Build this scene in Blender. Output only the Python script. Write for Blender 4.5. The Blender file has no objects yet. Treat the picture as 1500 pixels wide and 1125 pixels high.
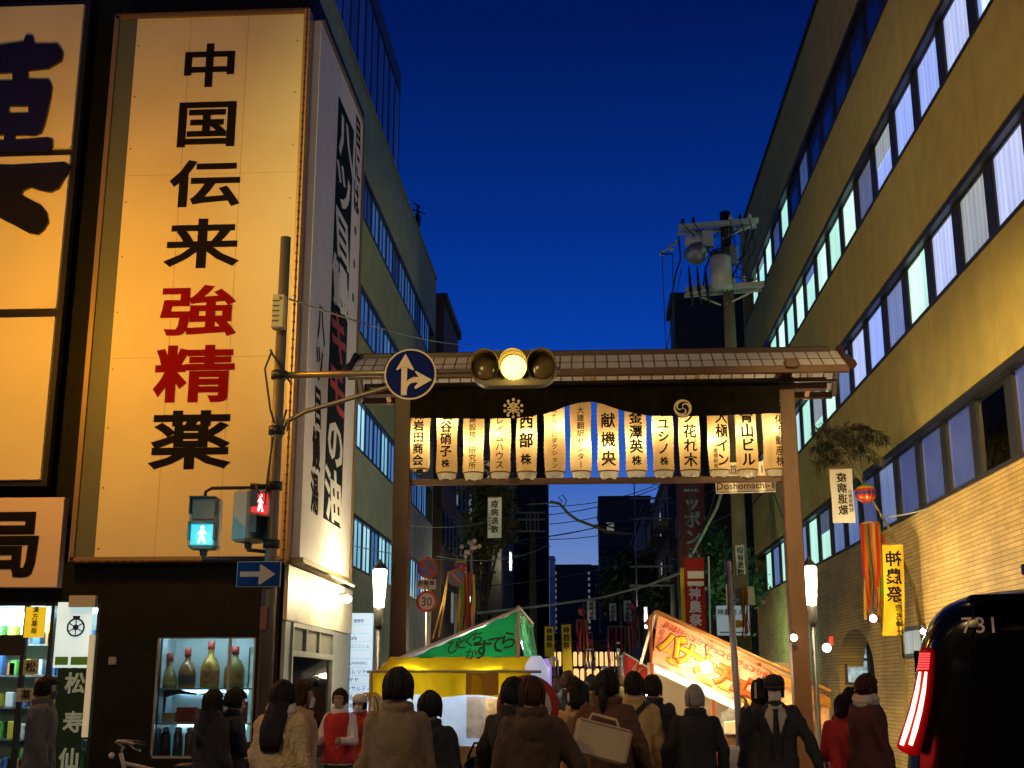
import bpy, math, random
from math import sin, cos, pi, radians as R, atan2, sqrt
from mathutils import Vector, Matrix, noise
random.seed(11)
S = bpy.context.scene
COL = S.collection

# ------------------------------------------------------------------ camera
CAMZ, FPX, VX, VY = 1.56, 1800.0, 862.0, 1006.0
PITCH = math.atan((VY - 562.5) / FPX)
YAW = -math.atan((750 - VX) / (FPX / cos(PITCH)))
cd = bpy.data.cameras.new('camera'); cam = bpy.data.objects.new('camera', cd); COL.objects.link(cam)
cd.sensor_width = 36; cd.lens = 36 * FPX / 1500; cd.clip_start = .05; cd.clip_end = 2000
cam.location = (0, 0, CAMZ); cam.rotation_euler = (R(90) + PITCH, 0, YAW)
S.camera = cam

# ------------------------------------------------------------------ sky at dusk
wd = bpy.data.worlds.new('World'); S.world = wd; wd.use_nodes = True
nt = wd.node_tree; N = nt.nodes; L = nt.links
geo = N.new('ShaderNodeNewGeometry'); sep = N.new('ShaderNodeSeparateXYZ'); mr = N.new('ShaderNodeMath')
mr.operation = 'MULTIPLY'; mr.inputs[1].default_value = -1
L.new(geo.outputs['Incoming'], sep.inputs[0]); L.new(sep.outputs[2], mr.inputs[0])
cr = N.new('ShaderNodeValToRGB'); L.new(mr.outputs[0], cr.inputs[0])
els = [(0.0, (.30, .36, .54)), (.08, (.165, .26, .52)), (.17, (.026, .115, .50)), (.27, (.002, .046, .38)), (.37, (.0008, .025, .22)), (.50, (.0005, .009, .10)), (1, (.0003, .004, .035))]
e = cr.color_ramp.elements
while len(e) < len(els): e.new(.5)
for q, (p, c) in zip(e, els): q.position = p; q.color = (*c, 1)
L.new(cr.outputs[0], N['Background'].inputs[0]); N['Background'].inputs[1].default_value = 1.0

S.view_settings.view_transform = 'Standard'; S.view_settings.look = 'None'
S.view_settings.exposure = 0; S.view_settings.gamma = 1
S.cycles.max_bounces = 5; S.cycles.diffuse_bounces = 2; S.cycles.glossy_bounces = 2
S.cycles.transparent_max_bounces = 12; S.cycles.transmission_bounces = 4
S.cycles.caustics_reflective = False; S.cycles.caustics_refractive = False
S.cycles.sample_clamp_indirect = 4
S.cycles.use_denoising = True

# ------------------------------------------------------------------ helpers
def ray(px, py):
    x = (px - 750) / FPX; y = (562.5 - py) / FPX
    fw = cos(PITCH) - y * sin(PITCH); up = sin(PITCH) + y * cos(PITCH)
    return Vector((x * cos(YAW) - fw * sin(YAW), x * sin(YAW) + fw * cos(YAW), up))
def P(px, py, Y):
    r = ray(px, py); return Vector((0, 0, CAMZ)) + r * (Y / r.y)
def PX(px, py, X):
    r = ray(px, py); return Vector((0, 0, CAMZ)) + r * (X / r.x)
V = lambda *a: Vector(a)

MATS = {}
def M(name, col=(.5, .5, .5), rough=.6, metal=0, emit=None, es=1.0, clear=0, var=0, vs=3.0, bump=0, bs=40.0, spec=.5, trans=0, wave=None, stretch=(1, 1, 1), dirt=0):
    if name in MATS: return MATS[name]
    m = bpy.data.materials.new(name); MATS[name] = m; m.use_nodes = True
    n = m.node_tree.nodes; l = m.node_tree.links; b = n['Principled BSDF']
    b.inputs['Base Color'].default_value = (*col, 1); b.inputs['Roughness'].default_value = rough
    b.inputs['Metallic'].default_value = metal; b.inputs['Specular IOR Level'].default_value = spec
    tc = n.new('ShaderNodeTexCoord'); mp = n.new('ShaderNodeMapping'); l.new(tc.outputs['Object'], mp.inputs[0]); mp.inputs['Scale'].default_value = stretch
    src = None
    if var:
        t = n.new('ShaderNodeTexNoise'); t.inputs['Scale'].default_value = vs; t.inputs['Detail'].default_value = 6
        l.new(mp.outputs[0], t.inputs[0])
        r = n.new('ShaderNodeMapRange'); r.inputs[1].default_value = .3; r.inputs[2].default_value = .7; r.inputs[3].default_value = 1 - var; r.inputs[4].default_value = 1 + var
        l.new(t.outputs[0], r.inputs[0]); src = r.outputs[0]
    if wave:   # (direction, scale, low, high): woven or pleated cloth
        w = n.new('ShaderNodeTexWave'); w.bands_direction = wave[0]; w.inputs['Scale'].default_value = wave[1]; w.inputs['Distortion'].default_value = 2.5; w.inputs['Detail'].default_value = 2
        l.new(mp.outputs[0], w.inputs[0])
        r2 = n.new('ShaderNodeMapRange'); r2.inputs[3].default_value = wave[2]; r2.inputs[4].default_value = wave[3]; l.new(w.outputs[1], r2.inputs[0])
        if src:
            mu = n.new('ShaderNodeMath'); mu.operation = 'MULTIPLY'; l.new(src, mu.inputs[0]); l.new(r2.outputs[0], mu.inputs[1]); src = mu.outputs[0]
        else: src = r2.outputs[0]
    if src:
        for tgt, c in (('Base Color', col), ('Emission Color', emit)):
            if c is None: continue
            x = n.new('ShaderNodeVectorMath'); x.operation = 'SCALE'; x.inputs[0].default_value = c; l.new(src, x.inputs['Scale']); l.new(x.outputs[0], b.inputs[tgt])
    elif emit is not None: b.inputs['Emission Color'].default_value = (*emit, 1)
    if emit is not None: b.inputs['Emission Strength'].default_value = es
    if bump:
        t = n.new('ShaderNodeTexNoise'); t.inputs['Scale'].default_value = bs; t.inputs['Detail'].default_value = 4; l.new(mp.outputs[0], t.inputs[0])
        bp = n.new('ShaderNodeBump'); bp.inputs['Strength'].default_value = bump; bp.inputs['Distance'].default_value = .02
        l.new(t.outputs[0], bp.inputs['Height']); l.new(bp.outputs[0], b.inputs['Normal'])
    if trans:
        tr = n.new('ShaderNodeBsdfTranslucent'); mx = n.new('ShaderNodeMixShader'); mx.inputs[0].default_value = trans
        tr.inputs[0].default_value = (*col, 1)
        if src: l.new(b.inputs['Base Color'].links[0].from_socket, tr.inputs[0])
        o = n['Material Output']; l.new(b.outputs[0], mx.inputs[1]); l.new(tr.outputs[0], mx.inputs[2]); l.new(mx.outputs[0], o.inputs[0])
        if clear:
            tp = n.new('ShaderNodeBsdfTransparent'); m2 = n.new('ShaderNodeMixShader'); m2.inputs[0].default_value = clear; tp.inputs[0].default_value = (*col, 1)
            l.new(mx.outputs[0], m2.inputs[1]); l.new(tp.outputs[0], m2.inputs[2]); l.new(m2.outputs[0], o.inputs[0])
    return m
def glassmat(name, tint=(.8, .9, .95), clear=.8, rough=.03):
    if name in MATS: return MATS[name]
    m = bpy.data.materials.new(name); MATS[name] = m; m.use_nodes = True
    n = m.node_tree.nodes; l = m.node_tree.links; n.remove(n['Principled BSDF'])
    t = n.new('ShaderNodeBsdfTransparent'); t.inputs[0].default_value = (*tint, 1)
    g = n.new('ShaderNodeBsdfGlossy'); g.inputs['Roughness'].default_value = rough
    f = n.new('ShaderNodeFresnel'); f.inputs[0].default_value = 1.5
    a = n.new('ShaderNodeMath'); a.operation = 'ADD'; a.inputs[1].default_value = (1 - clear) * .35; l.new(f.outputs[0], a.inputs[0])
    x = n.new('ShaderNodeMixShader'); l.new(a.outputs[0], x.inputs[0]); l.new(t.outputs[0], x.inputs[1]); l.new(g.outputs[0], x.inputs[2]); l.new(x.outputs[0], n['Material Output'].inputs[0])
    return m
def tilemat(name, col, col2, mortar, bw, bh, axis='YZ', var=.12):
    if name in MATS: return MATS[name]
    m = M(name, col, .65); n = m.node_tree.nodes; l = m.node_tree.links; b = n['Principled BSDF']
    tc = n.new('ShaderNodeTexCoord'); s = n.new('ShaderNodeSeparateXYZ'); c = n.new('ShaderNodeCombineXYZ'); l.new(tc.outputs['Object'], s.inputs[0])
    l.new(s.outputs[1 if axis == 'YZ' else 0], c.inputs[0]); l.new(s.outputs[2], c.inputs[1])
    k = n.new('ShaderNodeTexBrick'); k.inputs['Scale'].default_value = 1; k.inputs['Brick Width'].default_value = bw; k.inputs['Row Height'].default_value = bh
    k.inputs['Mortar Size'].default_value = bh * .09; k.inputs['Mortar Smooth'].default_value = .3
    k.inputs['Color1'].default_value = (*col, 1); k.inputs['Color2'].default_value = (*col2, 1); k.inputs['Mortar'].default_value = (*mortar, 1)
    l.new(c.outputs[0], k.inputs[0])
    t = n.new('ShaderNodeTexNoise'); t.inputs['Scale'].default_value = 1.3; t.inputs['Detail'].default_value = 8; l.new(tc.outputs['Object'], t.inputs[0])
    r = n.new('ShaderNodeMapRange'); r.inputs[1].default_value = .3; r.inputs[2].default_value = .7; r.inputs[3].default_value = 1 - var; r.inputs[4].default_value = 1 + var; l.new(t.outputs[0], r.inputs[0])
    x = n.new('ShaderNodeVectorMath'); x.operation = 'SCALE'; l.new(k.outputs[0], x.inputs[0]); l.new(r.outputs[0], x.inputs['Scale']); l.new(x.outputs[0], b.inputs['Base Color'])
    bp = n.new('ShaderNodeBump'); bp.inputs['Strength'].default_value = .6; bp.inputs['Distance'].default_value = .01; bp.invert = True
    l.new(k.outputs[1], bp.inputs['Height']); l.new(bp.outputs[0], b.inputs['Normal'])
    return m

class MB:
    def __init__(s): s.v = []; s.f = []
    def add(s, vs, fs):
        o = len(s.v); s.v += [tuple(v) for v in vs]; s.f += [tuple(i + o for i in f) for f in fs]; return s
    def box(s, x0, x1, y0, y1, z0, z1):
        return s.add([(x0, y0, z0), (x1, y0, z0), (x1, y1, z0), (x0, y1, z0), (x0, y0, z1), (x1, y0, z1), (x1, y1, z1), (x0, y1, z1)],
                     [(3, 2, 1, 0), (4, 5, 6, 7), (0, 1, 5, 4), (1, 2, 6, 5), (2, 3, 7, 6), (3, 0, 4, 7)])
    def obox(s, c, u, v, w):      # centre and three half-axes
        c, u, v, w = map(Vector, (c, u, v, w))
        return s.add([c - u - v - w, c + u - v - w, c + u + v - w, c - u + v - w, c - u - v + w, c + u - v + w, c + u + v + w, c - u + v + w],
                     [(3, 2, 1, 0), (4, 5, 6, 7), (0, 1, 5, 4), (1, 2, 6, 5), (2, 3, 7, 6), (3, 0, 4, 7)])
    def bbox(s, x0, x1, y0, y1, z0, z1, b=.01):   # box with bevelled vertical and horizontal edges
        rings = []
        for z, i in ((z0, b), (z0 + b, 0), (z1 - b, 0), (z1, b)):
            ring = []
            for (cx, sx), (cy, sy) in (((x0, 1), (y0, 1)), ((x1, -1), (y0, 1)), ((x1, -1), (y1, -1)), ((x0, 1), (y1, -1))):
                a = (cx + sx * (i + b), cy + sy * i, z); c = (cx + sx * i, cy + sy * (i + b), z)
                ring += [c, a] if sx * sy > 0 else [a, c]
            rings.append(ring)
        return s.rings(rings)
    def rings(s, rings, cap=True, closed=True):
        n = len(rings[0]); o = len(s.v)
        for r in rings: s.v += [tuple(p) for p in r]
        for i in range(len(rings) - 1):
            for j in range(n if closed else n - 1):
                k = (j + 1) % n
                s.f.append((o + i * n + j, o + i * n + k, o + (i + 1) * n + k, o + (i + 1) * n + j))
        if cap:
            s.f.append(tuple(o + j for j in reversed(range(n)))); s.f.append(tuple(o + (len(rings) - 1) * n + j for j in range(n)))
        return s
    def tube(s, pts, r, n=8, cap=True, flat=None):
        pts = [Vector(p) for p in pts]; rr = r if isinstance(r, (list, tuple)) else [r] * len(pts)
        prev = None; rings = []
        for i, p in enumerate(pts):
            d = (pts[min(i + 1, len(pts) - 1)] - pts[max(i - 1, 0)])
            d = d.normalized() if d.length > 1e-9 else Vector((0, 0, 1))
            a = prev if prev is not None else (Vector((1, 0, 0)) if abs(d.x) < .9 else Vector((0, 1, 0)))
            a = (a - d * a.dot(d)).normalized(); b = d.cross(a); prev = a
            k = flat or 1
            rings.append([p + a * cos(2 * pi * j / n) * rr[i] + b * sin(2 * pi * j / n) * rr[i] * k for j in range(n)])
        return s.rings(rings, cap)
    def lathe(s, prof, c=(0, 0, 0), n=20, cap=True):
        c = Vector(c)
        return s.rings([[c + Vector((r * cos(2 * pi * j / n), r * sin(2 * pi * j / n), z)) for j in range(n)] for r, z in prof], cap)
    def ell(s, c, r, n=12, m=8, rot=None):
        c = Vector(c); rings = []
        for i in range(1, m):
            a = -pi / 2 + pi * i / m; ring = []
            for j in range(n):
                p = Vector((r[0] * cos(a) * cos(2 * pi * j / n), r[1] * cos(a) * sin(2 * pi * j / n), r[2] * sin(a)))
                ring.append(c + (rot @ p if rot else p))
            rings.append(ring)
        o = len(s.v); s.rings(rings, False)
        q = Vector((0, 0, r[2])); q = rot @ q if rot else q
        s.v += [tuple(c - q), tuple(c + q)]; b = o + n * (m - 1)
        for j in range(n):
            s.f.append((b, o + (j + 1) % n, o + j)); s.f.append((b + 1, o + (m - 2) * n + j, o + (m - 2) * n + (j + 1) % n))
        return s
    def prism(s, poly, o, u, v, d):   # 2-D outline on plane o,u,v extruded by vector d
        o, u, v, d = map(Vector, (o, u, v, d))
        a = [o + u * x + v * y for x, y in poly]
        return s.rings([a, [p + d for p in a]])
    def sheet(s, fn, nu, nv):
        o = len(s.v)
        for i in range(nu + 1):
            for j in range(nv + 1): s.v.append(tuple(fn(i / nu, j / nv)))
        for i in range(nu):
            for j in range(nv):
                a = o + i * (nv + 1) + j; s.f.append((a, a + nv + 1, a + nv + 2, a + 1))
        return s
    def disc(s, c, u, v, r, d, n=28, r0=0):
        c, u, v, d = map(Vector, (c, u, v, d)); A = [c + (u * cos(2 * pi * j / n) + v * sin(2 * pi * j / n)) * r for j in range(n)]
        if not r0: return s.rings([A, [p + d for p in A]])
        B = [c + (u * cos(2 * pi * j / n) + v * sin(2 * pi * j / n)) * r0 for j in range(n)]
        o = len(s.v); s.v += [tuple(p) for p in A + [p + d for p in A] + B + [p + d for p in B]]
        for j in range(n):
            k = (j + 1) % n
            s.f += [(o + j, o + k, o + n + k, o + n + j), (o + n + j, o + n + k, o + 3 * n + k, o + 3 * n + j), (o + 3 * n + j, o + 3 * n + k, o + 2 * n + k, o + 2 * n + j), (o + 2 * n + j, o + 2 * n + k, o + k, o + j)]
        return s

WL = {}
def wl(o): return WL.get(o.name, Vector((0, 0, 0)))
def props(o, label=None, cat=None, group=None, kind=None):
    for k, v in (('label', label), ('category', cat), ('group', group), ('kind', kind)):
        if v: o[k] = v
    return o
def thing(name, label, cat, loc=(0, 0, 0), group=None, rz=0):
    o = bpy.data.objects.new(name, None); COL.objects.link(o); o.location = loc; o.empty_display_size = .1
    o.rotation_euler = (0, 0, rz); WL[o.name] = Vector(loc); return props(o, label, cat, group)
def build(mb, name, mat, parent=None, smooth=False, local=False, org=None):
    m = bpy.data.meshes.new(name)
    off = Vector((0, 0, 0)) if local else (wl(parent) if parent else Vector(org or (0, 0, 0)))
    vs = mb.v if not off.length else [(x - off.x, y - off.y, z - off.z) for x, y, z in mb.v]
    m.from_pydata(vs, [], mb.f); m.validate()
    if smooth: m.polygons.foreach_set('use_smooth', [True] * len(m.polygons))
    return link(m, name, mat, parent, off if not parent else None)
def link(m, name, mat, parent=None, loc=None):
    if mat:
        m.materials.clear()
        for q in (mat if isinstance(mat, (list, tuple)) else [mat]): m.materials.append(q)
    o = bpy.data.objects.new(name, m); COL.objects.link(o)
    if parent: o.parent = parent; WL[o.name] = wl(parent)
    elif loc is not None: o.location = loc; WL[o.name] = Vector(loc)
    return o
def solo(mb, name, mat, label, cat, org=None, smooth=False, group=None, kind=None):
    if org is None:
        zs = [v[2] for v in mb.v]; n = len(mb.v); org = (sum(v[0] for v in mb.v) / n, sum(v[1] for v in mb.v) / n, min(zs))
    return props(build(mb, name, mat, None, smooth, org=org), label, cat, group, kind)
def struct(mb, name, mat, kind='structure'): return props(build(mb, name, mat), kind=kind)
KIDS = {}
def copy_tree(o, loc=None, rz=None, parent=None, **kw):
    c = o.copy(); COL.objects.link(c)
    if parent: c.parent = parent
    if loc is not None: c.location = loc; WL[c.name] = Vector(loc)
    if rz is not None: c.rotation_euler.z = rz
    for ch in o.children: copy_tree(ch, parent=c)
    return props(c, **kw)
WORK = bpy.data.scenes.new('work')   # an empty scene in which modifiers are applied; removed at the end
def work_eval(o):
    WORK.collection.objects.link(o); WORK.view_layers[0].update()
    return bpy.data.meshes.new_from_object(o.evaluated_get(WORK.view_layers[0].depsgraph))
def evalmesh(mb, mods):
    m = bpy.data.meshes.new('tmp'); m.from_pydata(mb.v, [], mb.f); o = bpy.data.objects.new('tmp', m)
    for ty, kw in mods:
        q = o.modifiers.new('m', ty)
        for k, v in kw.items(): setattr(q, k, v)
    r = work_eval(o)
    bpy.data.objects.remove(o); bpy.data.meshes.remove(m); return r

# lettering: flat outlines of the built-in font laid onto a surface
GLYPHS = {}
def glyph(ch, bold):
    k = (ch, round(bold, 3))
    if k not in GLYPHS:
        cu = bpy.data.curves.new('t', 'FONT'); cu.body = ch; cu.size = 1; cu.align_x = 'CENTER'; cu.resolution_u = 2
        cu.extrude = .01; cu.bevel_depth = bold; cu.bevel_resolution = 0
        o = bpy.data.objects.new('t', cu); m = work_eval(o)
        zs = [v.co.z for v in m.vertices] or [0]; zm = max(zs) or 1
        GLYPHS[k] = ([(v.co.x, v.co.y, v.co.z / zm) for v in m.vertices], [tuple(p.vertices) for p in m.polygons])
        bpy.data.objects.remove(o); bpy.data.curves.remove(cu); bpy.data.meshes.remove(m)
    return GLYPHS[k]
def put(mb, ch, c, u, v, size, bold=.02, depth=.003, sx=1, shear=0, rot=0):
    c, u, v = Vector(c), Vector(u).normalized(), Vector(v).normalized(); n = u.cross(v); vs, fs = glyph(ch, bold)
    yc = .36
    if ch == 'ー' and rot == 0: pass
    out = []
    for x, y, z in vs:
        y -= yc; x += shear * y
        if rot: x, y = x * cos(rot) - y * sin(rot), x * sin(rot) + y * cos(rot)
        out.append(c + u * x * size * sx + v * y * size + n * (z + 1) * depth * .5)
    return mb.add(out, fs)
def vtext(mb, txt, top, u, v, size, bold=.02, gap=1.05, sx=1, depth=.003, shear=0):
    top = Vector(top); v = Vector(v).normalized()
    for i, ch in enumerate(txt):
        if ch == ' ': continue
        put(mb, ch, top - v * size * (gap * i + .5), u, v, size, bold, depth, sx, shear, rot=-pi / 2 if ch in 'ー-' else 0)
    return mb
def htext(mb, txt, c, u, v, size, bold=.02, depth=.003, sx=1): return put(mb, txt, c, u, v, size, bold, depth, sx)
# ------------------------------------------------------------------ materials shared by several things
WARM = (1, .62, .22); CONC = (.34, .33, .27)
m_steel = M('galvanised_steel', (.35, .35, .34), .45, .7, var=.2, vs=8, bump=.15)
m_dark = M('dark_metal', (.025, .025, .028), .45, .3, var=.2)
m_black = M('black_paint', (.012, .012, .013), .4)
m_white = M('white_paint', (.75, .75, .73), .5, var=.06)
m_ink = M('black_lettering', (.010, .009, .010), .85, spec=.08)
m_inkred = M('red_lettering', (.22, .004, .006), .85, spec=.08)
m_navy = M('navy_lettering', (.02, .02, .12), .5)
m_wire = M('cable_rubber', (.02, .02, .02), .6)
m_brown = M('reddish_brown_painted_timber', (.060, .020, .010), .5, var=.25, vs=5, bump=.2, bs=60, stretch=(1, 1, .2))

# ------------------------------------------------------------------ ground
g = MB().box(-300, 300, -60, 700, -.3, -.02); struct(g, 'ground', M('ground_dirt', (.06, .058, .055), .9, var=.2))
r = MB().box(-4.4, 4.4, 12.6, 420, -.02, 0); r.box(-200, 200, -14, 12.6, -.02, 0)
struct(r, 'road', M('asphalt', (.05, .05, .052), .75, var=.25, vs=2.5, bump=.5, bs=180))
m_pave = tilemat('pavement_slabs', (.22, .21, .2), (.26, .25, .23), (.09, .09, .085), .4, .4, 'XZ')
for x0, x1, y0 in ((-6.4, -4.4, 16), (4.4, 5.8, 13)):
    struct(MB().bbox(x0, x1, y0, 420, -.02, .13, .02), 'pavement', M('pavement_concrete', (.25, .24, .22), .85, var=.15, vs=4, bump=.4, bs=90))
struct(MB().bbox(-60, -4.4, 13.0, 16, -.02, .13, .02), 'pavement', MATS['pavement_concrete'])
ln = MB()
for k in range(9): ln.box(-3.6 + k * .9, -3.15 + k * .9, 9.2, 12.2, 0, .004)
struct(ln, 'crossing_marking', M('road_paint', (.7, .7, .68), .7, var=.2, vs=20))

# ------------------------------------------------------------------ street lamps on the avenue behind and beside the viewer; globe lamps and floods are added
def lamp_light(loc, power, col, r=.15, parent=None):
    l = bpy.data.lights.new('lamp_light', 'POINT'); l.energy = power; l.color = col; l.shadow_soft_size = r
    o = bpy.data.objects.new('lamp_light', l); COL.objects.link(o); o.location = loc
    if parent: o.parent = parent; o.location = Vector(loc) - wl(parent)
    return o
def avenue_lamp(x, y, h, ax, ay, power, col, label):
    t = thing('street_lamp', label, 'street lamp', (x, y, 0), 'street lamps along the avenue')
    build(MB().lathe([(.14, 0), (.14, .4), (.09, .5), (.06, h)], (x, y, 0), 12), 'pole', m_steel, t, True)
    d = Vector((ax, ay, 0)); e = Vector((x, y, h)) + d
    build(MB().tube([(x, y, h - .2), Vector((x, y, h + .25)) + d * .3, e + V(0, 0, .3)], .04), 'arm', m_steel, t, True)
    build(MB().ell(e + V(0, 0, .3), (.32, .2, .1), 16, 8), 'lamp_head', m_steel, t, True)
    build(MB().ell(e + V(0, 0, .2), (.24, .15, .06), 16, 8), 'lamp_glass', M('lamp_glass_warm', (1, .7, .4), .4, emit=(1, .6, .25), es=12), t, True)
    lamp_light(e + V(0, 0, -.05), power, col, .2, t)
avenue_lamp(-9.6, 11.4, 7.0, 2.3, 1.6, 720, (1, .395, .006), 'orange sodium street lamp beside the pharmacy sign boards')
avenue_lamp(-7, -6, 9.0, 1.6, .5, 1050, (1, .68, .28), 'tall warm street lamp across the avenue opposite the festival gate')
avenue_lamp(3.9, 9.5, 8.2, -2.6, 0, 25, (1, .62, .2), 'warm street lamp on the pavement corner whose arm reaches over the van')
def added_crowd_lamp(x, y, h, power, col, label):  # globe lamps put in out of view to light the crowd from behind
    t = thing('added_crowd_lamp', label, 'street lamp', (x, y, 0), 'added low pavement lamps by the crossing'); build(MB().lathe([(.09, 0), (.09, .3), (.05, .36), (.045, h - .2)], (x, y, 0), 12), 'pole', m_dark, t, True)
    build(MB().ell((x, y, h), (.2, .2, .2), 18, 12), 'globe', M('globe_glass_warm', (1, .9, .75), .4, emit=(1, .8, .5), es=8), t, True); build(MB().lathe([(.1, h - .22), (.12, h - .16)], (x, y, 0), 12), 'collar', m_dark, t); lamp_light((x + (.3 if x < 0 else -.3), y, h), power, col, .15, t)
added_crowd_lamp(-4.6, 5.2, 4.0, 150, (1, .78, .5), 'unseen low globe lamp added to light the crowd, pharmacy side of the crossing')
added_crowd_lamp(4.9, 6.4, 4.0, 120, (1, .78, .48), 'unseen low globe lamp added to light the crowd, office side of the crossing')
l = bpy.data.lights.new('lamp_light', 'SPOT'); l.energy = 9500; l.color = (1, .68, .22); l.shadow_soft_size = .2; l.spot_size = R(52); l.spot_blend = .9
o = bpy.data.objects.new('lamp_light', l); COL.objects.link(o); t = [q for q in COL.objects if q.get('label', '').endswith('reaches over the van')][0]; o.parent = t; o.location = V(1.3, 9.55, 8.3) - wl(t); o.rotation_euler = (V(5.6, 18.5, 2.6) - V(1.3, 9.55, 8.3)).to_track_quat('-Z', 'Y').to_euler()

def flood(x, y, h, aim, power, col, ang, label):  # masts added out of view to brighten the two office fronts
    t = thing('added_floodlight_mast', label, 'floodlight', (x, y, 0)); d = (Vector(aim) - V(x, y, h)).normalized()
    build(MB().lathe([(.16, 0), (.16, .5), (.10, .6), (.08, h)], (x, y, 0), 12), 'pole', m_steel, t, True)
    u_ = d.cross(V(0, 0, 1)).normalized(); w_ = u_.cross(d); c = V(x, y, h + .2)
    build(MB().obox(c - d * .16, u_ * .3, w_ * .22, d * .12), 'lamp_head', m_dark, t); build(MB().obox(c - d * .03, u_ * .27, w_ * .19, d * .006), 'lamp_glass', M('flood_glass', (1, .9, .7), .3, emit=(1, .8, .45), es=20), t)
    l = bpy.data.lights.new('flood_light', 'SPOT'); l.energy = power; l.color = col; l.shadow_soft_size = .25; l.spot_size = R(ang); l.spot_blend = .6
    o = bpy.data.objects.new('flood_light', l); COL.objects.link(o); o.parent = t; o.location = c + d * .05 - wl(t); o.rotation_euler = d.to_track_quat('-Z', 'Y').to_euler()
flood(-14, -8, 12, (5.6, 24.5, 6.5), 12500, (1, .77, .25), 26, 'unseen floodlight mast added across the avenue to brighten the tan office block')
flood(14, -8, 12, (-6.2, 43, 10), 21000, (1, .90, .36), 19, 'unseen floodlight mast added across the avenue to brighten the olive office block')
# the far side of the avenue, behind the viewer
for i, (x0, x1, y0, h, lb) in enumerate(((-60, -24, -34, 26, 'broad dark office block across the avenue on the pharmacy side'), (-23, 2, -36, 31, 'tall dark office block across the avenue facing the festival gate'), (3, 27, -33, 24, 'dark office block across the avenue facing the tan office block'), (28, 64, -36, 29, 'wide dark office block across the avenue at the far right'))):
    t = thing('office_building', lb, 'building', ((x0 + x1) / 2, y0, 0)); build(MB().box(x0, x1, y0, y0 + 14, 0, h), 'wall', M('avenue_facade', (.10, .095, .085), .8, var=.15), t)
    for k in range(int((x1 - x0) / 3)):
        for z in range(4, int(h) - 2, 4): build(MB().box(x0 + .6 + k * 3, x0 + 2.6 + k * 3, y0 + 14.002, y0 + 14.06, z, z + 1.9), 'window', M('avenue_window', (.01, .012, .02), .1) if (k * 5 + z) % 7 else M('avenue_window_lit', (.3, .3, .25), .3, emit=(.5, .45, .3), es=1), t)
# ------------------------------------------------------------------ right hand office building
RX = 5.6; YE = 41.5; Y0 = 13.2
SILL = [4.45, 7.52, 10.59, 13.66]; WH = 1.33; ROOF = 17.15
ro = thing('office_building', 'tan four storey office block with long bands of lit windows over a tiled ground floor', 'building', (RX + 5, 27, 0))
m_body = M('building_core', (.05, .05, .05), .9)
m_pan = M('tan_concrete_panel', (.365, .285, .085), .85, var=.11, vs=2.2, bump=.5, bs=70)
m_tile = tilemat('tan_wall_tiles', (.56, .39, .15), (.44, .30, .105), (.15, .10, .04), .60, .068, var=.2)
b = MB().box(RX + .55, RX + 12, Y0, YE, 6.2, ROOF - .05); b.box(RX + .55, RX + 12, 24.4, 25.1, 0, 6.2); b.box(RX + .55, RX + 12, 28.6, YE, 0, 6.2); b.box(RX + 1.8, RX + 12, 25.1, 28.6, 0, 6.2); b.box(RX + .55, RX + 1.8, 25.1, 28.6, 2.76, 6.2); b.box(RX + 6, RX + 12, Y0, 24.4, 0, 6.2)
build(b, 'wall', m_body, ro)
EY0, EY1, EH = 25.1, 28.6, 2.75
gw = MB().box(RX, RX + .54, Y0, EY0, 0, SILL[0]); gw.box(RX, RX + .54, EY1, YE, 0, SILL[0])
ym = (EY0 + EY1) / 2; arc = [(EY0, EH - .9)] + [(ym - (EY1 - EY0) / 2 * cos(pi * k / 14), EH - .9 + .9 * sin(pi * k / 14)) for k in range(1, 14)] + [(EY1, EH - .9)]
for (a, za), (c, zc) in zip(arc, arc[1:]): gw.prism([(a, za), (c, zc), (c, SILL[0]), (a, SILL[0])], (RX, 0, 0), (0, 1, 0), (0, 0, 1), (.54, 0, 0))
build(gw, 'ground_floor_wall', m_tile, ro)
bands = [(SILL[i] + WH, SILL[i + 1]) for i in range(3)] + [(SILL[3] + WH, ROOF)]
MOD = 1.58
for z0, z1 in bands:
    y = Y0
    while y < YE - .1:
        y1 = min(y + MOD * 2, YE); build(MB().box(RX, RX + .56, y + .014, y1 - .014, z0, z1), 'panel', m_pan, ro); y = y1
build(MB().box(RX - .06, RX + .6, Y0, YE, ROOF, ROOF + .1), 'coping', m_dark, ro)
sl = MB()
for s in SILL: sl.box(RX - .025, RX + .5, Y0, YE, s - .03, s + .02); sl.box(RX + .02, RX + .5, Y0, YE, s + WH - .1, s + WH + .002)
build(sl, 'sill', m_dark, ro)
build(MB().box(RX + .02, RX + 12, YE + .002, YE + .25, 0, ROOF), 'end_wall', m_pan, ro)
# windows: frame with a dark pier, and a pane
def lit(name, c, es=1.0, lo=.84, hi=1.06): return M(name, (.4, .45, .45), .12, emit=c, es=es, var=.38, vs=1.1, wave=('Y', 1.7, lo, hi), stretch=(1, 1, .22))
PANES = {'t': lit('curtain_lit_teal', (.40, .78, .66)), 'w': lit('curtain_lit_white', (.62, .95, .80)), 'b': lit('curtain_lit_blue', (.24, .36, .88), .9),
         'l': lit('curtain_lit_lavender', (.40, .49, .86), .9), 'd': lit('curtain_dim_blue', (.018, .035, .11)), 'k': M('dark_pane', (.004, .006, .014), .06, emit=(.001, .003, .02), es=1),
         'z': M('blue_blind_pane', (.04, .05, .08), .12, emit=(.045, .058, .17), es=1, var=.3, vs=.8, wave=('Z', 13, .8, 1.1)), 'g': lit('curtain_dim_grey', (.19, .23, .27)), 'm': lit('curtain_mid_blue', (.06, .11, .30))}
fr = MB(); fr.box(.12, .42, 0, .30, 0, WH - .1)              # pier
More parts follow.
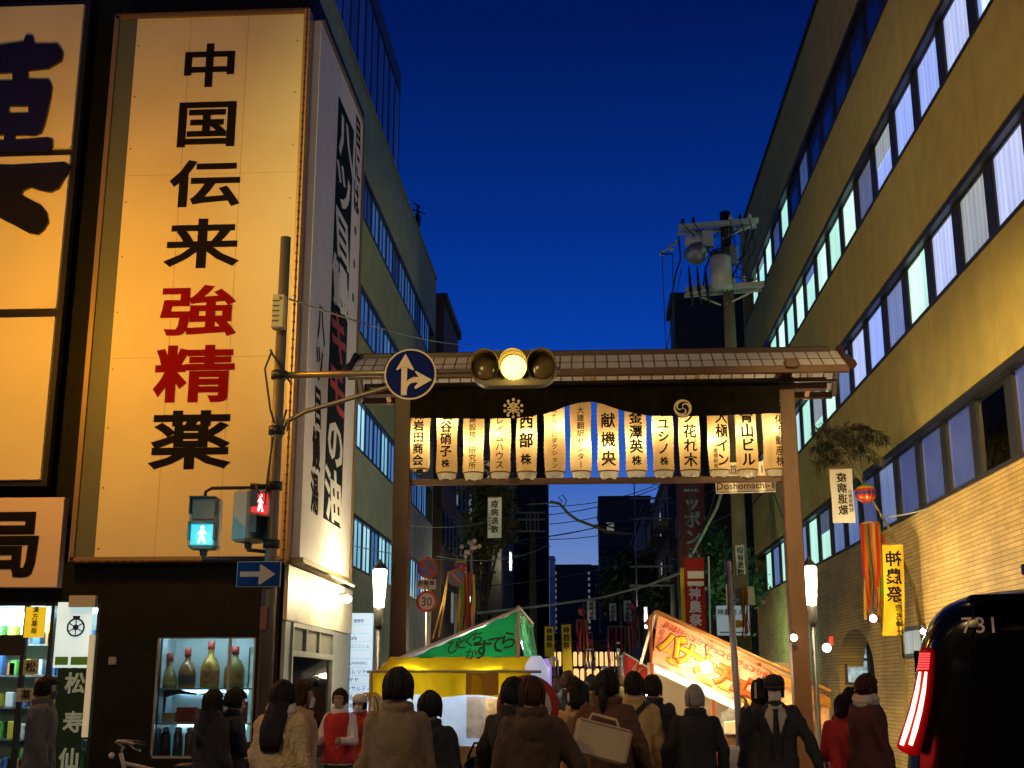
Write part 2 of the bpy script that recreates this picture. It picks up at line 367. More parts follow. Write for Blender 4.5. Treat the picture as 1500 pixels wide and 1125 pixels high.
for a, c in ((.30, .35), (MOD - .05, MOD)): fr.box(.13, .26, a, c, 0, WH - .1)
fr.box(.13, .26, .35, MOD - .05, 0, .05); fr.box(.13, .26, .35, MOD - .05, WH - .15, WH - .1)
fr_o = build(fr, 'window', m_dark, ro, local=True); pane_mesh = {}
pm = MB().box(.16, .19, .34, MOD - .04, .04, WH - .12)
nm = int((YE - Y0) / MOD)
ROWS = ['zz#zzzmzmmttmttmtmt', 'wlglwmblmwtttttwtwt', 'bblbbbdwtwtwtwtwtwt', 'kkkkdkkkkkdktdwttwt']
first = True
for ri, s in enumerate(SILL):
    for k in range(nm):
        c = ROWS[ri][k % 19]
        if first: f = fr_o; first = False
        else: f = fr_o.copy(); COL.objects.link(f); f.parent = ro
        f.location = Vector((RX, Y0 + k * MOD, s + .02)) - wl(ro)
        if c not in pane_mesh:
            o = build(pm, 'pane', PANES.get(c) or glassmat('window_glass', (.8, .86, .95), .55), f, local=True); pane_mesh[c] = o.data
        else:
            o = bpy.data.objects.new('pane', pane_mesh[c]); COL.objects.link(o); o.parent = f
        if c in 'twbl' and (k * 7 + ri * 5) % 5 == 0:
            hb = (.25, .5, .8)[(k + ri) % 3]; build(MB().box(.148, .158, .36, MOD - .06, WH - .13 - hb, WH - .12), 'roller_blind', PANES['gdm'[(k + ri * 2) % 3]], f, local=True)
        elif c in 'twbl' and (k * 3 + ri) % 4 == 1: build(MB().box(.148, .158, .36 + (.7 if k % 2 else 0), .36 + (.98 if k % 2 else .3), .05, WH - .12), 'drawn_curtain', PANES['wlt'[(k + ri) % 3]], f, local=True)
# the dim office behind the first windows of the lowest band
rm = MB(); rm.box(RX + .56, RX + 6, Y0, 24.4, 4.2, 4.3); rm.box(RX + .56, RX + 6, Y0, 24.4, 5.9, 6.0); rm.box(RX + 5.9, RX + 6, Y0, 24.4, 4.3, 5.9); rm.box(RX + .56, RX + 6, 24.3, 24.4, 4.3, 5.9)
build(rm, 'office_room', M('office_paint', (.12, .14, .34), .8), ro)
tb = MB()
for y in (16.5, 18.9, 21.3, 23.4):
    for x in (RX + .75, RX + 2.6): tb.box(x, x + 1.0, y, y + .10, 5.84, 5.895)
build(tb, 'ceiling_light', M('fluorescent_tube', (.8, .8, 1), .4, emit=(.55, .68, 1), es=22), ro)
for k in (0, 1):
    bl = MB()
    for j in range(26): bl.obox((RX + .34, Y0 + (k + .5) * MOD + .2 + 1.58, SILL[0] + .08 + j * .044), (0, .52, 0), (.012, 0, .006), (.0006, 0, .0016))
    for j in range(26): bl.obox((RX + .34, Y0 + (k + .5) * MOD + .2 + 3.16, SILL[0] + .08 + j * .044), (0, .52, 0), (.012, 0, .006), (.0006, 0, .0016))
    if k == 0: build(bl, 'window_blind', M('blind_slat_blue', (.25, .27, .42), .5), ro)
# arched entrance
d = MB()
for q in (EY0, EY1 - .12): d.box(RX + 1.60, RX + 1.68, q, q + .12, 0, EH - .85)
d.box(RX + 1.60, RX + 1.68, EY0 + .12, EY1 - .12, EH - .95, EH - .85); d.box(RX + 1.60, RX + 1.68, ym - .05, ym + .05, 0, EH - .95)
door = build(d, 'entrance_door', M('door_frame_bronze', (.12, .09, .06), .4, .5), ro)
build(MB().box(RX + 1.63, RX + 1.65, EY0 + .1, EY1 - .1, .1, EH - .1), 'pane', M('entrance_glass_lit', (.2, .25, .28), .1, emit=(.12, .17, .2), es=1, var=.8, vs=1.4), door)
build(MB().box(RX + 1.75, RX + 1.79, EY0, EY1, 0, EH), 'entrance_lining', M('grey_plaster', (.2, .19, .16), .8), ro)
f = MB(); f.box(RX + .12, RX + .18, EY1 - .05, EY1 - .002, 1.6, 2.55); f.box(RX + .62, RX + .68, EY1 - .05, EY1 - .002, 1.6, 2.55); f.box(RX + .18, RX + .62, EY1 - .05, EY1 - .002, 2.49, 2.55); f.box(RX + .18, RX + .62, EY1 - .05, EY1 - .002, 1.6, 1.66); f.box(RX + .18, RX + .62, EY1 - .05, EY1 - .002, 2.12, 2.18)
wn = build(f, 'window', M('door_frame_bronze'), ro); build(MB().box(RX + .18, RX + .62, EY1 - .03, EY1 - .01, 1.66, 2.49), 'pane', M('porch_pane_lit', (.4, .5, .55), .2, emit=(.20, .32, .38), es=1, var=.5, vs=6), wn)
f = MB(); w0, w1 = PX(1322, 940, RX), PX(1357, 925, RX)
f.box(RX - .02, RX + .05, w1.y, w0.y, 2.05, 2.12); f.box(RX - .02, RX + .05, w1.y, w0.y, 2.5, 2.57); f.box(RX - .02, RX + .05, w1.y, w1.y + .1, 2.12, 2.5); f.box(RX - .02, RX + .05, w0.y - .1, w0.y, 2.12, 2.5)
wn = build(f, 'window', m_dark, ro); build(MB().box(RX - .005, RX + .02, w1.y + .1, w0.y - .1, 2.12, 2.5), 'pane', PANES['g'], wn)
for y in (19.2, 22.6): build(MB().bbox(RX - .02, RX + .01, y, y + .35, .4, 2.5, .01), 'pilaster_strip', m_pan, ro)

# ------------------------------------------------------------------ left hand office building
LX = -6.2; LE = 49.3; LY0 = 21.9; LS = [4.66, 7.9, 11.13, 14.5]; LH = 1.42; LR = 18.3
lo = thing('office_building', 'olive grey office block with bands of blue windows and a dark glass penthouse', 'building', (LX - 5, 36, 0))
m_pan2 = M('olive_grey_panel', (.27, .27, .12), .8, var=.14, vs=1.4, bump=.3, bs=60)
m_pan3 = M('pale_grey_panel', (.36, .37, .29), .75, var=.12, vs=1.4, bump=.25, bs=60)
build(MB().box(LX - 12, LX - .5, LY0, LE, 0, LR - .05), 'wall', m_body, lo)
bands = [(.2, LS[0], m_pan3), (LS[0] + LH, LS[1], m_pan3), (LS[1] + LH, LS[2], m_pan2), (LS[2] + LH, LS[3], m_pan2), (LS[3] + LH, LR, m_pan2)]
LM = 1.37 * 2
for z0, z1, mt in bands:
    y = LY0
    while y < LE - .1:
        y1 = min(y + LM, LE); build(MB().box(LX - .52, LX, y + .011, y1 - .011, z0, z1), 'panel', mt, lo); y = y1
sl = MB()
for s in LS: sl.box(LX - .5, LX + .03, LY0, LE, s - .03, s + .02); sl.box(LX - .5, LX - .02, LY0, LE, s + LH - .08, s + LH + .002)
build(sl, 'sill', m_dark, lo); build(MB().box(LX - .6, LX + .05, LY0, LE, LR, LR + .1), 'coping', m_pan2, lo)
build(MB().box(LX - 12, LX - .02, LE + .002, LE + .2, 0, LR), 'end_wall', m_pan2, lo)
fr = MB(); fr.box(-.4, -.07, -.04, .08, 0, LH - .08)
for q in (.68, 1.30): fr.box(-.26, -.08, q, q + .05, 0, LH - .08)
fr.box(-.26, -.08, .08, .68, 0, .05); fr.box(-.26, -.08, .73, 1.30, 0, .05)
fo = build(fr, 'window', m_dark, lo, local=True); pms = {}
p2 = MB().box(-.13, -.11, .07, 1.34, .04, LH - .08); nl = int((LE - LY0) / 1.37)
def litx(n, c): return M(n, (.03, .05, .08), .08, emit=c, es=1, var=.45, vs=.8, stretch=(1, 1, .15))
LP = {'a': litx('sky_blue_pane', (.022, .075, .22)), 'c': litx('mid_blue_pane', (.05, .15, .36)), 'k': litx('navy_pane', (.004, .012, .05)),
      't': lit('cyan_lit_pane', (.34, .72, .88)), 's': lit('cyan_soft_pane', (.17, .46, .64))}
LROWS = ['tsttsttsstctscstsctss', 'tstssttstccsctscaccsa', 'acaaakacaaacaaacaakaa', 'akaakaaakaaakaaakaaka']; first = True
for ri, s in enumerate(LS):
    for k in range(nl):
        c = LROWS[ri][k % 21]
        if first: f = fo; first = False
        else: f = fo.copy(); COL.objects.link(f); f.parent = lo
        f.location = Vector((LX, LY0 + k * 1.37, s + .02)) - wl(lo)
        if c not in pms: pms[c] = build(p2, 'pane', LP[c], f, local=True).data
        else: o = bpy.data.objects.new('pane', pms[c]); COL.objects.link(o); o.parent = f
ph = build(MB().box(LX - 9, LX - 1.6, 30, 48.6, LR, 27.6), 'penthouse', M('penthouse_cladding', (.03, .033, .03), .5), lo)
q = MB()
for k in range(11): q.box(LX - 1.6, LX - 1.54, 33.2 + k * 1.35, 33.3 + k * 1.35, 19.2, 26.4)
q.box(LX - 1.6, LX - 1.52, 33, 48.2, 26.4, 26.6); q.box(LX - 1.6, LX - 1.52, 33, 48.2, 19.0, 19.2)
build(q, 'penthouse_mullion', m_dark, ph)
for k in range(11): build(MB().box(LX - 1.6, LX - 1.57, 33.3 + k * 1.35, 34.55 + k * 1.35, 19.2, 26.4), 'pane', litx('deep_blue_pane', (.002, .007, .045)), ph)
a = P(612, 312, 46); solo(MB().tube([a - V(0, 0, 1.5), a + V(0, 0, .3)], .05).tube([a + V(-.35, 0, .2), a + V(.3, 0, -.05)], .03).tube([a + V(-.2, 0, .45), a + V(.1, 0, .25)], .03).ell(a + V(0, 0, -.35), (.14, .14, .35)), 'rooftop_antenna', m_dark, 'small dark aerial on the roof edge of the olive office block', 'antenna')

# ------------------------------------------------------------------ other buildings down the street
def block(name, label, x0, x1, y0, y1, h, mat, wins=None, cat='building', roof=True):
    t = thing(name, label, cat, ((x0 + x1) / 2, y0, 0)); build(MB().box(x0, x1, y0, y1, 0, h), 'wall', mat, t)
    if roof: build(MB().box(x0 - .15, x1 + .15, y0 - .15, y1 + .15, h, h + .35), 'parapet', mat, t)
    if wins:
        side, cols, rows, w, hh, z0, dz, lits = wins; n = 0
        for r_ in range(rows):
            for c in range(cols):
                z = z0 + r_ * dz; on = (n * 7 + r_ * 3) % 11 < lits; n += 1
                mt = M('far_window_lit', (.5, .5, .4), .3, emit=(.8, .75, .5), es=.14) if on else M('far_window_dark', (.01, .012, .016), .5, spec=.1)
                if side == 'front':
                    st = (x1 - x0) / cols; a = x0 + st * (c + .5) - w / 2; f = MB().box(a - .08, a + w + .08, y0 - .09, y0 - .003, z - .08, z + hh + .08); g = MB().box(a, a + w, y0 - .11, y0 - .095, z, z + hh)
                else:
                    xx, s = (x1, 1) if side == 'right' else (x0, -1); st = (y1 - y0) / cols; a = y0 + st * (c + .5) - w / 2
                    f = MB().box(min(xx + s * .003, xx + s * .09), max(xx + s * .003, xx + s * .09), a - .08, a + w + .08, z - .08, z + hh + .08); g = MB().box(min(xx + s * .095, xx + s * .11), max(xx + s * .095, xx + s * .11), a, a + w, z, z + hh)
                fo_ = build(f, 'window', m_dark, t); build(g, 'pane', mt, fo_)
    return t
m_bd = M('dark_brick', (.10, .065, .045), .85, var=.2); m_bg = M('grey_render', (.17, .165, .14), .85, var=.2, bump=.3); m_bn = M('night_concrete', (.014, .014, .015), .85, var=.2)
m_by = M('yellow_brown_render', (.16, .125, .06), .85, var=.25, bump=.3)
def xat(px, Y): return P(px, 1000, Y).x
# left side, beyond the olive block
block('brick_building', 'narrow dark brown building just past the olive office block', -12, -6.05, 51, 57, 17.9, m_bd, ('right', 4, 5, .9, 1.3, 1.2, 3.1, 3))
block('apartment_building', 'brown apartment house half hidden by the yellowing street tree', -13, -6.3, 57.2, 76, 12.5, m_by, ('right', 8, 4, 1.3, 1.5, 1.1, 3.0, 2))
block('grey_building', 'grey pillar fronted building behind the white charm banner', -13, -5.3, 76.3, 90, 17.5, m_bg, ('front', 3, 5, 1.3, 1.5, 1.1, 3.2, 1))
block('dark_tower', 'tall unlit black office tower on the left of the sky gap', -18, xat(804, 95), 95, 98, 24, m_bn, ('front', 5, 4, 1.4, 1.6, 2, 3.4, 0))
block('far_tower', 'distant skyline tower with a scatter of lit windows near its top', xat(812, 300), xat(868, 300), 300, 330, 30, m_bn, ('front', 9, 12, .45, .7, 12, 1.45, 2))
block('pale_tower', 'slim pale distant tower edge at the left of the sky gap', xat(806, 280), xat(813, 280), 280, 290, 30, M('pale_concrete', (.3, .3, .36), .8))
block('stepped_building', 'black stepped office block on the right of the sky gap with two lit windows', xat(882, 210), xat(960, 210), 210, 240, 33, m_bn, ('front', 7, 7, 1.4, 1.8, 3, 4.0, 1))
block('low_skyline_building', 'low dark skyline block beside the black stepped office', xat(868, 260), xat(890, 260), 260, 275, 26, m_bn, ('front', 3, 5, 1.2, 1.4, 3, 4.2, 0))
# right side, beyond the tan block
block('black_building', 'black windowless rooftop block rising behind the utility pole', 3.62, 12, 47, 49.5, P(1010, 442, 47).z, M('black_cladding', (.016, .015, .018), .6), None)
block('balcony_building', 'dark apartment house with balconies and hanging cables past the red signs', 4.6, 13, 62, 84, 13.0, m_bg, ('left', 6, 4, 1.3, 1.7, 1.1, 3.0, 3))
bt = block('corner_building', 'dark corner building where cables cross the sky gap', 4.2, 14, 88, 120, 14.0, m_bd, ('front', 5, 4, 1.2, 1.5, 1.5, 3.2, 3))
t = [o for o in COL.objects if o.get('label', '').startswith('dark apartment house')][0]
for z in (3.8, 6.8, 9.8):
    for y in (64, 71, 78): bb = MB(); bb.box(3.7, 4.59, y, y + 4.6, z, z + .15); bb.box(3.7, 3.76, y, y + 4.6, z + .1505, z + 1.1); build(bb, 'balcony', m_bg, t)
block('end_building', 'dark building closing the end of the street behind the far lanterns', -4.2, 3.6, 215, 230, 9.5, m_bd, ('front', 6, 3, 1.2, 1.5, 1.5, 2.8, 3))
# ------------------------------------------------------------------ pharmacy on the left corner
PY = 17.0; PXC = -4.2
ph = thing('pharmacy_building', 'dark fronted corner pharmacy with lit shop windows below its big sign boards', 'building', (-9, 19, 0))
m_char = M('charcoal_wall', (.006, .007, .008), .55, spec=.15, var=.3, vs=3, bump=.2)
DX0, DX1 = P(226, 1000, PY).x, P(372, 1000, PY).x       # display window
DZ0, DZ1 = .62, P(300, 933, PY).z
SX0, SX1 = P(-60, 1000, PY).x, P(139, 1000, PY).x       # shop entrance glazing
b = MB(); b.box(-14, PXC + .0, PY + 1.6, 21.8, 0, 12.4); b.box(-14, PXC, PY + .25, PY + 1.6, 3.25, 12.4)
build(b, 'wall', m_char, ph)
TOPD = P(300, 880, PY).z
f = MB(); f.box(SX1, DX0, PY, PY + .24, 0, 3.25); f.box(DX0, DX1, PY, PY + .24, 0, DZ0); f.box(DX0, DX1, PY, PY + .24, DZ1, 3.25); f.box(DX1, PXC - .04, PY, PY + .24, 0, 3.25)
f.box(SX0, SX1, PY, PY + .24, 2.72, 3.25); f.box(-14, SX0, PY, PY + .24, 0, 3.25)
build(f, 'front_wall', m_char, ph)
# display case lining
m_case = M('display_case_white', (.62, .72, .74), .5)
c = MB(); c.box(DX0 - .02, DX1 + .02, PY + .85, PY + .88, DZ0 - .05, DZ1 + .05); c.box(DX0 - .05, DX0 - .02, PY + .24, PY + .88, DZ0 - .05, DZ1 + .05); c.box(DX1 + .02, DX1 + .05, PY + .24, PY + .88, DZ0 - .05, DZ1 + .05)
c.box(DX0 - .05, DX1 + .05, PY + .245, PY + .88, DZ1 + .05, DZ1 + .08); c.box(DX0 - .05, DX1 + .05, PY + .245, PY + .88, DZ0 - .08, DZ0 - .05)
dcase = build(c, 'display_case', m_case, ph)
SH = [P(300, 1008, PY).z, P(300, 1060, PY).z]
for z in SH: build(MB().box(DX0, DX1, PY + .26, PY + .84, z - .022, z), 'shelf', M('shelf_glass', (.35, .5, .52), .15), dcase)
build(MB().box(DX0 + .1, DX1 - .1, PY + .27, PY + .31, DZ1 + .0, DZ1 + .035), 'tube_light', M('cool_tube', (.7, .9, 1), .4, emit=(.62, .9, 1.0), es=22), dcase)
build(MB().box(DX0 + .1, DX1 - .1, PY + .8, PY + .83, SH[0] - .06, SH[0] - .03), 'tube_light', M('cool_tube_dim', (.7, .9, 1), .4, emit=(.5, .8, 1.0), es=7), dcase)
build(MB().box(DX0 + .1, DX1 - .1, PY + .8, PY + .83, SH[1] - .06, SH[1] - .03), 'tube_light', MATS['cool_tube_dim'], dcase)
fr = MB()
xm = P(333, 1000, PY).x
fr.box(DX0, DX1, PY + .02, PY + .07, DZ1 - .02, DZ1 + .01); fr.box(DX0, DX1, PY + .02, PY + .07, DZ0, DZ0 + .03); fr.box(DX0, DX0 + .03, PY + .02, PY + .07, DZ0, DZ1); fr.box(DX1 - .03, DX1, PY + .02, PY + .07, DZ0, DZ1); fr.box(xm - .02, xm + .02, PY + .02, PY + .07, DZ0, DZ1)
w = build(fr, 'display_window', m_steel, ph); build(MB().box(DX0 + .03, DX1 - .03, PY + .04, PY + .05, DZ0 + .03, DZ1 - .02), 'pane', glassmat('shop_glass', (.93, .97, .98), .9), w)
# things in the display window
m_gold = M('gold_carton', (.36, .20, .03), .4, .3, var=.4, vs=9); m_amber = M('amber_glass', (.22, .09, .02), .15, var=.4, vs=7); m_olive = M('olive_carton', (.20, .14, .025), .5, var=.35, vs=9); m_redbox = M('red_carton', (.35, .04, .025), .5, var=.3, vs=12)
def wbox(px0, px1, py0, py1, dy0=.3, dy1=.5):
    a, b_ = P(px0, py1, PY + dy0), P(px1, py0, PY + dy0); return a.x, b_.x, PY + dy0, PY + dy1, a.z, b_.z
def bottle(px, w0, ptop, pbody, mb_, mc, label, low=None):
    a = P(px, 1007, PY + .45); s = .0094; z0 = SH[0] + .001
    t = thing('medicine_bottle', label, 'bottle', (a.x, PY + .5, z0), 'bottles on the top display shelf')
    zt = P(px, ptop, PY + .5).z; zb = P(px, pbody, PY + .5).z; r = w0 * s / 2
    build(MB().lathe([(r * .96, z0), (r, z0 + .03), (r, zb - .12), (r * .62, zb), (r * .34, zb + .03), (r * .30, zt - .1), (r * .36, zt - .09)], (a.x, PY + .5, 0), 20), 'glass_body', mb_, t, True)
    build(MB().lathe([(r * .38, zt - .1), (r * .38, zt), (r * .3, zt + .015)], (a.x, PY + .5, 0), 14), 'cap', m_redbox, t, True)
    build(MB().lathe([(r * 1.015, z0 + .06), (r * 1.015, zb - .16)], (a.x, PY + .5, 0), 20, False), 'paper_label', mc, t, True)
bottle(245, 24, 958, 982, m_olive, m_gold, 'smallest gold labelled bottle at the dark end of the top shelf')
bottle(271, 26, 951, 972, m_amber, M('dark_print', (.03, .03, .03), .5), 'squat bottle with a black label on the top display shelf')
bottle(305, 28, 941, 965, m_gold, M('rust_print', (.3, .12, .03), .5, var=.4, vs=14), 'tallest rust labelled bottle on the top display shelf')
bottle(341, 30, 948, 968, m_olive, m_gold, 'wide gold bottle behind the window mullion on the top shelf')
solo(MB().bbox(*wbox(362, 371, 948, 1007, .35, .5), .006), 'medicine_carton', m_olive, 'olive medicine carton standing by the pole end of the top shelf', 'carton')
solo(MB().bbox(*wbox(257, 287, 1036, 1058, .3, .42), .006), 'medicine_carton', m_redbox, 'wide red carton with pale stripes on the middle shelf', 'carton')
solo(MB().bbox(*wbox(236, 256, 1044, 1058, .3, .42), .006), 'medicine_carton', M('cream_carton', (.5, .42, .26), .6, var=.3, vs=10), 'small cream carton left of the red carton', 'carton')
for px, w_, h_, dp, mt_, lb in ((294, 10, 20, .62, m_gold, 'thin gold carton behind the red carton'), (318, 14, 26, .34, M('cream_carton', (.5, .42, .26), .6, var=.3, vs=10), 'tall cream carton right of the red carton'), (345, 16, 22, .34, m_olive, 'olive carton on the middle shelf behind the mullion'), (360, 10, 30, .5, m_redbox, 'slim red carton at the pole end of the middle shelf')):
    solo(MB().bbox(*wbox(px - w_ / 2, px + w_ / 2, 1058 - h_, 1058, dp, dp + .12), .005), 'medicine_carton', mt_, lb, 'carton')
for px, h_, mt_, lb in ((308, 22, m_gold, 'low gold box on the lowest shelf by the mullion'), (350, 30, m_redbox, 'red box at the pole end of the lowest shelf')):
    q_ = wbox(px - 8, px + 8, 1100 - h_, 1100, .35, .5); solo(MB().bbox(q_[0], q_[1], q_[2], q_[3], DZ0 - .049, DZ0 - .049 + h_ * .0095, .005), 'medicine_carton', mt_, lb, 'carton')
t = MB().tube([P(235, 1052, PY + .5), P(236, 1030, PY + .5), P(241, 1016, PY + .5), P(262, 1013, PY + .5), P(288, 1017, PY + .5)], [.05, .07, .06, .03, .01], 8, flat=.5)
solo(t, 'dried_antler', M('antler_brown', (.10, .03, .02), .6, var=.4, vs=20), 'dark dried antler leaning at the end of the middle shelf', 'antler', smooth=True)
t = MB().tube([P(292, 1018, PY + .5), P(310, 1014, PY + .5), P(330, 1016, PY + .5)], [.01, .035, .012], 8, flat=.5); solo(t, 'dried_root', MATS['antler_brown'], 'flat dark dried root hung above the red carton', 'root', smooth=True)
for i, (px, mm, lb) in enumerate(((242, m_dark, 'dark lidded specimen jar at the street end of the lowest shelf'), (260, M('slate_jar', (.06, .08, .09), .2, var=.5, vs=9), 'slate grey specimen jar second along the lowest shelf'), (277, m_amber, 'amber specimen jar with a pale paper tag on the lowest shelf'), (292, M('tan_jar', (.3, .2, .09), .2, var=.5, vs=11), 'tan specimen jar nearest the two dark coated women'))):
    a = P(px, 1100, PY + .5); z0 = DZ0 - .049; t = thing('specimen_jar', lb, 'jar', (a.x, PY + .5, z0), 'jars on the lowest display shelf'); zt = P(px, 1069, PY + .5).z
    build(MB().lathe([(.06, z0), (.068, z0 + .02), (.068, zt - .06), (.045, zt - .02)], (a.x, PY + .5, 0), 16), 'glass_body', mm, t, True); build(MB().lathe([(.05, zt - .02), (.05, zt + .02), (.02, zt + .035)], (a.x, PY + .5, 0), 14), 'lid', M('cream_lid', (.5, .45, .33), .4), t, True)
# shop entrance: glazed front, lit inside
m_int = M('shop_interior_white', (.55, .66, .66), .6)
c = MB(); c.box(-13, SX1, PY + 1.45, PY + 1.48, 0, 2.72); c.box(-13, SX1, PY + .25, PY + 1.5, 2.72, 2.75); c.box(SX1 + .001, SX1 + .03, PY + .25, PY + 1.5, 0, 2.72)
sr = build(c, 'shop_room', m_int, ph)
sh = MB()
cols = [M('product_%s' % n_, c_, .5) for n_, c_ in (('green', (.12, .42, .08)), ('yellow', (.6, .5, .05)), ('white', (.7, .7, .68)), ('blue', (.06, .16, .4)), ('orange', (.5, .2, .04)))]
for k in range(5):
    z = .35 + k * .45; sh.box(-9.3, SX1 - .02, PY + 1.1, PY + 1.44, z, z + .025)
build(sh, 'shop_shelf', m_steel, sr)
for j, cm in enumerate(cols):
    q = MB()
    for k in range(5):
        z = .376 + k * .45; x = -9.2 + j * .06
        while x < SX1 - .16:
            if (int(x * 31) + k * 3) % 5 == j: q.bbox(x, x + .11, PY + 1.12, PY + 1.3, z, z + random.uniform(.16, .32), .005)
            x += .135
    solo(q, 'packaged_goods', cm, ['green', 'yellow', 'white', 'blue', 'orange'][j] + ' packets ranged on the lit shop shelves behind the entrance glass', 'goods', kind='stuff')
build(MB().box(-9.2, P(26, 900, PY).x, PY + .5, PY + .9, 2.45, 2.6), 'tube_light', M('shop_tube', (.8, .95, 1), .4, emit=(.75, .95, 1), es=24), sr)
build(MB().box(P(80, 900, PY).x, SX1 - .1, PY + .6, PY + .7, 2.6, 2.66), 'tube_light', MATS['shop_tube'], sr)
fr = MB()
for px in (30, 70, 139):
    x = P(px, 1000, PY).x; fr.box(x - .05, x, PY + .02, PY + .12, 0, 2.72)
fr.box(SX0, SX1 - .05, PY + .03, PY + .11, 2.66, 2.72)
x30 = P(30, 1000, PY).x; zt = P(10, 960, PY).z; fr.box(SX0, x30 - .05, PY + .03, PY + .11, zt, zt + .28)
en = build(fr, 'shop_entrance', m_dark, ph); build(MB().box(SX0, SX1 - .05, PY + .06, PY + .065, .1, 2.66), 'pane', glassmat('shop_glass'), en)
def fbox(px0, px1, py0, py1, y0, y1): a, b_ = P(px0, py1, y0), P(px1, py0, y0); return a.x, b_.x, y0, y1, a.z, b_.z
t = thing('window_poster', 'white poster with a black spoked wheel emblem in the entrance glazing', 'poster', P(107, 978, PY - .02))
build(MB().box(*fbox(77, 137, 882, 978, PY - .02, PY - .01)), 'sheet', M('lit_white_poster', (.75, .8, .8), .5, emit=(.42, .62, .62), es=1, var=.12, vs=2), t)
cc = P(111, 919, PY - .03); e = MB(); e.disc(cc, (1, 0, 0), (0, 0, 1), .128, (0, -.006, 0), r0=.105); e.disc(cc, (1, 0, 0), (0, 0, 1), .04, (0, -.007, 0))
for k in range(6):
    a = k * pi / 3 + pi / 6; e.obox(cc + V(cos(a) * .07, -.003, sin(a) * .07), (cos(a) * .04, 0, sin(a) * .04), (-sin(a) * .007, 0, cos(a) * .007), (0, .003, 0))
e.obox(cc + V(0, -.003, .14), (.05, 0, 0), (0, 0, .018), (0, .003, 0)); build(e, 'emblem', m_navy, t)
q = MB(); 
for k, (c_, px0, px1) in enumerate((('g', 80, 100), ('g', 103, 134))): q.box(*fbox(px0, px1, 962, 974, PY - .024, PY - .021))
build(q, 'printed_band', cols[0], t)
t = thing('window_poster', 'yellow vertical poster hung high in the entrance glazing', 'poster', P(50, 934, PY - .02))
build(MB().box(*fbox(34, 68, 889, 934, PY - .02, PY - .012)), 'sheet', M('yellow_poster', (.75, .55, .03), .5, emit=(.5, .36, .01), es=1), t)
build(vtext(MB(), '漢方薬局', P(53, 888, PY - .022), (1, 0, 0), (0, 0, 1), .092, .02), 'lettering', m_ink, t)
for i, (px, py, w_, h_, tx, lb) in enumerate(((45, 977, 24, 22, '松', 'pale notice with a dark crest at eye height on the entrance glass'), (38, 1018, 30, 20, '薬', 'pale notice below the crest notice on the entrance glass'), (57, 1000, 14, 14, '止', 'small square notice beside the crest notice'))):
    t = thing('glass_notice', lb, 'notice', P(px, py + h_ / 2, PY - .02)); build(MB().box(*fbox(px - w_ / 2, px + w_ / 2, py - h_ / 2, py + h_ / 2, PY - .02, PY - .014)), 'sheet', M('dim_paper', (.3, .36, .33), .7), t)
    build(htext(MB(), tx, P(px, py, PY - .023), (1, 0, 0), (0, 0, 1), h_ * .007), 'lettering', m_ink, t)
t = thing('product_board', 'dark green vertical board with pale characters below the wheel poster', 'sign', P(105, 1125, PY - .02))
build(MB().bbox(*fbox(70, 128, 979, 1150, PY - .05, PY - .012), .004), 'board', M('dark_green_board', (.008, .035, .025), .4), t)
q = MB()
for ch, py, px in (('松', 1001, 110), ('寿', 1058, 107), ('仙', 1112, 101)): put(q, ch, P(px, py, PY - .055), (1, 0, 0), (0, 0, 1), .29, .03)
build(q, 'lettering', M('pale_green_letter', (.30, .40, .33), .5, emit=(.05, .07, .055), es=1), t)
build(MB().box(*fbox(127, 131, 930, 1080, PY - .06, PY - .02)), 'edge_strip', M('lit_edge', (.6, .55, .4), .5, emit=(.25, .22, .14), es=1), t)
b_ = fbox(158, 170, 962, 974, PY - .03, PY); solo(MB().bbox(*b_, .006), 'wall_plate', m_steel, 'small square metal plate on the black pharmacy wall', 'plate')
solo(MB().box(*fbox(100, 140, 872, 889, PY - .1, PY - .002)), 'shutter_box', M('pale_shutter', (.4, .42, .42), .5), 'pale shutter housing above the wheel poster', 'shutter')

# side of the pharmacy facing the festival street
LIGHT = M('cream_cladding', (.50, .47, .38), .5, var=.12, vs=4)
a0, a1 = 17.0, 21.8
sd = MB(); z0, z1 = PX(440, 875, PXC).z, 3.2
SYA, SYB = PX(405, 1000, PXC).y, 20.9
build(MB().bbox(PXC + .002, PXC + .06, a0, a1, 2.45, 3.22, .01), 'fascia', LIGHT, ph)
sd.box(PXC, PXC + .05, 20.2, a1, 0, 2.44); build(sd, 'side_wall', M('grey_steel_cladding', (.24, .25, .25), .4, .4, var=.15), ph); build(MB().box(PXC, PXC + .05, a0, 17.35, 0, 2.44), 'side_wall', M('grey_steel_cladding'), ph)
fr = MB(); fr.box(PXC + .0, PXC + .08, 17.35, 20.2, 1.98, 2.06); fr.box(PXC, PXC + .08, 17.35, 20.2, 2.38, 2.44)
for y in (17.35, 18.2, 19.1, 20.14): fr.box(PXC, PXC + .08, y, y + .06, 2.06, 2.38)
for y in (17.35, 20.14): fr.box(PXC, PXC + .08, y, y + .06, .5, 1.98)
sw = build(fr, 'side_window', m_steel, ph); build(MB().box(PXC + .02, PXC + .03, 17.41, 20.14, .5, 1.98), 'pane', glassmat('shop_glass'), sw)
build(MB().box(PXC + .01, PXC + .03, 17.41, 20.14, 2.06, 2.38), 'transom_panel', M('dull_panel', (.16, .16, .14), .5), sw)
build(MB().box(PXC, PXC + .06, 17.35, 20.2, 0, .5), 'plinth', m_char, ph)
c = MB(); c.box(PXC - .5, PXC - .48, 17.3, 20.2, .4, 2.1); build(c, 'side_case', M('side_case_lit', (.3, .42, .44), .5, emit=(.12, .26, .28), es=1, var=.7, vs=3), ph)
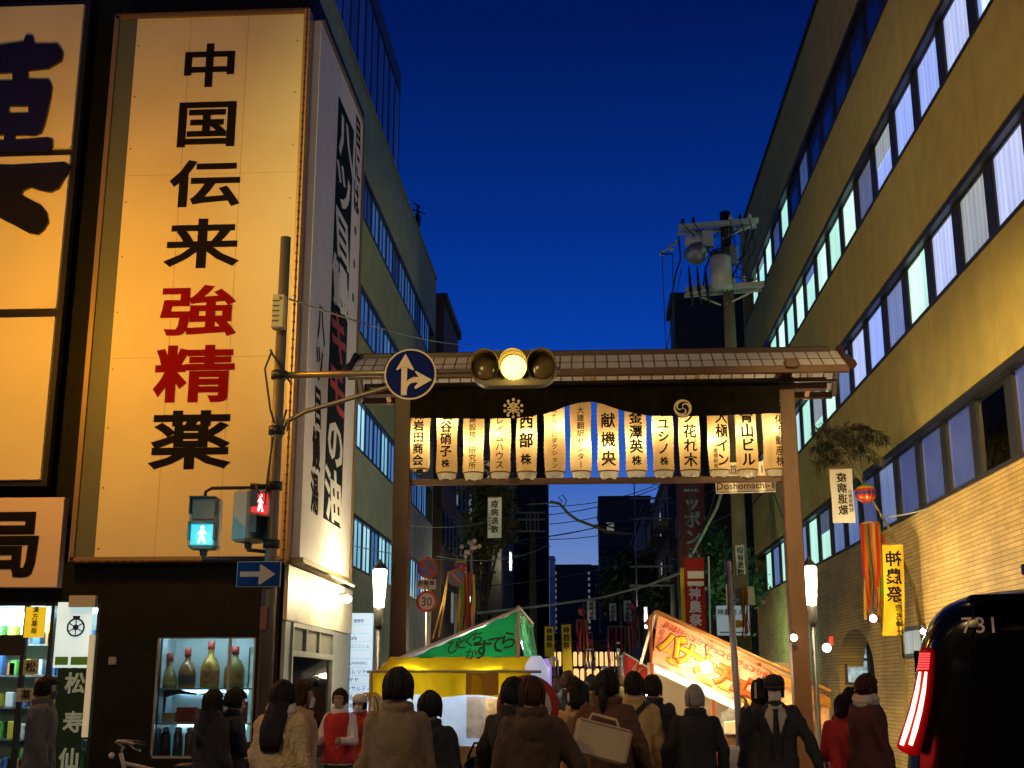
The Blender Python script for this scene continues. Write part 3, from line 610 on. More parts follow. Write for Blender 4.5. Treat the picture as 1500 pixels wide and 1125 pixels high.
for i, (y, z, cx, rr) in enumerate(((18.3, 1.6, (.05, .2, .18), .09), (18.9, 1.35, (.4, .4, .38), .12), (19.5, 1.5, (.3, .05, .03), .1))):
    solo(MB().lathe([(rr, z - .3), (rr * 1.1, z), (rr * .5, z + .15), (rr * .3, z + .3)], (PXC - .25, y, 0), 14), 'display_vase', M('vase_%d' % i, cx, .2, emit=tuple(q * .2 for q in cx), es=1), ['teal glass flask', 'white porcelain flask', 'dark red flask'][i] + ' in the side display window', 'flask', smooth=True)

# ---------------- sign boards
m_board = M('translucent_white_board', (.72, .68, .44), .55, var=.05, vs=1.2)
def ledstrip(pts, step, lab):
    pass
sg = thing('vertical_sign_board', 'tall pale sign board with seven vertical characters, two of them red', 'sign', (-5.7, PY, 3.27))
FL, FR_, FB, FT = -7.12, -4.19, 3.31, 11.63
build(MB().box(FL + .28, FR_ - .02, PY - .20, PY - .02, FB, FT), 'board', m_board, sg)
build(MB().box(FL, FL + .278, PY - .19, PY - .02, FB, FT), 'board_edge_strip', M('grey_green_strip', (.10, .12, .10), .5), sg)
for x in (FL + .28 + .85, FL + .28 + 1.75): build(MB().box(x, x + .006, PY - .203, PY - .199, FB + .02, FT - .02), 'joint', M('joint_grey', (.42, .38, .3), .6), sg)
for z in [FB + .12 + k_ * .86 for k_ in range(10)]:
    for x in (FL + .33, FR_ - .12): build(MB().disc((x, PY - .2, z), (1, 0, 0), (0, 0, 1), .014, (0, -.012, 0), 8), 'bolt', m_steel, sg)
for z in (FB + 2.86, FB + 5.7): build(MB().box(FL + .29, FR_ - .03, PY - .2025, PY - .199, z, z + .005), 'joint', M('joint_grey', (.42, .38, .3), .6), sg)
fr = MB(); fr.box(FL - .05, FR_ + .02, PY - .24, PY - .0, FT, FT + .07); fr.box(FL - .05, FR_ + .02, PY - .24, PY, FB - .07, FB); fr.box(FL - .07, FL, PY - .24, PY, FB - .07, FT + .07)
build(fr, 'frame', M('bronze_frame', (.30, .22, .12), .4, .5), sg)
def string(mb, a, b_, n, r=.012, sag=.02):
    a, b_ = Vector(a), Vector(b_); pts = []
    for i in range(n + 1):
        p = a.lerp(b_, i / n); pts.append(p + V(0, -.01 * (i % 2), 0)); mb.ell(p, (r * 1.8,) * 3, 6, 4)
    mb.tube(pts, r * .7, 5)
lt = MB(); string(lt, (FR_ + .03, PY - .27, FB - .05), (FR_ + .03, PY - .27, FT), 64); string(lt, (FL, PY - .27, FT + .05), (FR_ + .03, PY - .27, FT + .05), 24); string(lt, (FL, PY - .27, FB - .06), (FR_, PY - .27, FB - .06), 24)
solo(lt, 'rope_light', M('rope_light_rust', (.12, .05, .02), .5), 'unlit rope of small bulbs round the tall pale sign board', 'rope light')
build(MB().box(FR_ - .02, FR_ + .07, PY - .26, PY - .02, FB - .06, FT + .06), 'corner_post', M('copper_post', (.5, .3, .12), .35, .5), sg)
for ch, px, py, hpx, wpx, mt in (('中', 307, 97, 76, 94, m_ink), ('国', 303, 182, 80, 104, m_ink), ('伝', 301, 270, 78, 114, m_ink), ('来', 296, 358, 80, 116, m_ink), ('強', 290, 456, 80, 120, m_inkred), ('精', 285, 549, 88, 124, m_inkred), ('薬', 279, 646, 88, 122, m_ink)):
    c = P(px, py, PY - .2); k = MB(); sz = hpx * .00995; put(k, ch, c + V(0, -.002, 0), (1, 0, 0), (0, 0, 1), sz, .026, .008, wpx / hpx * .97); build(k, 'character', mt, sg)
# wall sign with the big character, cut by the frame edge
s2 = thing('wall_sign', 'huge orange lit wall sign split into three boards, with one giant brush character', 'sign', (-9.1, PY, 4.2))
xe = P(142, 300, PY).x
for i, (p0, p1, xr) in enumerate(((18, 226, 149), (236, 458, 133), (470, 706, 119))):
    za, zb = P(60, p1, PY).z, P(60, p0, PY).z; build(MB().bbox(-11.4, -7.72, PY - .2, PY - .02, za, zb, .006), 'board', m_board, s2)
build(MB().box(-11.5, -7.64, PY - .14, PY - .0, P(60, 712, PY).z - .02, P(60, 14, PY).z + .05), 'frame', m_black, s2)
k = MB()
def stroke(*pts): o_ = P(0, 0, PY - .203); k.prism([((P(x, y, PY - .203) - o_).x, (P(x, y, PY - .203) - o_).z) for x, y in pts], o_, (1, 0, 0), (0, 0, 1), (0, -.05, 0))
stroke((-70, 72), (0, 68), (36, 63), (40, 53), (50, 54), (53, 66), (86, 66), (94, 78), (92, 90), (72, 102), (44, 105), (20, 108), (-70, 112)); stroke((20, 108), (43, 105), (43, 118), (20, 120))
stroke((-70, 122), (20, 119.8), (43, 117.8), (73, 118), (78, 128), (76, 144), (73, 157), (-70, 157)); stroke((43.5, 157.2), (73, 157.2), (70, 172), (66, 186), (62, 196), (52, 200), (43.5, 200)); stroke((-70, 157.2), (15, 157.2), (15, 199), (-70, 200)); stroke((15.2, 168), (43.2, 167), (43.2, 199.6), (15.2, 200))
stroke((-70, 208), (20, 207), (72, 203), (79, 206), (79, 216), (72, 224), (-70, 225)); stroke((8, 200.2), (24, 200.2), (24, 206.6), (8, 206.8))
stroke((-80, 241), (20, 243), (96, 239), (104, 244), (99, 258), (88, 277), (76, 283), (62, 281), (46, 276), (36, 280), (33, 287), (48, 295), (62, 302), (71, 313), (73, 326), (66, 338), (57, 345), (44, 343), (20, 330), (-10, 315), (-80, 296))
build(k, 'character', M('black_gloss_letter', (.012, .011, .012), .12), s2)
s3 = thing('wall_sign', 'pale square sign with one black character above the shop entrance', 'sign', (-9.1, PY, 3))
za, zb = P(40, 862, PY).z, P(40, 732, PY).z; build(MB().bbox(-11.4, P(97, 800, PY).x, PY - .2, PY - .02, za, zb, .006), 'board', M('pale_peach_board', (.72, .60, .50), .55), s3)
k = MB(); put(k, '局', P(12, 797, PY - .2) + V(-.02, -.002, 0), (1, 0, 0), (0, 0, 1), .98, .032, .02, 1.05); build(k, 'character', m_ink, s3)

# side sign board: white, dark middle band
sx = PXC + .02; sy0, sy1 = 17.0, PX(522, 500, PXC + .2).y
sb = thing('side_sign_board', 'narrow white street side sign board with a dark middle band of white and red characters', 'sign', (sx, (sy0 + sy1) / 2, 3.27))
build(MB().box(sx, sx + .18, sy0 + .02, sy1, FB, FT), 'board', M('white_side_board', (.78, .76, .76), .5, var=.05), sb)
W_ = sy1 - sy0; n0, n1 = sy0 + W_ * .40, sy0 + W_ * .76; nz0, nz1 = FB + .75, FT - .55
build(MB().box(sx + .18, sx + .19, n0, n1, nz0, nz1), 'middle_band', M('dark_navy_band', (.006, .012, .016), .8, spec=.1), sb)
build(MB().box(sx - .0, sx + .24, sy0 + .0, sy1 + .04, FB - .07, FB), 'bottom_rail', MATS['bronze_frame'], sb); build(MB().box(sx, sx + .22, sy1, sy1 + .04, FB, FT + .05), 'edge_rail', MATS['bronze_frame'], sb); build(MB().box(sx, sx + .22, sy0 + .07, sy1, FT, FT + .05), 'top_rail', MATS['bronze_frame'], sb)
u, v = V(0, 1, 0), V(0, 0, 1); cy_ = (n0 + n1) / 2; st = (nz1 - nz0) / 8.1; xx = sx + .191
for i, ch in enumerate('八ツ目鰻キモの油'):
    k = MB(); put(k, ch, (xx, cy_, nz1 - st * (i + .62)), u, v, st * .98, .03, .006, 1.15 * (n1 - n0) / st / 1.1, shear=-.22); build(k, 'character', M('rust_red_letter', (.40, .03, .015), .6) if ch in 'キモ' else m_white, sb)
yl = sy0 + W_ * .22; h2 = (P(440, 430, 18).z - nz0) / 6.3
for i, ch in enumerate('八ツ目鰻湯'): k = MB(); put(k, ch, (xx - .01, yl, PX(450, 470, sx).z - h2 * 1.2 * i), u, v, h2 * 1.15, .03, .006, .85, shear=-.2); build(k, 'character', m_ink, sb)
yr = sy0 + W_ * .88; zr = PX(518, 215, sx).z
for i, ch in enumerate('目には・・・'): k = MB(); put(k, ch, (xx - .01, yr, zr - .62 * i), u, v, .62, .03, .006, .85, shear=-.2); build(k, 'character', m_ink, sb)
lt = MB(); string(lt, (sx + .26, sy0 + .1, FB - .1), (sx + .26, sy1, FB - .1), 40, .014)
solo(lt, 'rope_light', M('rope_light_pale', (.5, .45, .35), .4), 'pale rope of small bulbs under the narrow side sign', 'rope light')
# lamp fixed on the cream fascia
a = V(PXC + .2, 20.6, 2.98); t = thing('wall_lamp', 'bright wall lamp on the cream fascia under the side sign', 'lamp', a)
build(MB().tube([a + V(-.14, 0, .08), a + V(0, 0, .08)], .03), 'bracket', m_steel, t); build(MB().ell(a, (.07, .09, .06)), 'lamp_glass', M('lamp_hot', (1, .9, .7), .4, emit=(1, .86, .6), es=30), t, True)
lamp_light(a + V(.1, 0, .05), 40, (1, .85, .58), .06, t)
# directory board standing past the pharmacy
t = thing('directory_board', 'white lit tenant directory board standing past the pharmacy side', 'sign', (-4.0, 22.6, 0)); q = fbox(483, 546, 898, 1060, 22.6, 22.72)
build(MB().bbox(q[0], q[1], q[2], q[3], .1, q[5], .01), 'board', M('directory_lit', (.6, .7, .75), .5, emit=(.34, .52, .72), es=1), t)
k = MB(); rows = ['Euroad 道修町', '', 'Cafe', '株式会社コニッシュ', '', 'AZUREPLANNING', '大成パレット', 'ササヤ', '安田コンサルティ', '医薬品会館', '東洋薬', '日新化学']
zz = q[5] - .14; 
for i, tx in enumerate(rows):
    k = MB()
    if tx: htext(k, tx, ((q[0] + q[1]) / 2, 22.598, zz - i * .15), (1, 0, 0), (0, 0, 1), .105 if len(tx) < 9 else .078, .012, sx=.9); build(k, 'lettering', M('directory_ink', (.05, .08, .16), .5), t)
k = MB()
for i in range(11): k.box(q[0] + .03, q[1] - .03, 22.594, 22.599, zz - .075 - i * .15, zz - .07 - i * .15)
build(k, 'rule_line', MATS['directory_ink'], t)
# ------------------------------------------------------------------ festival gate across the street
GY = 18.5; GL, GR = -2.80, 3.07; 
gz = lambda py, Y=GY: P(1000, py, Y).z
gt = thing('festival_gate', 'reddish timber street gate with a small translucent ridge roof', 'gate', (.13, GY, 0))
for x in (GL, GR):
    build(MB().bbox(x - .125, x + .125, GY - .125, GY + .125, 0, gz(557), .012), 'post', m_brown, gt)
    build(MB().bbox(x - .2, x + .2, GY - .2, GY + .2, 0, .35, .015), 'post_base', M('concrete', CONC, .85, bump=.4), gt)
zb = gz(572); build(MB().bbox(GL - .62, GR + .62, GY - .09, GY + .09, zb - .02, zb + .16, .01), 'main_beam', m_brown, gt)
zl = gz(703); build(MB().bbox(GL + .125, GR - .125, GY - .05, GY + .05, zl - .045, zl + .045, .008), 'lower_beam', m_brown, gt)
FY, BY = GY - .62, GY + .75; zr = gz(520); zf = P(1000, 542, FY).z; zbk = zr - (zr - zf) * (BY - GY) / (GY - FY)
RL, RR = P(527, 528, GY).x, P(1214, 516, GY).x; EL, ER = RL - .06, RR + .16
build(MB().bbox(RL, RR, GY - .09, GY + .09, zr - .03, zr + .085, .015), 'ridge_beam', M('dark_brown_timber', (.035, .014, .011), .5, var=.2), gt)
build(MB().bbox(EL, ER, FY - .03, FY + .05, zf - .07, zf + .045, .01), 'eave_beam', m_brown, gt)
build(MB().bbox(EL, ER, BY - .05, BY + .03, zbk - .07, zbk + .035, .01), 'eave_beam', m_brown, gt)
m_poly = M('milky_roof_sheet', (.60, .56, .58), .4, trans=.4, var=.08, vs=3)
npn = 42
for k in range(npn):
    xa = EL + (ER - EL) * k / npn; xb = EL + (ER - EL) * (k + 1) / npn; g_ = .011
    for (ya, yb, za_, zb_) in ((GY - .06, FY + .04, zr + .0, zf + .05), (GY + .06, BY - .04, zr, zbk + .045)):
        a, b_, c, d_ = V(xa + g_, ya, za_), V(xb - g_, ya, za_), V(xb - g_, yb, zb_), V(xa + g_, yb, zb_); h = V(0, 0, .012)
        build(MB().rings([[a, b_, c, d_], [a + h, b_ + h, c + h, d_ + h]]), 'roof_panel', m_poly, gt)
rb = MB()
for k in range(npn + 1):
    x = EL + (ER - EL) * k / npn
    for (yb, zb_) in ((FY + .04, zf + .045), (BY - .04, zbk + .04)):
        s = 1 if yb > GY else -1; rb.tube([(x, GY + s * .06, zr - .005), (x, yb, zb_)], .011, 4)
for yb, t_ in ((GY - .35, .5), (GY + .28, .35), (GY + .55, .75)):
    zz = zr + ((zf if yb < GY else zbk) + .045 - zr) * t_; rb.tube([(EL, yb, zz - .01), (ER, yb, zz - .01)], .012, 4)
build(rb, 'roof_grid', M('brown_grid', (.10, .05, .03), .5), gt)
for x in (GL - .35, GL + 1.4, .13, GR - 1.3, GR + .45):
    for (yb, zb_) in ((FY, zf), (BY, zbk)):
        build(MB().obox(((x), (GY + yb) / 2, (zr + zb_) / 2 - .045), (.035, 0, 0), (0, (yb - GY) / 2, (zb_ - zr) / 2), (0, 0, .035)), 'rafter', M('light_timber', (.32, .16, .06), .5, var=.2), gt)
for x in (GL, GR):
    build(MB().bbox(x - .09, x + .09, FY - .1, BY + .1, zb + .165, zb + .30, .01), 'cross_beam', m_brown, gt)
    build(MB().bbox(x - .08, x + .08, GY - .08, GY + .08, zb + .30, zr - .035, .008), 'king_post', m_brown, gt)
for s, x in ((-1, EL), (1, ER)):
    q = MB()
    for (yb, zb_) in ((FY - .08, zf), (BY + .08, zbk)):
        pts = [V(x, GY, zr + .07), V(x + s * .01, (GY * .6 + yb * .4), zr * .62 + zb_ * .38 + .01), V(x + s * .03, yb, zb_ + .03)]
        q.tube(pts, [.06, .055, .075], 6)
    build(q, 'gable_board', MATS['dark_brown_timber'], gt)
build(MB().tube([(GL - .5, GY - .24, zb + .065), (GR + .75, GY - .24, zb + .065)], .022), 'curtain_rod', m_black, gt)
# scalloped dark curtain with two crests
def cu_bottom(t):
    t2 = (t * 2) % 1.0 if t < .999 else 1; s = abs(t - .49) / .5
    a = gz(612); dip = gz(592)
    k = math.exp(-((t - .482) / .10) ** 2)
    return a + (dip - a) * k - .03 * sin(pi * t2)
def cu(i, j):
    x = GL + .13 + (GR - GL - .26) * i; z1 = zb + .06; z0 = cu_bottom(i)
    return V(x, GY - .25 + .012 * sin(i * 70) * j + .006 * sin(i * 173 + 1), z1 + (z0 - z1) * j)
ct = thing('gate_curtain', 'black scalloped curtain with two pale round crests hung under the gate beam', 'curtain', (.13, GY, zb))
build(MB().sheet(cu, 160, 10), 'cloth', M('black_cloth', (.007, .006, .0055), .95, spec=.05, var=.3, vs=5), ct, True)
m_crest = M('cream_crest', (.72, .60, .40), .7)
c1, c2 = P(752, 598, GY - .28), P(1000, 598, GY - .28); r_ = .145
k = MB(); put(k, '楽', c1, (1, 0, 0), (0, 0, 1), .2, .022, .01)
for j in range(10):
    a = 2 * pi * j / 10 + .3; k.ell(c1 + V(cos(a) * .135, -.006, sin(a) * .135), (.024, .005, .024), 8, 5)
build(k, 'crest', m_crest, ct)
k = MB(); k.disc(c2, (1, 0, 0), (0, 0, 1), r_, (0, -.008, 0)); build(k, 'crest', m_crest, ct)
k = MB()
for j in range(3):
    a0 = 2 * pi * j / 3 + .5; pts = [c2 + V(cos(a0 - t_ * 1.9) * (.045 + .07 * t_), -.012, sin(a0 - t_ * 1.9) * (.045 + .07 * t_)) for t_ in [q / 7 for q in range(8)]]
    k.tube(pts, [.034, .032, .026, .02, .015, .011, .007, .003], 8, flat=.3)
    k.ell(pts[0], (.036, .005, .036), 10, 6)
for j in range(28):
    a, b_ = 2 * pi * j / 28, 2 * pi * (j + 1) / 28; k.tube([c2 + V(cos(a) * .142, -.009, sin(a) * .142), c2 + V(cos(b_) * .142, -.009, sin(b_) * .142)], .007, 4, False)
build(k, 'crest_print', m_ink, ct)

# paper lanterns
def lantern_mat():
    m = M('lantern_paper', (.95, .76, .44), .7, emit=(1, .56, .18), es=.22, trans=.85, var=.05, vs=9, clear=.27); return m
m_lan = lantern_mat(); m_bag = glassmat('clear_plastic', (.97, .97, .97), .72, .15); m_ring = M('lantern_ring', (.10, .05, .02), .5)
LX_ = [615, 655, 694, 733, 772, 812, 851, 891, 931, 971, 1010, 1052, 1093, 1134]
LT = [('株岩田商会', 1), ('塩谷硝子株', 1), ('日建設技術研究所', 0), ('フレイムハウス', 0), ('西部株', 1), ('株ナウプロダクション', 0), ('大建翻訳センター', 0), ('献機央', 2), ('金澤英株', 1), ('リユシノ株', 1), ('ノ花れ木', 2), ('大槇イン', 2), ('青山ビル', 1), ('住化不動産株', 0)]
LTX = ['株岩田商会', '塩谷硝子株', '日建設技術研究所', 'フレイムハウス', '西部株', '株ナウプロダクション', '大建翻訳センター', '献機央', '金澤英株', 'リユシノ株', 'ノ花れ木', '大槇イン', '青山ビル', '住化不動産株']
LLAB = ['lantern nearest the left gate post, without a plastic hem', 'lantern second from the left gate post, five bold characters', 'lantern third from the left gate post, long column of small characters', 'lantern fourth from the left gate post, one column of angular kana',
        'lantern under the left crest with three very large characters', 'lantern right of the left crest with a long column of tiny kana', 'lantern left of the curtain peak, kana below two kanji', 'lantern at the curtain peak with wide spaced characters', 'lantern just right of the curtain peak with four bold characters', 'lantern left of the right crest with thick kana over one small kanji',
        'lantern under the right crest with loose brush strokes', 'lantern with an offset main column and a tiny second column', 'lantern second from the right gate post, four very bold characters', 'lantern nearest the right gate post, thin column at its edge']
for i, px in enumerate(LX_):
    x = P(px, 650, GY).x; zt = gz(588) + random.uniform(-.01, .01); zb_ = gz(693 if i else 687) ; zq = zb_ + .02; R0 = .163
    t = thing('paper_lantern', 'white and gold ' + LLAB[i], 'lantern', (x, GY, zb_), 'paper lanterns hanging in the festival gate')
    prof = []; nr = 15
    for q in range(nr * 2 + 1):
        f_ = q / (nr * 2); rr = R0 * (1 + .035 * sin(f_ * 9 + i)) * (1.0 if q % 2 else .962)
        if f_ < .06: rr *= .93 + f_ * 1.1
        prof.append((rr, zq + (zt - zq) * f_))
    tilt = random.uniform(-.012, .012)
    sh_ = MB().lathe(prof, (0, 0, 0), 26, False); sh_.v = [(vx_ + (vz - zt) * tilt + x, vy_ + GY, vz) for vx_, vy_, vz in sh_.v]
    build(sh_, 'paper_shade', m_lan, t, True)
    build(MB().lathe([(R0 * .5, zt), (R0 * .95, zt), (R0 * .95, zt + .03), (R0 * .5, zt + .03)], (x, GY, 0), 20), 'ring', m_ring, t); build(MB().lathe([(R0 * .96, zq - .004), (R0 * 1.0, zq), (R0 * 1.0, zq + .014), (R0 * .96, zq + .018)], (x, GY, 0), 22, False), 'ring', m_ring, t)
    build(MB().lathe([(.05, zq - .055), (.055, zq - .01), (.055, zq + .01)], (x, GY, 0), 8), 'ring', M('lamp_socket', (.02, .015, .01), .5), t)
    build(MB().tube([(x, GY, zt + .02), (x, GY, zb + .0)], .008, 5), 'cord', m_wire, t)
    bx, bz = random.uniform(-.05, .05), zq + (zt - zq) * random.uniform(.32, .72)
    build(MB().ell((x + bx, GY, bz), (.03, .03, .042), 10, 6), 'bulb', M('bulb_hot', (1, .9, .7), .4, emit=(1, .74, .36), es=30), t, True)
    lamp_light((x + bx, GY, bz), 8.5, (1, .76, .38), .06, t)
    if i:
        zbag = zb_ - .14 - random.uniform(0, .03)
        build(MB().sheet(lambda a, j: V(x + R0 * (.90 - .16 * j * j + .03 * sin(a * 33 + i) * j) * cos(2 * pi * a), GY + R0 * (.9 - .16 * j * j) * sin(2 * pi * a), zq + .02 - j * (.10 + .03 * ((i * 7) % 5) / 4 + .012 * sin(a * 29 + i * 2))), 26, 3), 'plastic_hem', M('milky_plastic_hem', (.85, .85, .82), .25, trans=.7, var=.15, vs=25, clear=.3), t, True)
    # the inscription follows the round face
    k = MB(); tx, wt = LT[i]; n_ = len(tx); z1 = gz(597) if n_ > 4 else gz(604); z0 = zb_ + .06; stp = (z1 - z0) / n_
    size = min(stp * .98, .24); off = {13: .075, 11: .05, 2: .0}.get(i, 0); sxx = 1.0 if wt == 0 else 1.12 if size < .17 else 1.0
    for q, ch in enumerate(tx):
        zc = z1 - stp * (q + .5); sz = size * (.7 if ch == '株' and wt and q else 1)
        s0 = len(k.v); put(k, ch, (off, 0, zc), (1, 0, 0), (0, 0, 1), sz, (.012, .03, .022)[wt], .004, sxx, rot=-pi / 2 if ch == 'ー' else 0)
    if i == 11: vtext(k, '淀屋橋駅南', (-.07, 0, zb_ + .43), (1, 0, 0), (0, 0, 1), .075, .01, depth=.004)
    if i == 10: vtext(k, '株式会社', (.08, 0, zb_ + .6), (1, 0, 0), (0, 0, 1), .05, .01, depth=.004)
    RR_ = R0 * 1.02
    k.v = [(x + RR_ * sin(a_ / RR_) + (vz - zt) * tilt, GY - (RR_ + .004) * cos(a_ / RR_) + min(0, vy_), vz) for a_, vy_, vz in k.v]
    build(k, 'lettering', m_ink, t)
# street name signs on the far side of the lower beam
YS = 19.3; a = P(1092, 711, YS); t = thing('street_name_sign', 'white street name plate lettered in blue roman type under the gate beam', 'sign', a)
tl = R(1.5); u, v = V(cos(tl), 0, sin(tl)), V(-sin(tl), 0, cos(tl))
build(MB().obox(a, u * .465, v * .115, V(0, .012, 0)), 'plate', M('sign_white', (.86, .84, .86), .6), t)
k = MB(); htext(k, 'Doshomachi-1', a + V(-.0, -.013, .0), u, v, .155, .008, .004, 1.0); build(k, 'lettering', m_navy, t)
k = MB()
for (c, hu, hv) in ((v * .098, .44, .005), (v * -.098, .44, .005), (u * .44, .005, .1), (u * -.44, .005, .1)): k.obox(a + c + V(0, -.0135, 0), u * hu, v * hv, V(0, .0015, 0))
build(k, 'border', m_navy, t)
a = P(1092, 688, YS) ; t = thing('street_name_sign', 'white street name plate with blue kanji half hidden behind the lanterns', 'sign', a)
build(MB().obox(a, u * .5, v * .12, V(0, .012, 0)), 'plate', MATS['sign_white'], t); k = MB(); htext(k, '道修町1', a + V(0, -.013, 0), u, v, .17, .01, .004); build(k, 'lettering', m_navy, t)
solo(MB().tube([P(1062, 690, YS + .05), P(1122, 688, YS + .05)], .02).tube([P(1092, 720, YS + .05), P(1093, 640, YS + .05)], .025), 'sign_bracket', m_steel, 'thin steel bracket carrying the two street name plates', 'bracket')

# gate side lamps
def side_lamp(px, py, Y, label, power):
    a = P(px, py, Y); t = thing('street_lantern', label, 'street lamp', (a.x, Y, 0), 'tall glass lanterns beside the gate posts')
    build(MB().lathe([(.07, 0), (.07, .3), (.045, .35), (.04, a.z - .62)], (a.x, Y, 0), 12), 'pole', m_dark, t, True)
    build(MB().lathe([(.04, a.z - .64), (.07, a.z - .58), (.09, a.z - .34), (.08, a.z - .30)], (a.x, Y, 0), 12), 'collar', m_dark, t, True)
    build(MB().lathe([(.078, a.z - .30), (.10, a.z + .02), (.115, a.z + .27), (.10, a.z + .30)], (a.x, Y, 0), 6), 'lamp_glass', M('lantern_glass_lit', (1, .9, .7), .3, emit=(1, .84, .52), es=22), t)
    q = MB()
    for j in range(6):
        c_, s_ = cos(2 * pi * j / 6), sin(2 * pi * j / 6); q.tube([(a.x + .081 * c_, Y + .081 * s_, a.z - .30), (a.x + .103 * c_, Y + .103 * s_, a.z + .02), (a.x + .118 * c_, Y + .118 * s_, a.z + .27)], .006, 5)
    build(q, 'glazing_bar', m_dark, t); build(MB().lathe([(.125, a.z + .3), (.115, a.z + .33), (.05, a.z + .4), (.02, a.z + .46)], (a.x, Y, 0), 6), 'cap', m_dark, t)
    lamp_light((a.x, Y - .28, a.z), power, (1, .78, .42), .1, t)
side_lamp(556, 862, 19.6, 'glowing tapered glass lantern on a dark pole left of the gate', 170)
side_lamp(1187, 858, 19.9, 'glowing tapered glass lantern on a dark pole right of the gate', 210)

# ------------------------------------------------------------------ signal pole with its arms, signals and signs
SY = 13.5; pb = P(388, 1006, SY); px_ = pb.x
sp = thing('signal_pole', 'weathered steel signal pole in front of the tall pale sign board', 'pole', (px_, SY, 0))
ztop = P(420, 348, SY).z
build(MB().lathe([(.088, 0), (.080, 2.9), (.066, 3.0), (.060, ztop)], (px_, SY, 0), 16), 'pole', M('weathered_pole', (.16, .135, .10), .5, .4, var=.35, vs=4, bump=.2, stretch=(1, 1, .2)), sp, True)
arm1 = P(600, 547, SY).z; arm2a, arm2b = P(415, 612, SY).z, P(560, 570, SY).z; xa = P(820, 545, SY).x
build(MB().tube([(px_, SY, arm1 + .0), (xa, SY, arm1 + .02)], [.04, .03], 10), 'upper_arm', M('arm_steel', (.22, .17, .13), .4, .6), sp, True)
build(MB().tube([(px_, SY, P(0, 660, SY).z), (px_ + .1, SY, arm2a - .05), (px_ + .32, SY, arm2a + .07), (P(560, 570, SY).x, SY, arm2b), (P(640, 550, SY).x, SY, arm1)], .028, 10), 'brace_arm', MATS['arm_steel'], sp, True)
for z in (arm1, arm2a - .15, 3.1, 2.75, 3.75): build(MB().lathe([(.07, z - .05), (.095, z - .045), (.095, z + .045), (.07, z + .05)], (px_, SY, 0), 14), 'clamp', m_dark, sp, True)
q = MB()
for pts in ([(398, 515), (388, 540), (396, 600), (402, 620)], [(400, 640), (392, 700), (388, 740), (375, 712)], [(420, 600), (412, 625), (420, 632), (424, 615)], [(392, 700), (398, 715), (402, 705)], [(425, 560), (400, 520), (396, 512)]): q.tube([P(x, y, SY - .13) for x, y in pts], .012, 6)
build(q, 'cable', m_wire, sp, True)
q = P(380, 1006, SY - .14); build(MB().obox(P(386, 905, SY - .14), (.035, 0, 0), (0, .01, 0), (0, 0, .12)), 'sticker', M('sticker_red', (.3, .06, .04), .5), sp)
# detector box
a = P(409, 458, SY - .16); t = thing('control_box', 'beige ribbed box clamped high on the signal pole', 'box', a); h = .21
build(MB().bbox(a.x - .075, a.x + .075, SY - .24, SY - .1, a.z - .2, a.z + .2, .012), 'case', M('beige_case', (.5, .38, .18), .5), t)
for dz in (-.12, -.06, 0, .06, .12): build(MB().box(a.x - .06, a.x + .02, SY - .246, SY - .24, a.z + dz - .008, a.z + dz + .008), 'vent_slot', m_dark, t)
build(MB().disc((a.x + .03, SY - .24, a.z + .15), (1, 0, 0), (0, 0, 1), .018, (0, -.01, 0), 12), 'key_lock', m_dark, t)
# horizontal traffic light
c = P(753, 541, SY - .05); t = thing('traffic_light', 'horizontal three lamp traffic light showing yellow over the street', 'traffic light', c)
HW, HH, HD = .485, .205, .16
pf = [(-HW + .2 - .2 * cos(a_), HH * sin(a_)) for a_ in [pi / 2 * q / 5 for q in range(-5, 6)]]
poly = [(-HW + .19 + -.19 * cos(a_) * 1.0, HH * sin(a_)) for a_ in [pi / 2 * q / 6 for q in range(-6, 7)]]
poly = poly + [(-x, y) for x, y in reversed(poly)]
poly = [(-x, y) for x, y in poly]
build(MB().prism(poly, c + V(0, .08, 0), (1, 0, 0), (0, 0, 1), (0, -HD, 0)), 'housing', M('signal_housing', (.05, .04, .028), .45, var=.1), t)
for i, (dx, e) in enumerate(((-.32, None), (0, 1), (.32, None))):
    lc = c + V(dx, -.08, 0)
    ln = MB().ell(lc + V(0, -.005, 0), (.145, .035, .145), 24, 8)
    build(ln, 'lens', M('yellow_lens_lit', (1, .7, .1), .3, emit=(1, .58, .07), es=9) if e else M('unlit_lens', (.05, .035, .02), .15), t, True)
    vs_ = MB()
    for rr, d0 in ((.165, 0),):
        A = []; n_ = 26
        for j in range(n_ + 1):
            a_ = -pi * .28 + (pi * 1.56) * j / n_; A.append(a_)
        top = [[lc + V(cos(a_) * r__, y_, sin(a_) * r__) for a_ in A] for r__, y_ in ((.165, 0), (.165, -.22), (.158, -.22), (.158, 0))]
        dv = [.05 + .95 * max(0, sin((j / n_) * pi)) for j in range(n_ + 1)]
        for ri in (1, 2):
            for j in range(n_ + 1): top[ri][j].y = lc.y - .24 * dv[j] ** .6
        o_ = len(vs_.v); vs_.rings(top, False, False)
    build(vs_, 'visor', M('signal_visor', (.06, .048, .03), .5), t, True)
lamp_light(c + V(0, -.42, 0), 14, (1, .6, .1), .1, t)
build(MB().obox(c + V(-.2, .12, .1), (.03, 0, 0), (0, .08, 0), (0, 0, .14)), 'bracket', m_steel, t); build(MB().obox(c + V(.2, .12, .1), (.03, 0, 0), (0, .08, 0), (0, 0, .14)), 'bracket', m_steel, t)
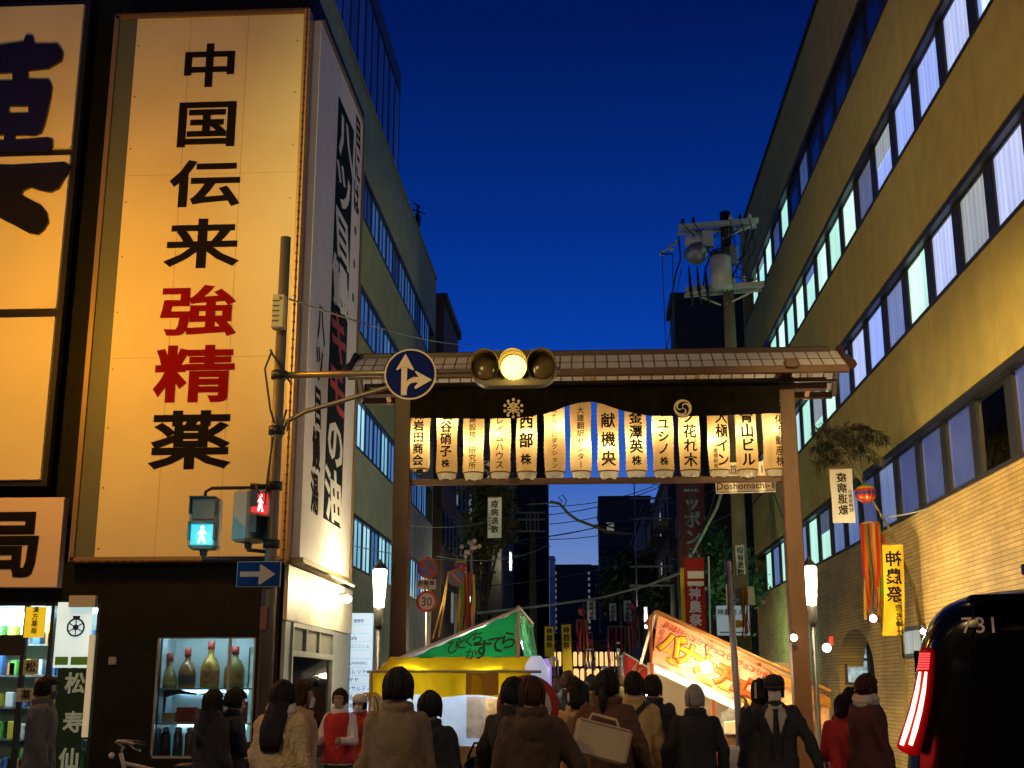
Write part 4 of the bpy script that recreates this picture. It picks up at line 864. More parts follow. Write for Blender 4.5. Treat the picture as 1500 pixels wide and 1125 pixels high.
# blue direction sign
m_blue = M('sign_blue', (.004, .010, .11), .8, spec=.1); m_sw = M('sign_pale', (.66, .52, .40), .8, spec=.1)
c = P(601, 548, SY - .08); t = thing('direction_sign', 'round blue sign with white straight ahead and right turn arrows on the signal arm', 'road sign', c)
X_, Z_ = V(1, 0, 0), V(0, 0, 1); s = .297 / 41
build(MB().disc(c, X_, Z_, .297, (0, .015, 0), 48), 'rim', m_sw, t); build(MB().disc(c + V(0, -.003, 0), X_, Z_, .278, (0, .003, 0), 48), 'face', m_blue, t)
k = MB(); o = c + V(-601 * s, -.007, 548 * s); D = (0, .004, 0)
A = lambda pts: [(x * s, -y * s) for x, y in pts]
k.prism(A([(587, 582), (596, 582), (596, 537), (587, 537)]), o, X_, Z_, D); k.prism(A([(578.5, 540.5), (593, 515), (607, 541), (605, 542), (596, 537.5), (588, 537.5), (580, 541.5)]), o, X_, Z_, D)
k.prism(A([(635.5, 558), (609.5, 543), (608.5, 545), (614, 552.5), (614, 562), (608, 569), (609.5, 572.5)]), o, X_, Z_, D)
arcp = [(596.5 + 17 * (1 - cos(a_)) , 582 - 0 - 19.5 * 1.0 * sin(a_) - 9) for a_ in [pi / 2 * q / 6 for q in range(7)]]
k.prism(A([(596.1, 574), (598, 567), (603, 562.5), (609, 561.8), (613.8, 562), (613.8, 553), (606, 553), (600, 556), (596.1, 559.5)]), o, X_, Z_, D)
build(k, 'arrow', m_sw, t)
# one way sign
c = P(379, 841, SY - .16); t = thing('one_way_sign', 'blue rectangular one way sign with a pale arrow pointing right on the signal pole', 'road sign', c); s = .0071
build(MB().bbox(c.x - .245, c.x + .245, c.y, c.y + .015, c.z - .14, c.z + .14, .006), 'plate', M('sign_edge', (.5, .5, .48), .4), t)
build(MB().box(c.x - .236, c.x + .236, c.y - .004, c.y, c.z - .131, c.z + .131), 'face', M('sign_mid_blue', (.008, .05, .22), .8, spec=.1), t)
o = c + V(-379 * s, -.008, 841 * s); k = MB().prism(A([(350, 845), (380, 845), (379, 856), (382, 857), (405, 841), (382, 826), (380, 828), (381, 837), (350, 837)]), c + V(-379 * .0071, -.008, 841 * .0071), X_, Z_, (0, .004, 0)); build(k, 'arrow', m_sw, t)
# pedestrian signals
def walk_light(c, rz, label, red):
    t = thing('pedestrian_signal', label, 'pedestrian signal', c, rz=rz); w, h, d_ = .165, .29, .13
    build(MB().bbox(-w, w, -d_, d_, -h, h, .03), 'housing', M('pale_signal_case', (.36, .37, .33), .5), t, local=True)
    for z, on in ((.145, red), (-.14, not red)):
        col = ((1, .02, .02) if red else (.02, .52, .62)) if on else (.01, .08, .09)
        mt = M('walk_lens_%s' % ('red' if red else 'cyan'), (.05, .2, .22), .2, emit=col, es=1.1) if on else M('walk_lens_off', (.015, .06, .07), .2)
        build(MB().bbox(-.125, .125, -d_ - .02, -d_, z - .115, z + .115, .004), 'lens', mt, t, local=True)
        hd = MB(); hd.box(-.145, .145, -d_ - .12, -d_, z + .118, z + .13); hd.box(-.145, -.132, -d_ - .10, -d_, z - .06, z + .118); hd.box(.132, .145, -d_ - .10, -d_, z - .06, z + .118)
        build(hd, 'hood', M('hood_teal', (.03, .05, .05), .5), t, local=True)
        if on:
            f = MB(); y = -d_ - .021; T = (0, -.004, 0)
            def pg(pts): f.prism([(x_ * .001, z + z_ * .001) for x_, z_ in pts], (0, y, 0), (1, 0, 0), (0, 0, 1), T)
            f.disc((0, y, z + .077), (1, 0, 0), (0, 0, 1), .02, T, 14)
            pg([(-18, 50), (18, 50), (48, 12), (40, 2), (18, 25), (18, -10), (46, -92), (24, -96), (0, -28), (-26, -96), (-48, -90), (-20, -10), (-20, 25), (-40, 2), (-48, 12)])
            build(f, 'walking_figure', M('figure_lit_%s' % red, (1, 1, 1), .4, emit=(1, .75, .7) if red else (.75, 1, 1), es=3.0), t, local=True)
    for z in (-h - .04,): build(MB().lathe([(.04, z - .03), (.05, z + .05)], (0, 0, 0), 10), 'mount', m_dark, t, local=True)
    return t
c = P(301, 767, SY); walk_light(tuple(c), R(6), 'pedestrian signal showing a glowing walking figure in front of the pale sign board', False)
o_ = c + V(0, -.45, -.14); lamp_light(o_, 3.5, (.15, .85, 1), .08)
c2_ = P(366, 757, SY + .02); walk_light(tuple(c2_), R(62), 'pedestrian signal turned away with its red lamp lit beside the signal pole', True)
for pts, r_ in (([c + V(-.02, 0, .27), c + V(-.02, 0, .36), c + V(.05, 0, .40), (px_, SY, c.z + .40)], .02), ([c + V(0, 0, -.3), c + V(.0, 0, -.4), (px_, SY, c.z - .40)], .03), ([(c2_.x, SY, c2_.z + .27), (c2_.x, SY, c2_.z + .36), (px_, SY, c2_.z + .33)], .022), ([(c2_.x, SY, c2_.z - .28), (c2_.x, SY, c2_.z - .37), (px_, SY, c2_.z - .4)], .022)): build(MB().tube(pts, r_), 'signal_bracket', m_dark, sp, True)
# parking and speed signs
def round_sign(px, py, rpx, Y, label, face, ring, extra=None):
    c = P(px, py, Y); r_ = rpx * Y / 1853; t = thing('round_road_sign', label, 'road sign', c)
    build(MB().disc(c, X_, Z_, r_, (0, .012, 0), 36), 'plate', ring, t); build(MB().disc(c + V(0, -.003, 0), X_, Z_, r_ * .76, (0, .003, 0), 32), 'face', face, t)
    if extra: extra(c, r_, t)
    return c
m_sred = M('sign_red', (.42, .035, .025), .45); m_sblue2 = M('sign_soft_blue', (.07, .11, .35), .45); m_sface = M('sign_offwhite', (.66, .62, .56), .5)
def slash(c, r_, t): build(MB().obox(c + V(0, -.005, 0), V(1, 0, -1) * r_ * .55, V(1, 0, 1) * r_ * .09, (0, .0015, 0)), 'slash', m_sred, t)
def thirty(c, r_, t): build(htext(MB(), '30', c + V(0, -.004, 0), X_, Z_, r_ * 1.15, .006, .004, .9), 'numerals', m_navy, t)
RY = 19.2
cc = round_sign(626, 832, 15.5, RY, 'blue no parking sign with a red rim and slash, above the speed sign', m_sblue2, m_sred, slash)
c3 = round_sign(625, 881, 16, RY, 'white thirty speed limit sign with a red rim', m_sface, m_sred, thirty)
a = P(625, 856, RY); t = thing('sign_plate', 'white oblong supplementary plate between the no parking sign and the speed sign', 'sign', a)
build(MB().obox(a, (.145, 0, 0), (0, .008, 0), (0, 0, .075)), 'plate', m_sface, t); k = htext(MB(), '自動車', a + V(0, -.01, .018), X_, Z_, .085, .012, .003, 1); htext(k, '8-20', a + V(0, -.01, -.045), X_, Z_, .05, .01); build(k, 'lettering', m_ink, t)
solo(MB().tube([(c3.x + .02, RY + .05, 0), (c3.x + .01, RY + .05, cc.z + .18)], .03, 10), 'sign_post', m_steel, 'thin grey post carrying the no parking and speed signs', 'post', smooth=True)
round_sign(668, 846, 13, 24, 'darker no parking sign further down the left pavement', M('sign_dull_blue', (.03, .05, .12), .5), M('sign_dull_red', (.12, .03, .04), .5), slash)
solo(MB().tube([P(668, 870, 24.05), V(P(668, 870, 24.05).x, 24.05, 0)], .03), 'sign_post', m_steel, 'thin post of the darker no parking sign', 'post', smooth=True)
# sign post seen edge on, in front of the banana stall
a = P(1079, 1006, 14.2); t = thing('edge_on_sign', 'tall pale sign post with its round signs seen edge on before the banana stall', 'road sign', (a.x, 14.2, 0)); zt = P(1070, 822, 14.2).z
build(MB().tube([(a.x + .02, 14.2, 0), (a.x, 14.2, 1.5), (a.x - .04, 14.2, zt)], .038, 10), 'post', M('galvanised_pole', (.42, .42, .42), .4, .5), t, True)
for py, mm in ((838, m_navy), (862, m_sface), (880, m_sface)):
    z = P(1070, py, 14.2).z; build(MB().disc((a.x - .06, 14.2, z), (.12, .99, 0), (0, 0, 1), .16 if py != 862 else .09, (-.012, 0, 0), 24), 'plate', mm, t)
    build(MB().obox((a.x - .03, 14.2, z), (.05, 0, 0), (0, .02, 0), (0, 0, .012)), 'clip', m_dark, t)
# ------------------------------------------------------------------ left stall: green gable sheet, yellow awning
m_green = M('green_tarpaulin', (.012, .30, .10), .8, spec=.12, var=.15, vs=3, bump=.5, bs=9, trans=.25); m_yel = M('yellow_tarpaulin', (.80, .60, .015), .85, spec=.12, var=.12, vs=3, bump=.5, bs=9, trans=.45)
m_wood = M('stall_timber', (.18, .09, .04), .6, var=.3, vs=6); m_sheetw = M('white_roof_sheet', (.62, .58, .66), .5, trans=.2)
Y1 = 15.5; Y2 = 19.3
A_, B_ = P(757, 894, Y1), P(566, 977, Y1)
st = thing('food_stall', 'castella stall with a green gable sheet over a long yellow awning', 'stall', ((A_.x + B_.x) / 2, Y1, 0))
h = V(0, 0, .035)
build(MB().rings([[A_ + V(.05, -.06, 0), A_ + V(.05, Y2 - Y1, 0), B_ + V(-.05, Y2 - Y1, 0), B_ + V(-.05, -.06, 0)], [A_ + h + V(.05, -.06, 0), A_ + h + V(.05, Y2 - Y1, 0), B_ + h + V(-.05, Y2 - Y1, 0), B_ + h + V(-.05, -.06, 0)]]), 'roof', m_sheetw, st)
lo_ = P(600, 962, Y1); rt = P(757, 964, Y1)
def gab(i, j):
    x = lo_.x + (A_.x - lo_.x) * i; zt = B_.z + (A_.z - B_.z) * ((x - B_.x) / (A_.x - B_.x)) - .01
    return V(x, Y1 - .01 + .035 * sin(i * 11 + j * 5) * (1 - i * .6) * sin(pi * min(1, j + .15)) + .012 * sin(i * 31 - j * 9), zt - .02 * sin(i * pi * 5) ** 2 * (1 - j) + (rt.z - .02 - zt) * j)
build(MB().sheet(gab, 30, 8), 'gable_sheet', m_green, st, True)
def strf(i, j):
    yy = Y1 + (Y2 - Y1) * i; return V(A_.x + .02 + .10 * j * j + .02 * sin(i * 40) + .03 * sin(i * 90 + j * 4) * j, yy, A_.z + (rt.z - .03 - A_.z) * j)
build(MB().sheet(strf, 70, 8), 'street_side_sheet', M('green_clear_vinyl', (.05, .34, .14), .15, var=.4, vs=5, bump=.8, bs=6, trans=.3), st, True)
build(MB().tube([A_ + V(.02, -.03, .05), V(A_.x + .02, Y1 - .03, rt.z)], .022), 'corner_strap', M('grey_strap', (.4, .4, .38), .6), st)
tilt = .07; u, v = V(cos(tilt), 0, sin(tilt)), V(-sin(tilt), 0, cos(tilt))
for ch, px, py, s_ in (('ひ', 664, 948, .19), ('と', 676, 942, .16), ('く', 688, 939, .17), ('ち', 699, 934, .18), ('か', 690, 958, .16), ('す', 706, 952, .26), ('て', 727, 944, .24), ('ら', 745, 938, .24)): k = MB(); put(k, ch, P(px, py, Y1 - .05), u, v, s_, .014, .004, 1.0, shear=.15); build(k, 'character', M('dark_green_ink', (.004, .02, .01), .5), st)
# awning
a0, a1 = P(572, 963, Y1).x, P(789, 961, Y1).x; zA = P(680, 962, Y1).z; YF = Y1 - .75; f0, f1 = P(541, 990, YF).x, P(778, 982, YF).x; zF = P(660, 984, YF).z; zV = P(660, 1018, YF).z
def awn(i, j):
    xa = a0 + (a1 - a0) * i; xf = f0 + (f1 - f0) * i; return V(xa + (xf - xa) * j, Y1 + (YF - Y1) * j, zA + (zF - zA) * j - .05 * sin(pi * j) * (1 + .6 * sin(i * 22 + 1.5 * sin(i * 5))) - .012 * sin(i * 50) * j)
build(MB().sheet(awn, 40, 6), 'awning', m_yel, st, True)
build(MB().sheet(lambda i, j: V(f0 + (f1 - f0) * i, YF - .012 + .045 * j * sin(i * 26 + .6 * sin(i * 9)) + .02 * sin(i * 61) * j, zF + .005 + (zV - zF) * j - .022 * abs(sin(i * 9.4)) * j - .012 * sin(i * 18) * j), 90, 6), 'valance', m_yel, st, True)
build(MB().sheet(lambda i, j: V(f0 + (f1 - f0) * (.60 + .2 * i), YF - .025 + .012 * sin(i * 8), zF - .01 + (zV - zF) * (.02 + .95 * j)), 10, 3), 'valance_patch', M('tan_tarpaulin', (.45, .25, .05), .5, trans=.3), st, True)
build(MB().tube([(f0 - .03, YF, zF), (f1 + .12, YF, zF)], .016), 'awning_rail', m_steel, st)
for x, y in ((f0 + .02, YF), (f1 - .05, YF + .02), (A_.x, Y1), (B_.x + .1, Y1), (A_.x, Y2), (B_.x + .1, Y2)):
    build(MB().tube([(x, y, 0), (x, y, zF if y < Y1 - .1 else (A_.z if x == A_.x else B_.z))], .022, 8), 'pole', m_steel, st, True)
cx0, cx1 = a0 + .05, A_.x
build(MB().bbox(cx0, cx1, Y1 + .02, Y1 + .7, 0, .86, .01), 'counter', m_wood, st)
build(MB().sheet(lambda i, j: V(cx0 + .1 + (cx1 - cx0 - .1) * i, Y1 + .0 + .02 * sin(i * 23 + j * 3), .87 + (zA - .87) * j), 30, 6), 'vinyl_side', M('pale_vinyl', (.40, .52, .80), .2, trans=.55, var=.22, vs=2.2, bump=.4, bs=6), st, True)
build(MB().box(P(684, 1000, Y1).x, P(712, 1000, Y1).x, Y1 - .03, Y1 - .022, .95, 1.44), 'notice', M('grey_card', (.36, .34, .42), .6, var=.3, vs=9), st)
build(MB().box(P(712, 1000, Y1).x, P(730, 1000, Y1).x, Y1 - .036, Y1 - .03, 1.06, 1.42), 'notice', M('tan_card', (.45, .32, .2), .6, var=.5, vs=14), st)
build(MB().ell((cx1 - .7, Y1 + 1.0, 1.55), (.05, .05, .08)), 'lamp', M('cool_bulb', (.8, .9, 1), .4, emit=(.6, .75, 1), es=20), st, True)
lamp_light((cx1 - .6, Y1 + .9, 1.25), 13, (.35, .58, 1), .08, st); lamp_light((cx1 - .5, Y1 + 1.0, 2.0), 75, (1, .95, .7), .06, st)
for fx in (.25, .72): build(MB().ell((f0 + (f1 - f0) * fx, Y1 - .4, zF - .10), (.03, .03, .05)), 'lamp', M('added_awning_bulb', (1, .9, .7), .4, emit=(1, .85, .55), es=16), st, True); lamp_light((f0 + (f1 - f0) * fx, Y1 - .36, zF - .14), 9, (1, .88, .58), .05, st)  # bulbs added under the awning to brighten the yellow sheet
c = P(787, 985, Y1 - .35); t = thing('plastic_drum', 'white plastic drum with a painted violet glow hung at the end of the yellow awning', 'drum', c)
build(MB().tube([c + V(.0, 0, -.16), c + V(0, 0, .06), c + V(.02, 0, .14), c + V(.06, 0, .17)], [.15, .15, .11, .03], 16), 'shell', M('drum_white_glow', (.7, .72, .78), .3, emit=(.22, .28, .42), es=1), t, True)
build(MB().tube([c + V(.10, .04, -.16), c + V(.10, .04, .06), c + V(.09, .04, .16)], [.07, .07, .03], 12), 'violet_glow_side', M('drum_violet_glow', (.35, .2, .7), .3, emit=(.30, .17, .62), es=1), t, True)  # white and violet glow put into the colours of a plain drum
k = MB()
for j in range(5):
    c0 = P(541, 1012, YF - .03); k.tube([c0 + V(.03 * j - .05 + (.06 + .012 * j) * sin(a_) * 1.0, -.01 * j, -.22 - .05 * (j % 3) + (.2 + .05 * (j % 3)) * cos(a_)) for a_ in [2 * pi * q / 18 for q in range(19)]], .0085, 6)
solo(k, 'rope_coil', M('yellow_rope', (.6, .38, .06), .7), 'yellow rope hung in loops at the street end of the yellow awning', 'rope', smooth=True)
k = MB().tube([P(657, 838, 21), P(648, 885, 20), P(634, 935, Y1 + .5)], .013).tube([P(657, 838, 21), P(652, 880, 20), P(643, 932, Y1 + .5)], .013)
solo(k, 'tie_rope', MATS['yellow_rope'], 'pair of taut yellow ropes tying the green stall roof up', 'rope', smooth=True)

# ------------------------------------------------------------------ right stall: chocolate banana banner
YB = 20.2
T0, T1, BL0, BR0 = P(964, 899, YB), P(1128, 984, YB), P(955, 972, YB), P(1116, 1046, YB)
st = thing('food_stall', 'chocolate banana stall with a sloping pink banner of big yellow and orange characters', 'stall', ((T0.x + T1.x) / 2, YB, 0))
RT2 = P(1214, 1016, YB)
h = V(0, 0, .03); d = Y2 - Y1
build(MB().rings([[T0 + V(-.06, -.1, .02), T0 + V(-.06, d, .02), RT2 + V(0, d, .02), RT2 + V(0, -.1, .02)], [T0 + V(-.06, -.1, .05), T0 + V(-.06, d, .05), RT2 + V(0, d, .05), RT2 + V(0, -.1, .05)]]), 'roof', M('brown_roof_board', (.24, .12, .04), .5, var=.2), st)
du = (T1 - T0).normalized(); dv = Vector((0, -1, 0)).cross(du); dv = dv if dv.z > 0 else -dv
def ban(i, j):
    t_ = T0.lerp(T1, i); b_ = BL0.lerp(BR0, i); p = t_.lerp(b_, j); return p + V(0, .015 * sin(i * 17 + j * 6), 0)
m_pink = M('pink_banner_cloth', (.78, .33, .20), .6, trans=.5, var=.25, vs=2.6)
build(MB().sheet(ban, 40, 8), 'banner', m_pink, st, True)
build(MB().tube([T0 + V(-.03, -.05, .03), RT2 + V(.02, -.05, .03)], .035), 'roof_edge', M('orange_brown_pole', (.42, .18, .05), .5), st, True)
def bp(i, j, dy=-.03): t_ = T0.lerp(T1, i); b_ = BL0.lerp(BR0, i); return t_.lerp(b_, j) + V(0, dy, 0)
m_y, m_o = M('yellow_print', (.85, .55, .03), .5, trans=.4), M('orange_print', (.62, .15, .02), .5, trans=.4)
for ch, i, j, s_, tgt in (('バ', .15, .46, .40, m_y), ('ナ', .30, .52, .38, m_y), ('ナ', .45, .55, .37, m_y), ('チ', .63, .57, .38, m_o), ('ョ', .77, .60, .33, m_o), ('コ', .89, .58, .36, m_o)):
    k0, k1, k2 = MB(), MB(), MB(); c = bp(i, j); put(k0, ch, c, du, dv, s_, .135, .012, .95); put(k1, ch, c + V(0, -.006, 0), du, dv, s_, .10, .012, .95); put(k2, ch, c + V(0, -.014, 0), du, dv, s_, .05, .014, .95); q = build(k2, 'character', tgt, st); build(k0, 'letter_halo', M('cream_print', (.85, .62, .40), .6, trans=.4), q); build(k1, 'letter_outline', M('red_print', (.60, .05, .015), .6, trans=.4), q)
k = MB()
for q, ch in enumerate('新潟発チョコバナナチョコバナナチョコバナナ'): put(k, ch, bp(.09 + q * .044, .14, -.03), du, dv, .115, .02, .004)
for q, ch in enumerate('大阪名物'): put(k, ch, bp(.055 - q * .004, .2 + q * .13, -.03), du, dv, .10, .02, .004)
for q, ch in enumerate('名代'): put(k, ch, bp(.965, .12 + q * .1, -.03), du, dv, .10, .02, .004)
build(k, 'small_lettering', M('red_small_print', (.5, .04, .02), .6, trans=.4), st)
k = MB()
for i0, j0 in ((.12, .8), (.42, .86), (.58, .82), (.80, .9), (.95, .9), (.05, .62)):
    for q in range(4): k.tube([bp(i0 + .02 * q, j0 - .08, -.03), bp(i0 + .028 * q + .012, j0, -.032), bp(i0 + .03 * q + .035, j0 + .05, -.03)], [.012, .035, .01], 8, flat=.2)
build(k, 'printed_banana', M('banana_print', (.82, .58, .08), .6, trans=.4), st, True)
W0, W1 = P(957, 968, YB - .06), P(1094, 1031, YB - .06)
build(MB().sheet(lambda i, j: W0.lerp(W1, i) + V(.02 * j, .012 * sin(i * 30), -.17 * j - .02 * i), 24, 2), 'lower_valance', M('white_valance', (.85, .83, .78), .5, trans=.55), st, True)
build(MB().sheet(lambda i, j: (T0 + V(-.03, d * .0 + .9 * i, 0)).lerp(BL0 + V(-.16, .9 * i, 0), j) + V(.02 * sin(i * 20), 0, 0), 10, 4), 'side_vinyl', M('clear_grey_vinyl', (.5, .48, .42), .2, trans=.5), st, True)
X2, X3 = P(1132, 1000, YB).x, P(1215, 1000, YB).x
def rl_(x): return T0.z + (RT2.z - T0.z) * (x - T0.x) / (RT2.x - T0.x)
build(MB().sheet(lambda i, j: V(X2 + (X3 - X2) * i, YB + .01 * sin(i * 20), rl_(X2 + (X3 - X2) * i) - .06 - .16 * j), 16, 2), 'orange_valance', M('orange_print_cloth', (.65, .30, .06), .6, trans=.45, var=.3, vs=4), st, True)
build(MB().sheet(lambda i, j: V(X2 + (X3 - X2) * (.02 + .95 * i), YB + .04 + .015 * sin(i * 30), 1.4 - .75 * j if i > .45 else 1.55 - .8 * j), 16, 4), 'side_poster', M('poster_print', (.62, .36, .2), .6, trans=.4, var=.7, vs=5), st, True)
for x in (BL0.x, P(1045, 1000, YB).x, P(1115, 1000, YB).x, RT2.x - .05):
    build(MB().tube([(x, YB + .1, 0), (x, YB + .1, min(T0.z, rl_(x)) - .02)], .028), 'pole', M('orange_pole', (.5, .10, .03), .5), st, True)
build(MB().bbox(BL0.x + .15, RT2.x - .05, YB + .15, YB + .75, 0, .82, .01), 'counter', m_wood, st)
build(MB().box(BL0.x + .1, RT2.x, YB + d - .1, YB + d - .06, 0, 2.0), 'back_sheet', M('warm_white_sheet', (.7, .58, .42), .7, trans=.3), st)
c = P(1035, 977, YB - .16); build(MB().ell(c, (.085, .085, .09), 16, 10), 'bulb', M('bare_bulb', (1, .95, .85), .3, emit=(1, .90, .66), es=26), st, True)
build(MB().tube([c + V(0, 0, .1), c + V(0, .1, .35)], .008, 5), 'bulb_cord', m_wire, st)
lamp_light(c + V(0, -.16, .0), 60, (1, .80, .48), .08, st)
for x, z, p_ in ((BL0.x + .45, 1.75, 50), (BL0.x + 1.25, 1.55, 42), (BL0.x + 1.95, 1.3, 18)): lamp_light((x, YB + .55, z), p_ * 1.5, (1, .78, .45), .06, st)
solo(MB().bbox(P(1061, 1000, YB).x, P(1111, 1000, YB).x, YB + .05, YB + .35, .823, 1.03, .02), 'styrofoam_box', M('foam_cream', (.62, .55, .42), .7), 'cream foam box on the chocolate banana counter', 'box')
for i, (px, py, cm, sz) in enumerate(((978, 1040, 'green', .09), (988, 1044, 'yellow', .10), (996, 1034, 'blue', .07), (1004, 1046, 'white', .09), (1040, 1052, 'orange', .06), (1051, 1054, 'yellow', .05))):
    c = P(px, py, YB + .3); solo(MB().ell((c.x, YB + .32, .822 + sz * 1.5), (sz, sz * .8, sz * 1.5), 12, 8), 'toy_balloon', cols[['green', 'yellow', 'white', 'blue', 'orange'].index(cm)], '%s rounded novelty on the counter %s' % (cm, ['beside the camel coat', 'next to the green one', 'right of the yellow one', 'near the grey haired visitor', 'in the middle of the counter', 'by the foam box'][i]), 'novelty', smooth=True)
# red scalloped valance of the neighbouring stall
def redst(name, label, Y, pa, pb, drop, mt, side, dep=3.0):
    a, b_ = P(*pa, Y), P(*pb, Y); t = thing('food_stall', label, 'stall', ((a.x + b_.x) / 2, Y, 0))
    lowz = min(a.z, b_.z)
    build(MB().rings([[a + V(0, -.05, .0), a + V(0, dep, 0), b_ + V(0, dep, 0), b_ + V(0, -.05, 0)], [a + V(0, -.05, .03), a + V(0, dep, .03), b_ + V(0, dep, .03), b_ + V(0, -.05, .03)]]), 'roof', m_sheetw, t)
    build(MB().sheet(lambda i, j: a.lerp(b_, i) + V(0, -.06 + .02 * sin(i * 30), -.01 - (drop - .05 * abs(sin(i * pi * 6))) * j), 48, 4), 'valance', mt, t, True)
    for p in (a, b_):
        for yy in (0, dep): build(MB().tube([(p.x, Y + yy, 0), (p.x, Y + yy, p.z)], .025), 'pole', m_steel, t, True)
    build(MB().bbox(min(a.x, b_.x) + .05, max(a.x, b_.x) - .05, Y + .1, Y + .7, 0, .82, .01), 'counter', m_wood, t)
    for q in range(2): lamp_light((a.x + (b_.x - a.x) * (.3 + .4 * q), Y + dep * .4, lowz - .1), 80, (1, .80, .5), .08, t)
    build(MB().ell((a.x * .6 + b_.x * .4, Y + dep * .3, lowz), (.07, .07, .08)), 'bulb', MATS['bare_bulb'], t, True)
    return t, a, b_
m_redcl = M('red_scalloped_cloth', (.32, .02, .018), .6, trans=.3, var=.2)
t, a, b_ = redst('food_stall', 'stall with a dark red scalloped valance just beyond the chocolate banana stall', 25.2, (914, 957), (1012, 1016), .42, m_redcl, 1)
k = MB()
for q in range(4):
    c = a.lerp(b_, .15 + q * .23) + V(0, -.1, -.2)
    k.tube([c + V(-.1, 0, -.12), c + V(0, 0, 0), c + V(.06, 0, .14)], [.01, .04, .01], 8, flat=.2); k.tube([c + V(.06, 0, -.1), c + V(.12, 0, 0), c + V(.22, 0, .03)], [.008, .03, .008], 8, flat=.2)
build(k, 'printed_swirl', MATS['cream_print'], t, True)
redst('food_stall', 'small white roofed stall far down the left side under the yellow banners', 40, (745, 985), (812, 962), .3, M('cream_cloth', (.6, .5, .35), .6, trans=.4), -1, 5)
redst('food_stall', 'pale lit stall far down the right side beyond the red valance', 46, (905, 960), (950, 985), .3, M('white_cloth', (.6, .58, .5), .6, trans=.4), 1, 6)
redst('food_stall', 'orange lit stall in the distance in the middle of the street', 70, (842, 984), (890, 984), .35, M('orange_cloth', (.6, .25, .06), .6, trans=.4), 1, 5)

# ------------------------------------------------------------------ far gate with its row of lanterns
YG = 95; zl0, zl1 = P(858, 976, YG).z, P(858, 955, YG).z; fx0, fx1 = P(808, 965, YG).x, P(908, 965, YG).x
t = thing('festival_gate', 'second timber gate far down the street carrying a row of tiny lanterns', 'gate', ((fx0 + fx1) / 2, YG, 0))
for x in (fx0 - .2, fx1 + .2): build(MB().box(x - .18, x + .18, YG - .18, YG + .18, 0, zl1 + .8), 'post', m_brown, t)
build(MB().box(fx0 - .6, fx1 + .6, YG - .15, YG + .15, zl1 + .25, zl1 + .6), 'main_beam', m_brown, t); build(MB().box(fx0, fx1, YG - .1, YG + .1, zl0 - .25, zl0 - .1), 'lower_beam', m_brown, t)
build(MB().prism([(-1, 0), (1, 0), (0, .6)], (fx0 - .9, YG, zl1 + .8), (0, 1, 0), (0, 0, 1), (fx1 - fx0 + 1.8, 0, 0)), 'roof', M('brown_roof', (.06, .03, .02), .6), t)
lm = MB().lathe([(.09, 0), (.135, .06), (.135, zl1 - zl0 - .06), (.09, zl1 - zl0)], (0, 0, 0), 12); lm0 = None
for q in range(13):
    x = fx0 + (fx1 - fx0) * (q + .5) / 13
    if not lm0:
        lm0 = build(lm, 'paper_lantern', M('far_lantern_paper', (.9, .6, .3), .6, emit=(1, .66, .24), es=1.0), None, True, local=True); o = lm0
    else: o = lm0.copy(); COL.objects.link(o)
    o.location = (x, YG - .25, zl0); props(o, 'tiny glowing paper lantern on the far gate, %s from its left post' % ['first', 'second', 'third', 'fourth', 'fifth', 'sixth', 'seventh', 'eighth', 'ninth', 'tenth', 'eleventh', 'twelfth', 'thirteenth'][q], 'lantern', 'lanterns on the far gate')

for q, px in enumerate((834, 844, 854, 864, 874, 884)):
    c = P(px, 990, 62); o = lm0.copy(); COL.objects.link(o); o.location = c - V(0, 0, .5); o.scale = (.9, .9, .8); props(o, 'small glowing lantern low over the street below the far gate, %s from the left' % ['first', 'second', 'third', 'fourth', 'fifth', 'sixth'][q], 'lantern', 'low lanterns beyond the crowd')
for px, py, Y, hh, lb in ((748, 822, 76.2, .55, 'vertical white light tube on the grey pillar fronted building'), (690, 868, 50.9, .4, 'upright lit tube added to brighten the narrow dark brick building'), (946, 905, 62, .5, 'small lit tube added to brighten the balconies on the right')):  # brick wall and balcony tubes are added to light the dark street
    c = P(px, py, Y - .2); t = thing('tube_lamp', lb, 'lamp', c); build(MB().box(c.x - .05, c.x + .05, Y - .25, Y - .2, c.z - hh, c.z + hh), 'tube', M('street_tube', (.8, .9, 1), .4, emit=(.75, .9, 1), es=4), t); build(MB().box(c.x - .08, c.x + .08, Y - .2, Y - .12, c.z - hh - .05, c.z + hh + .05), 'holder', m_steel, t); lamp_light(c + V(0, -.5, 0), 60, (1, .88, .6), .15, t)
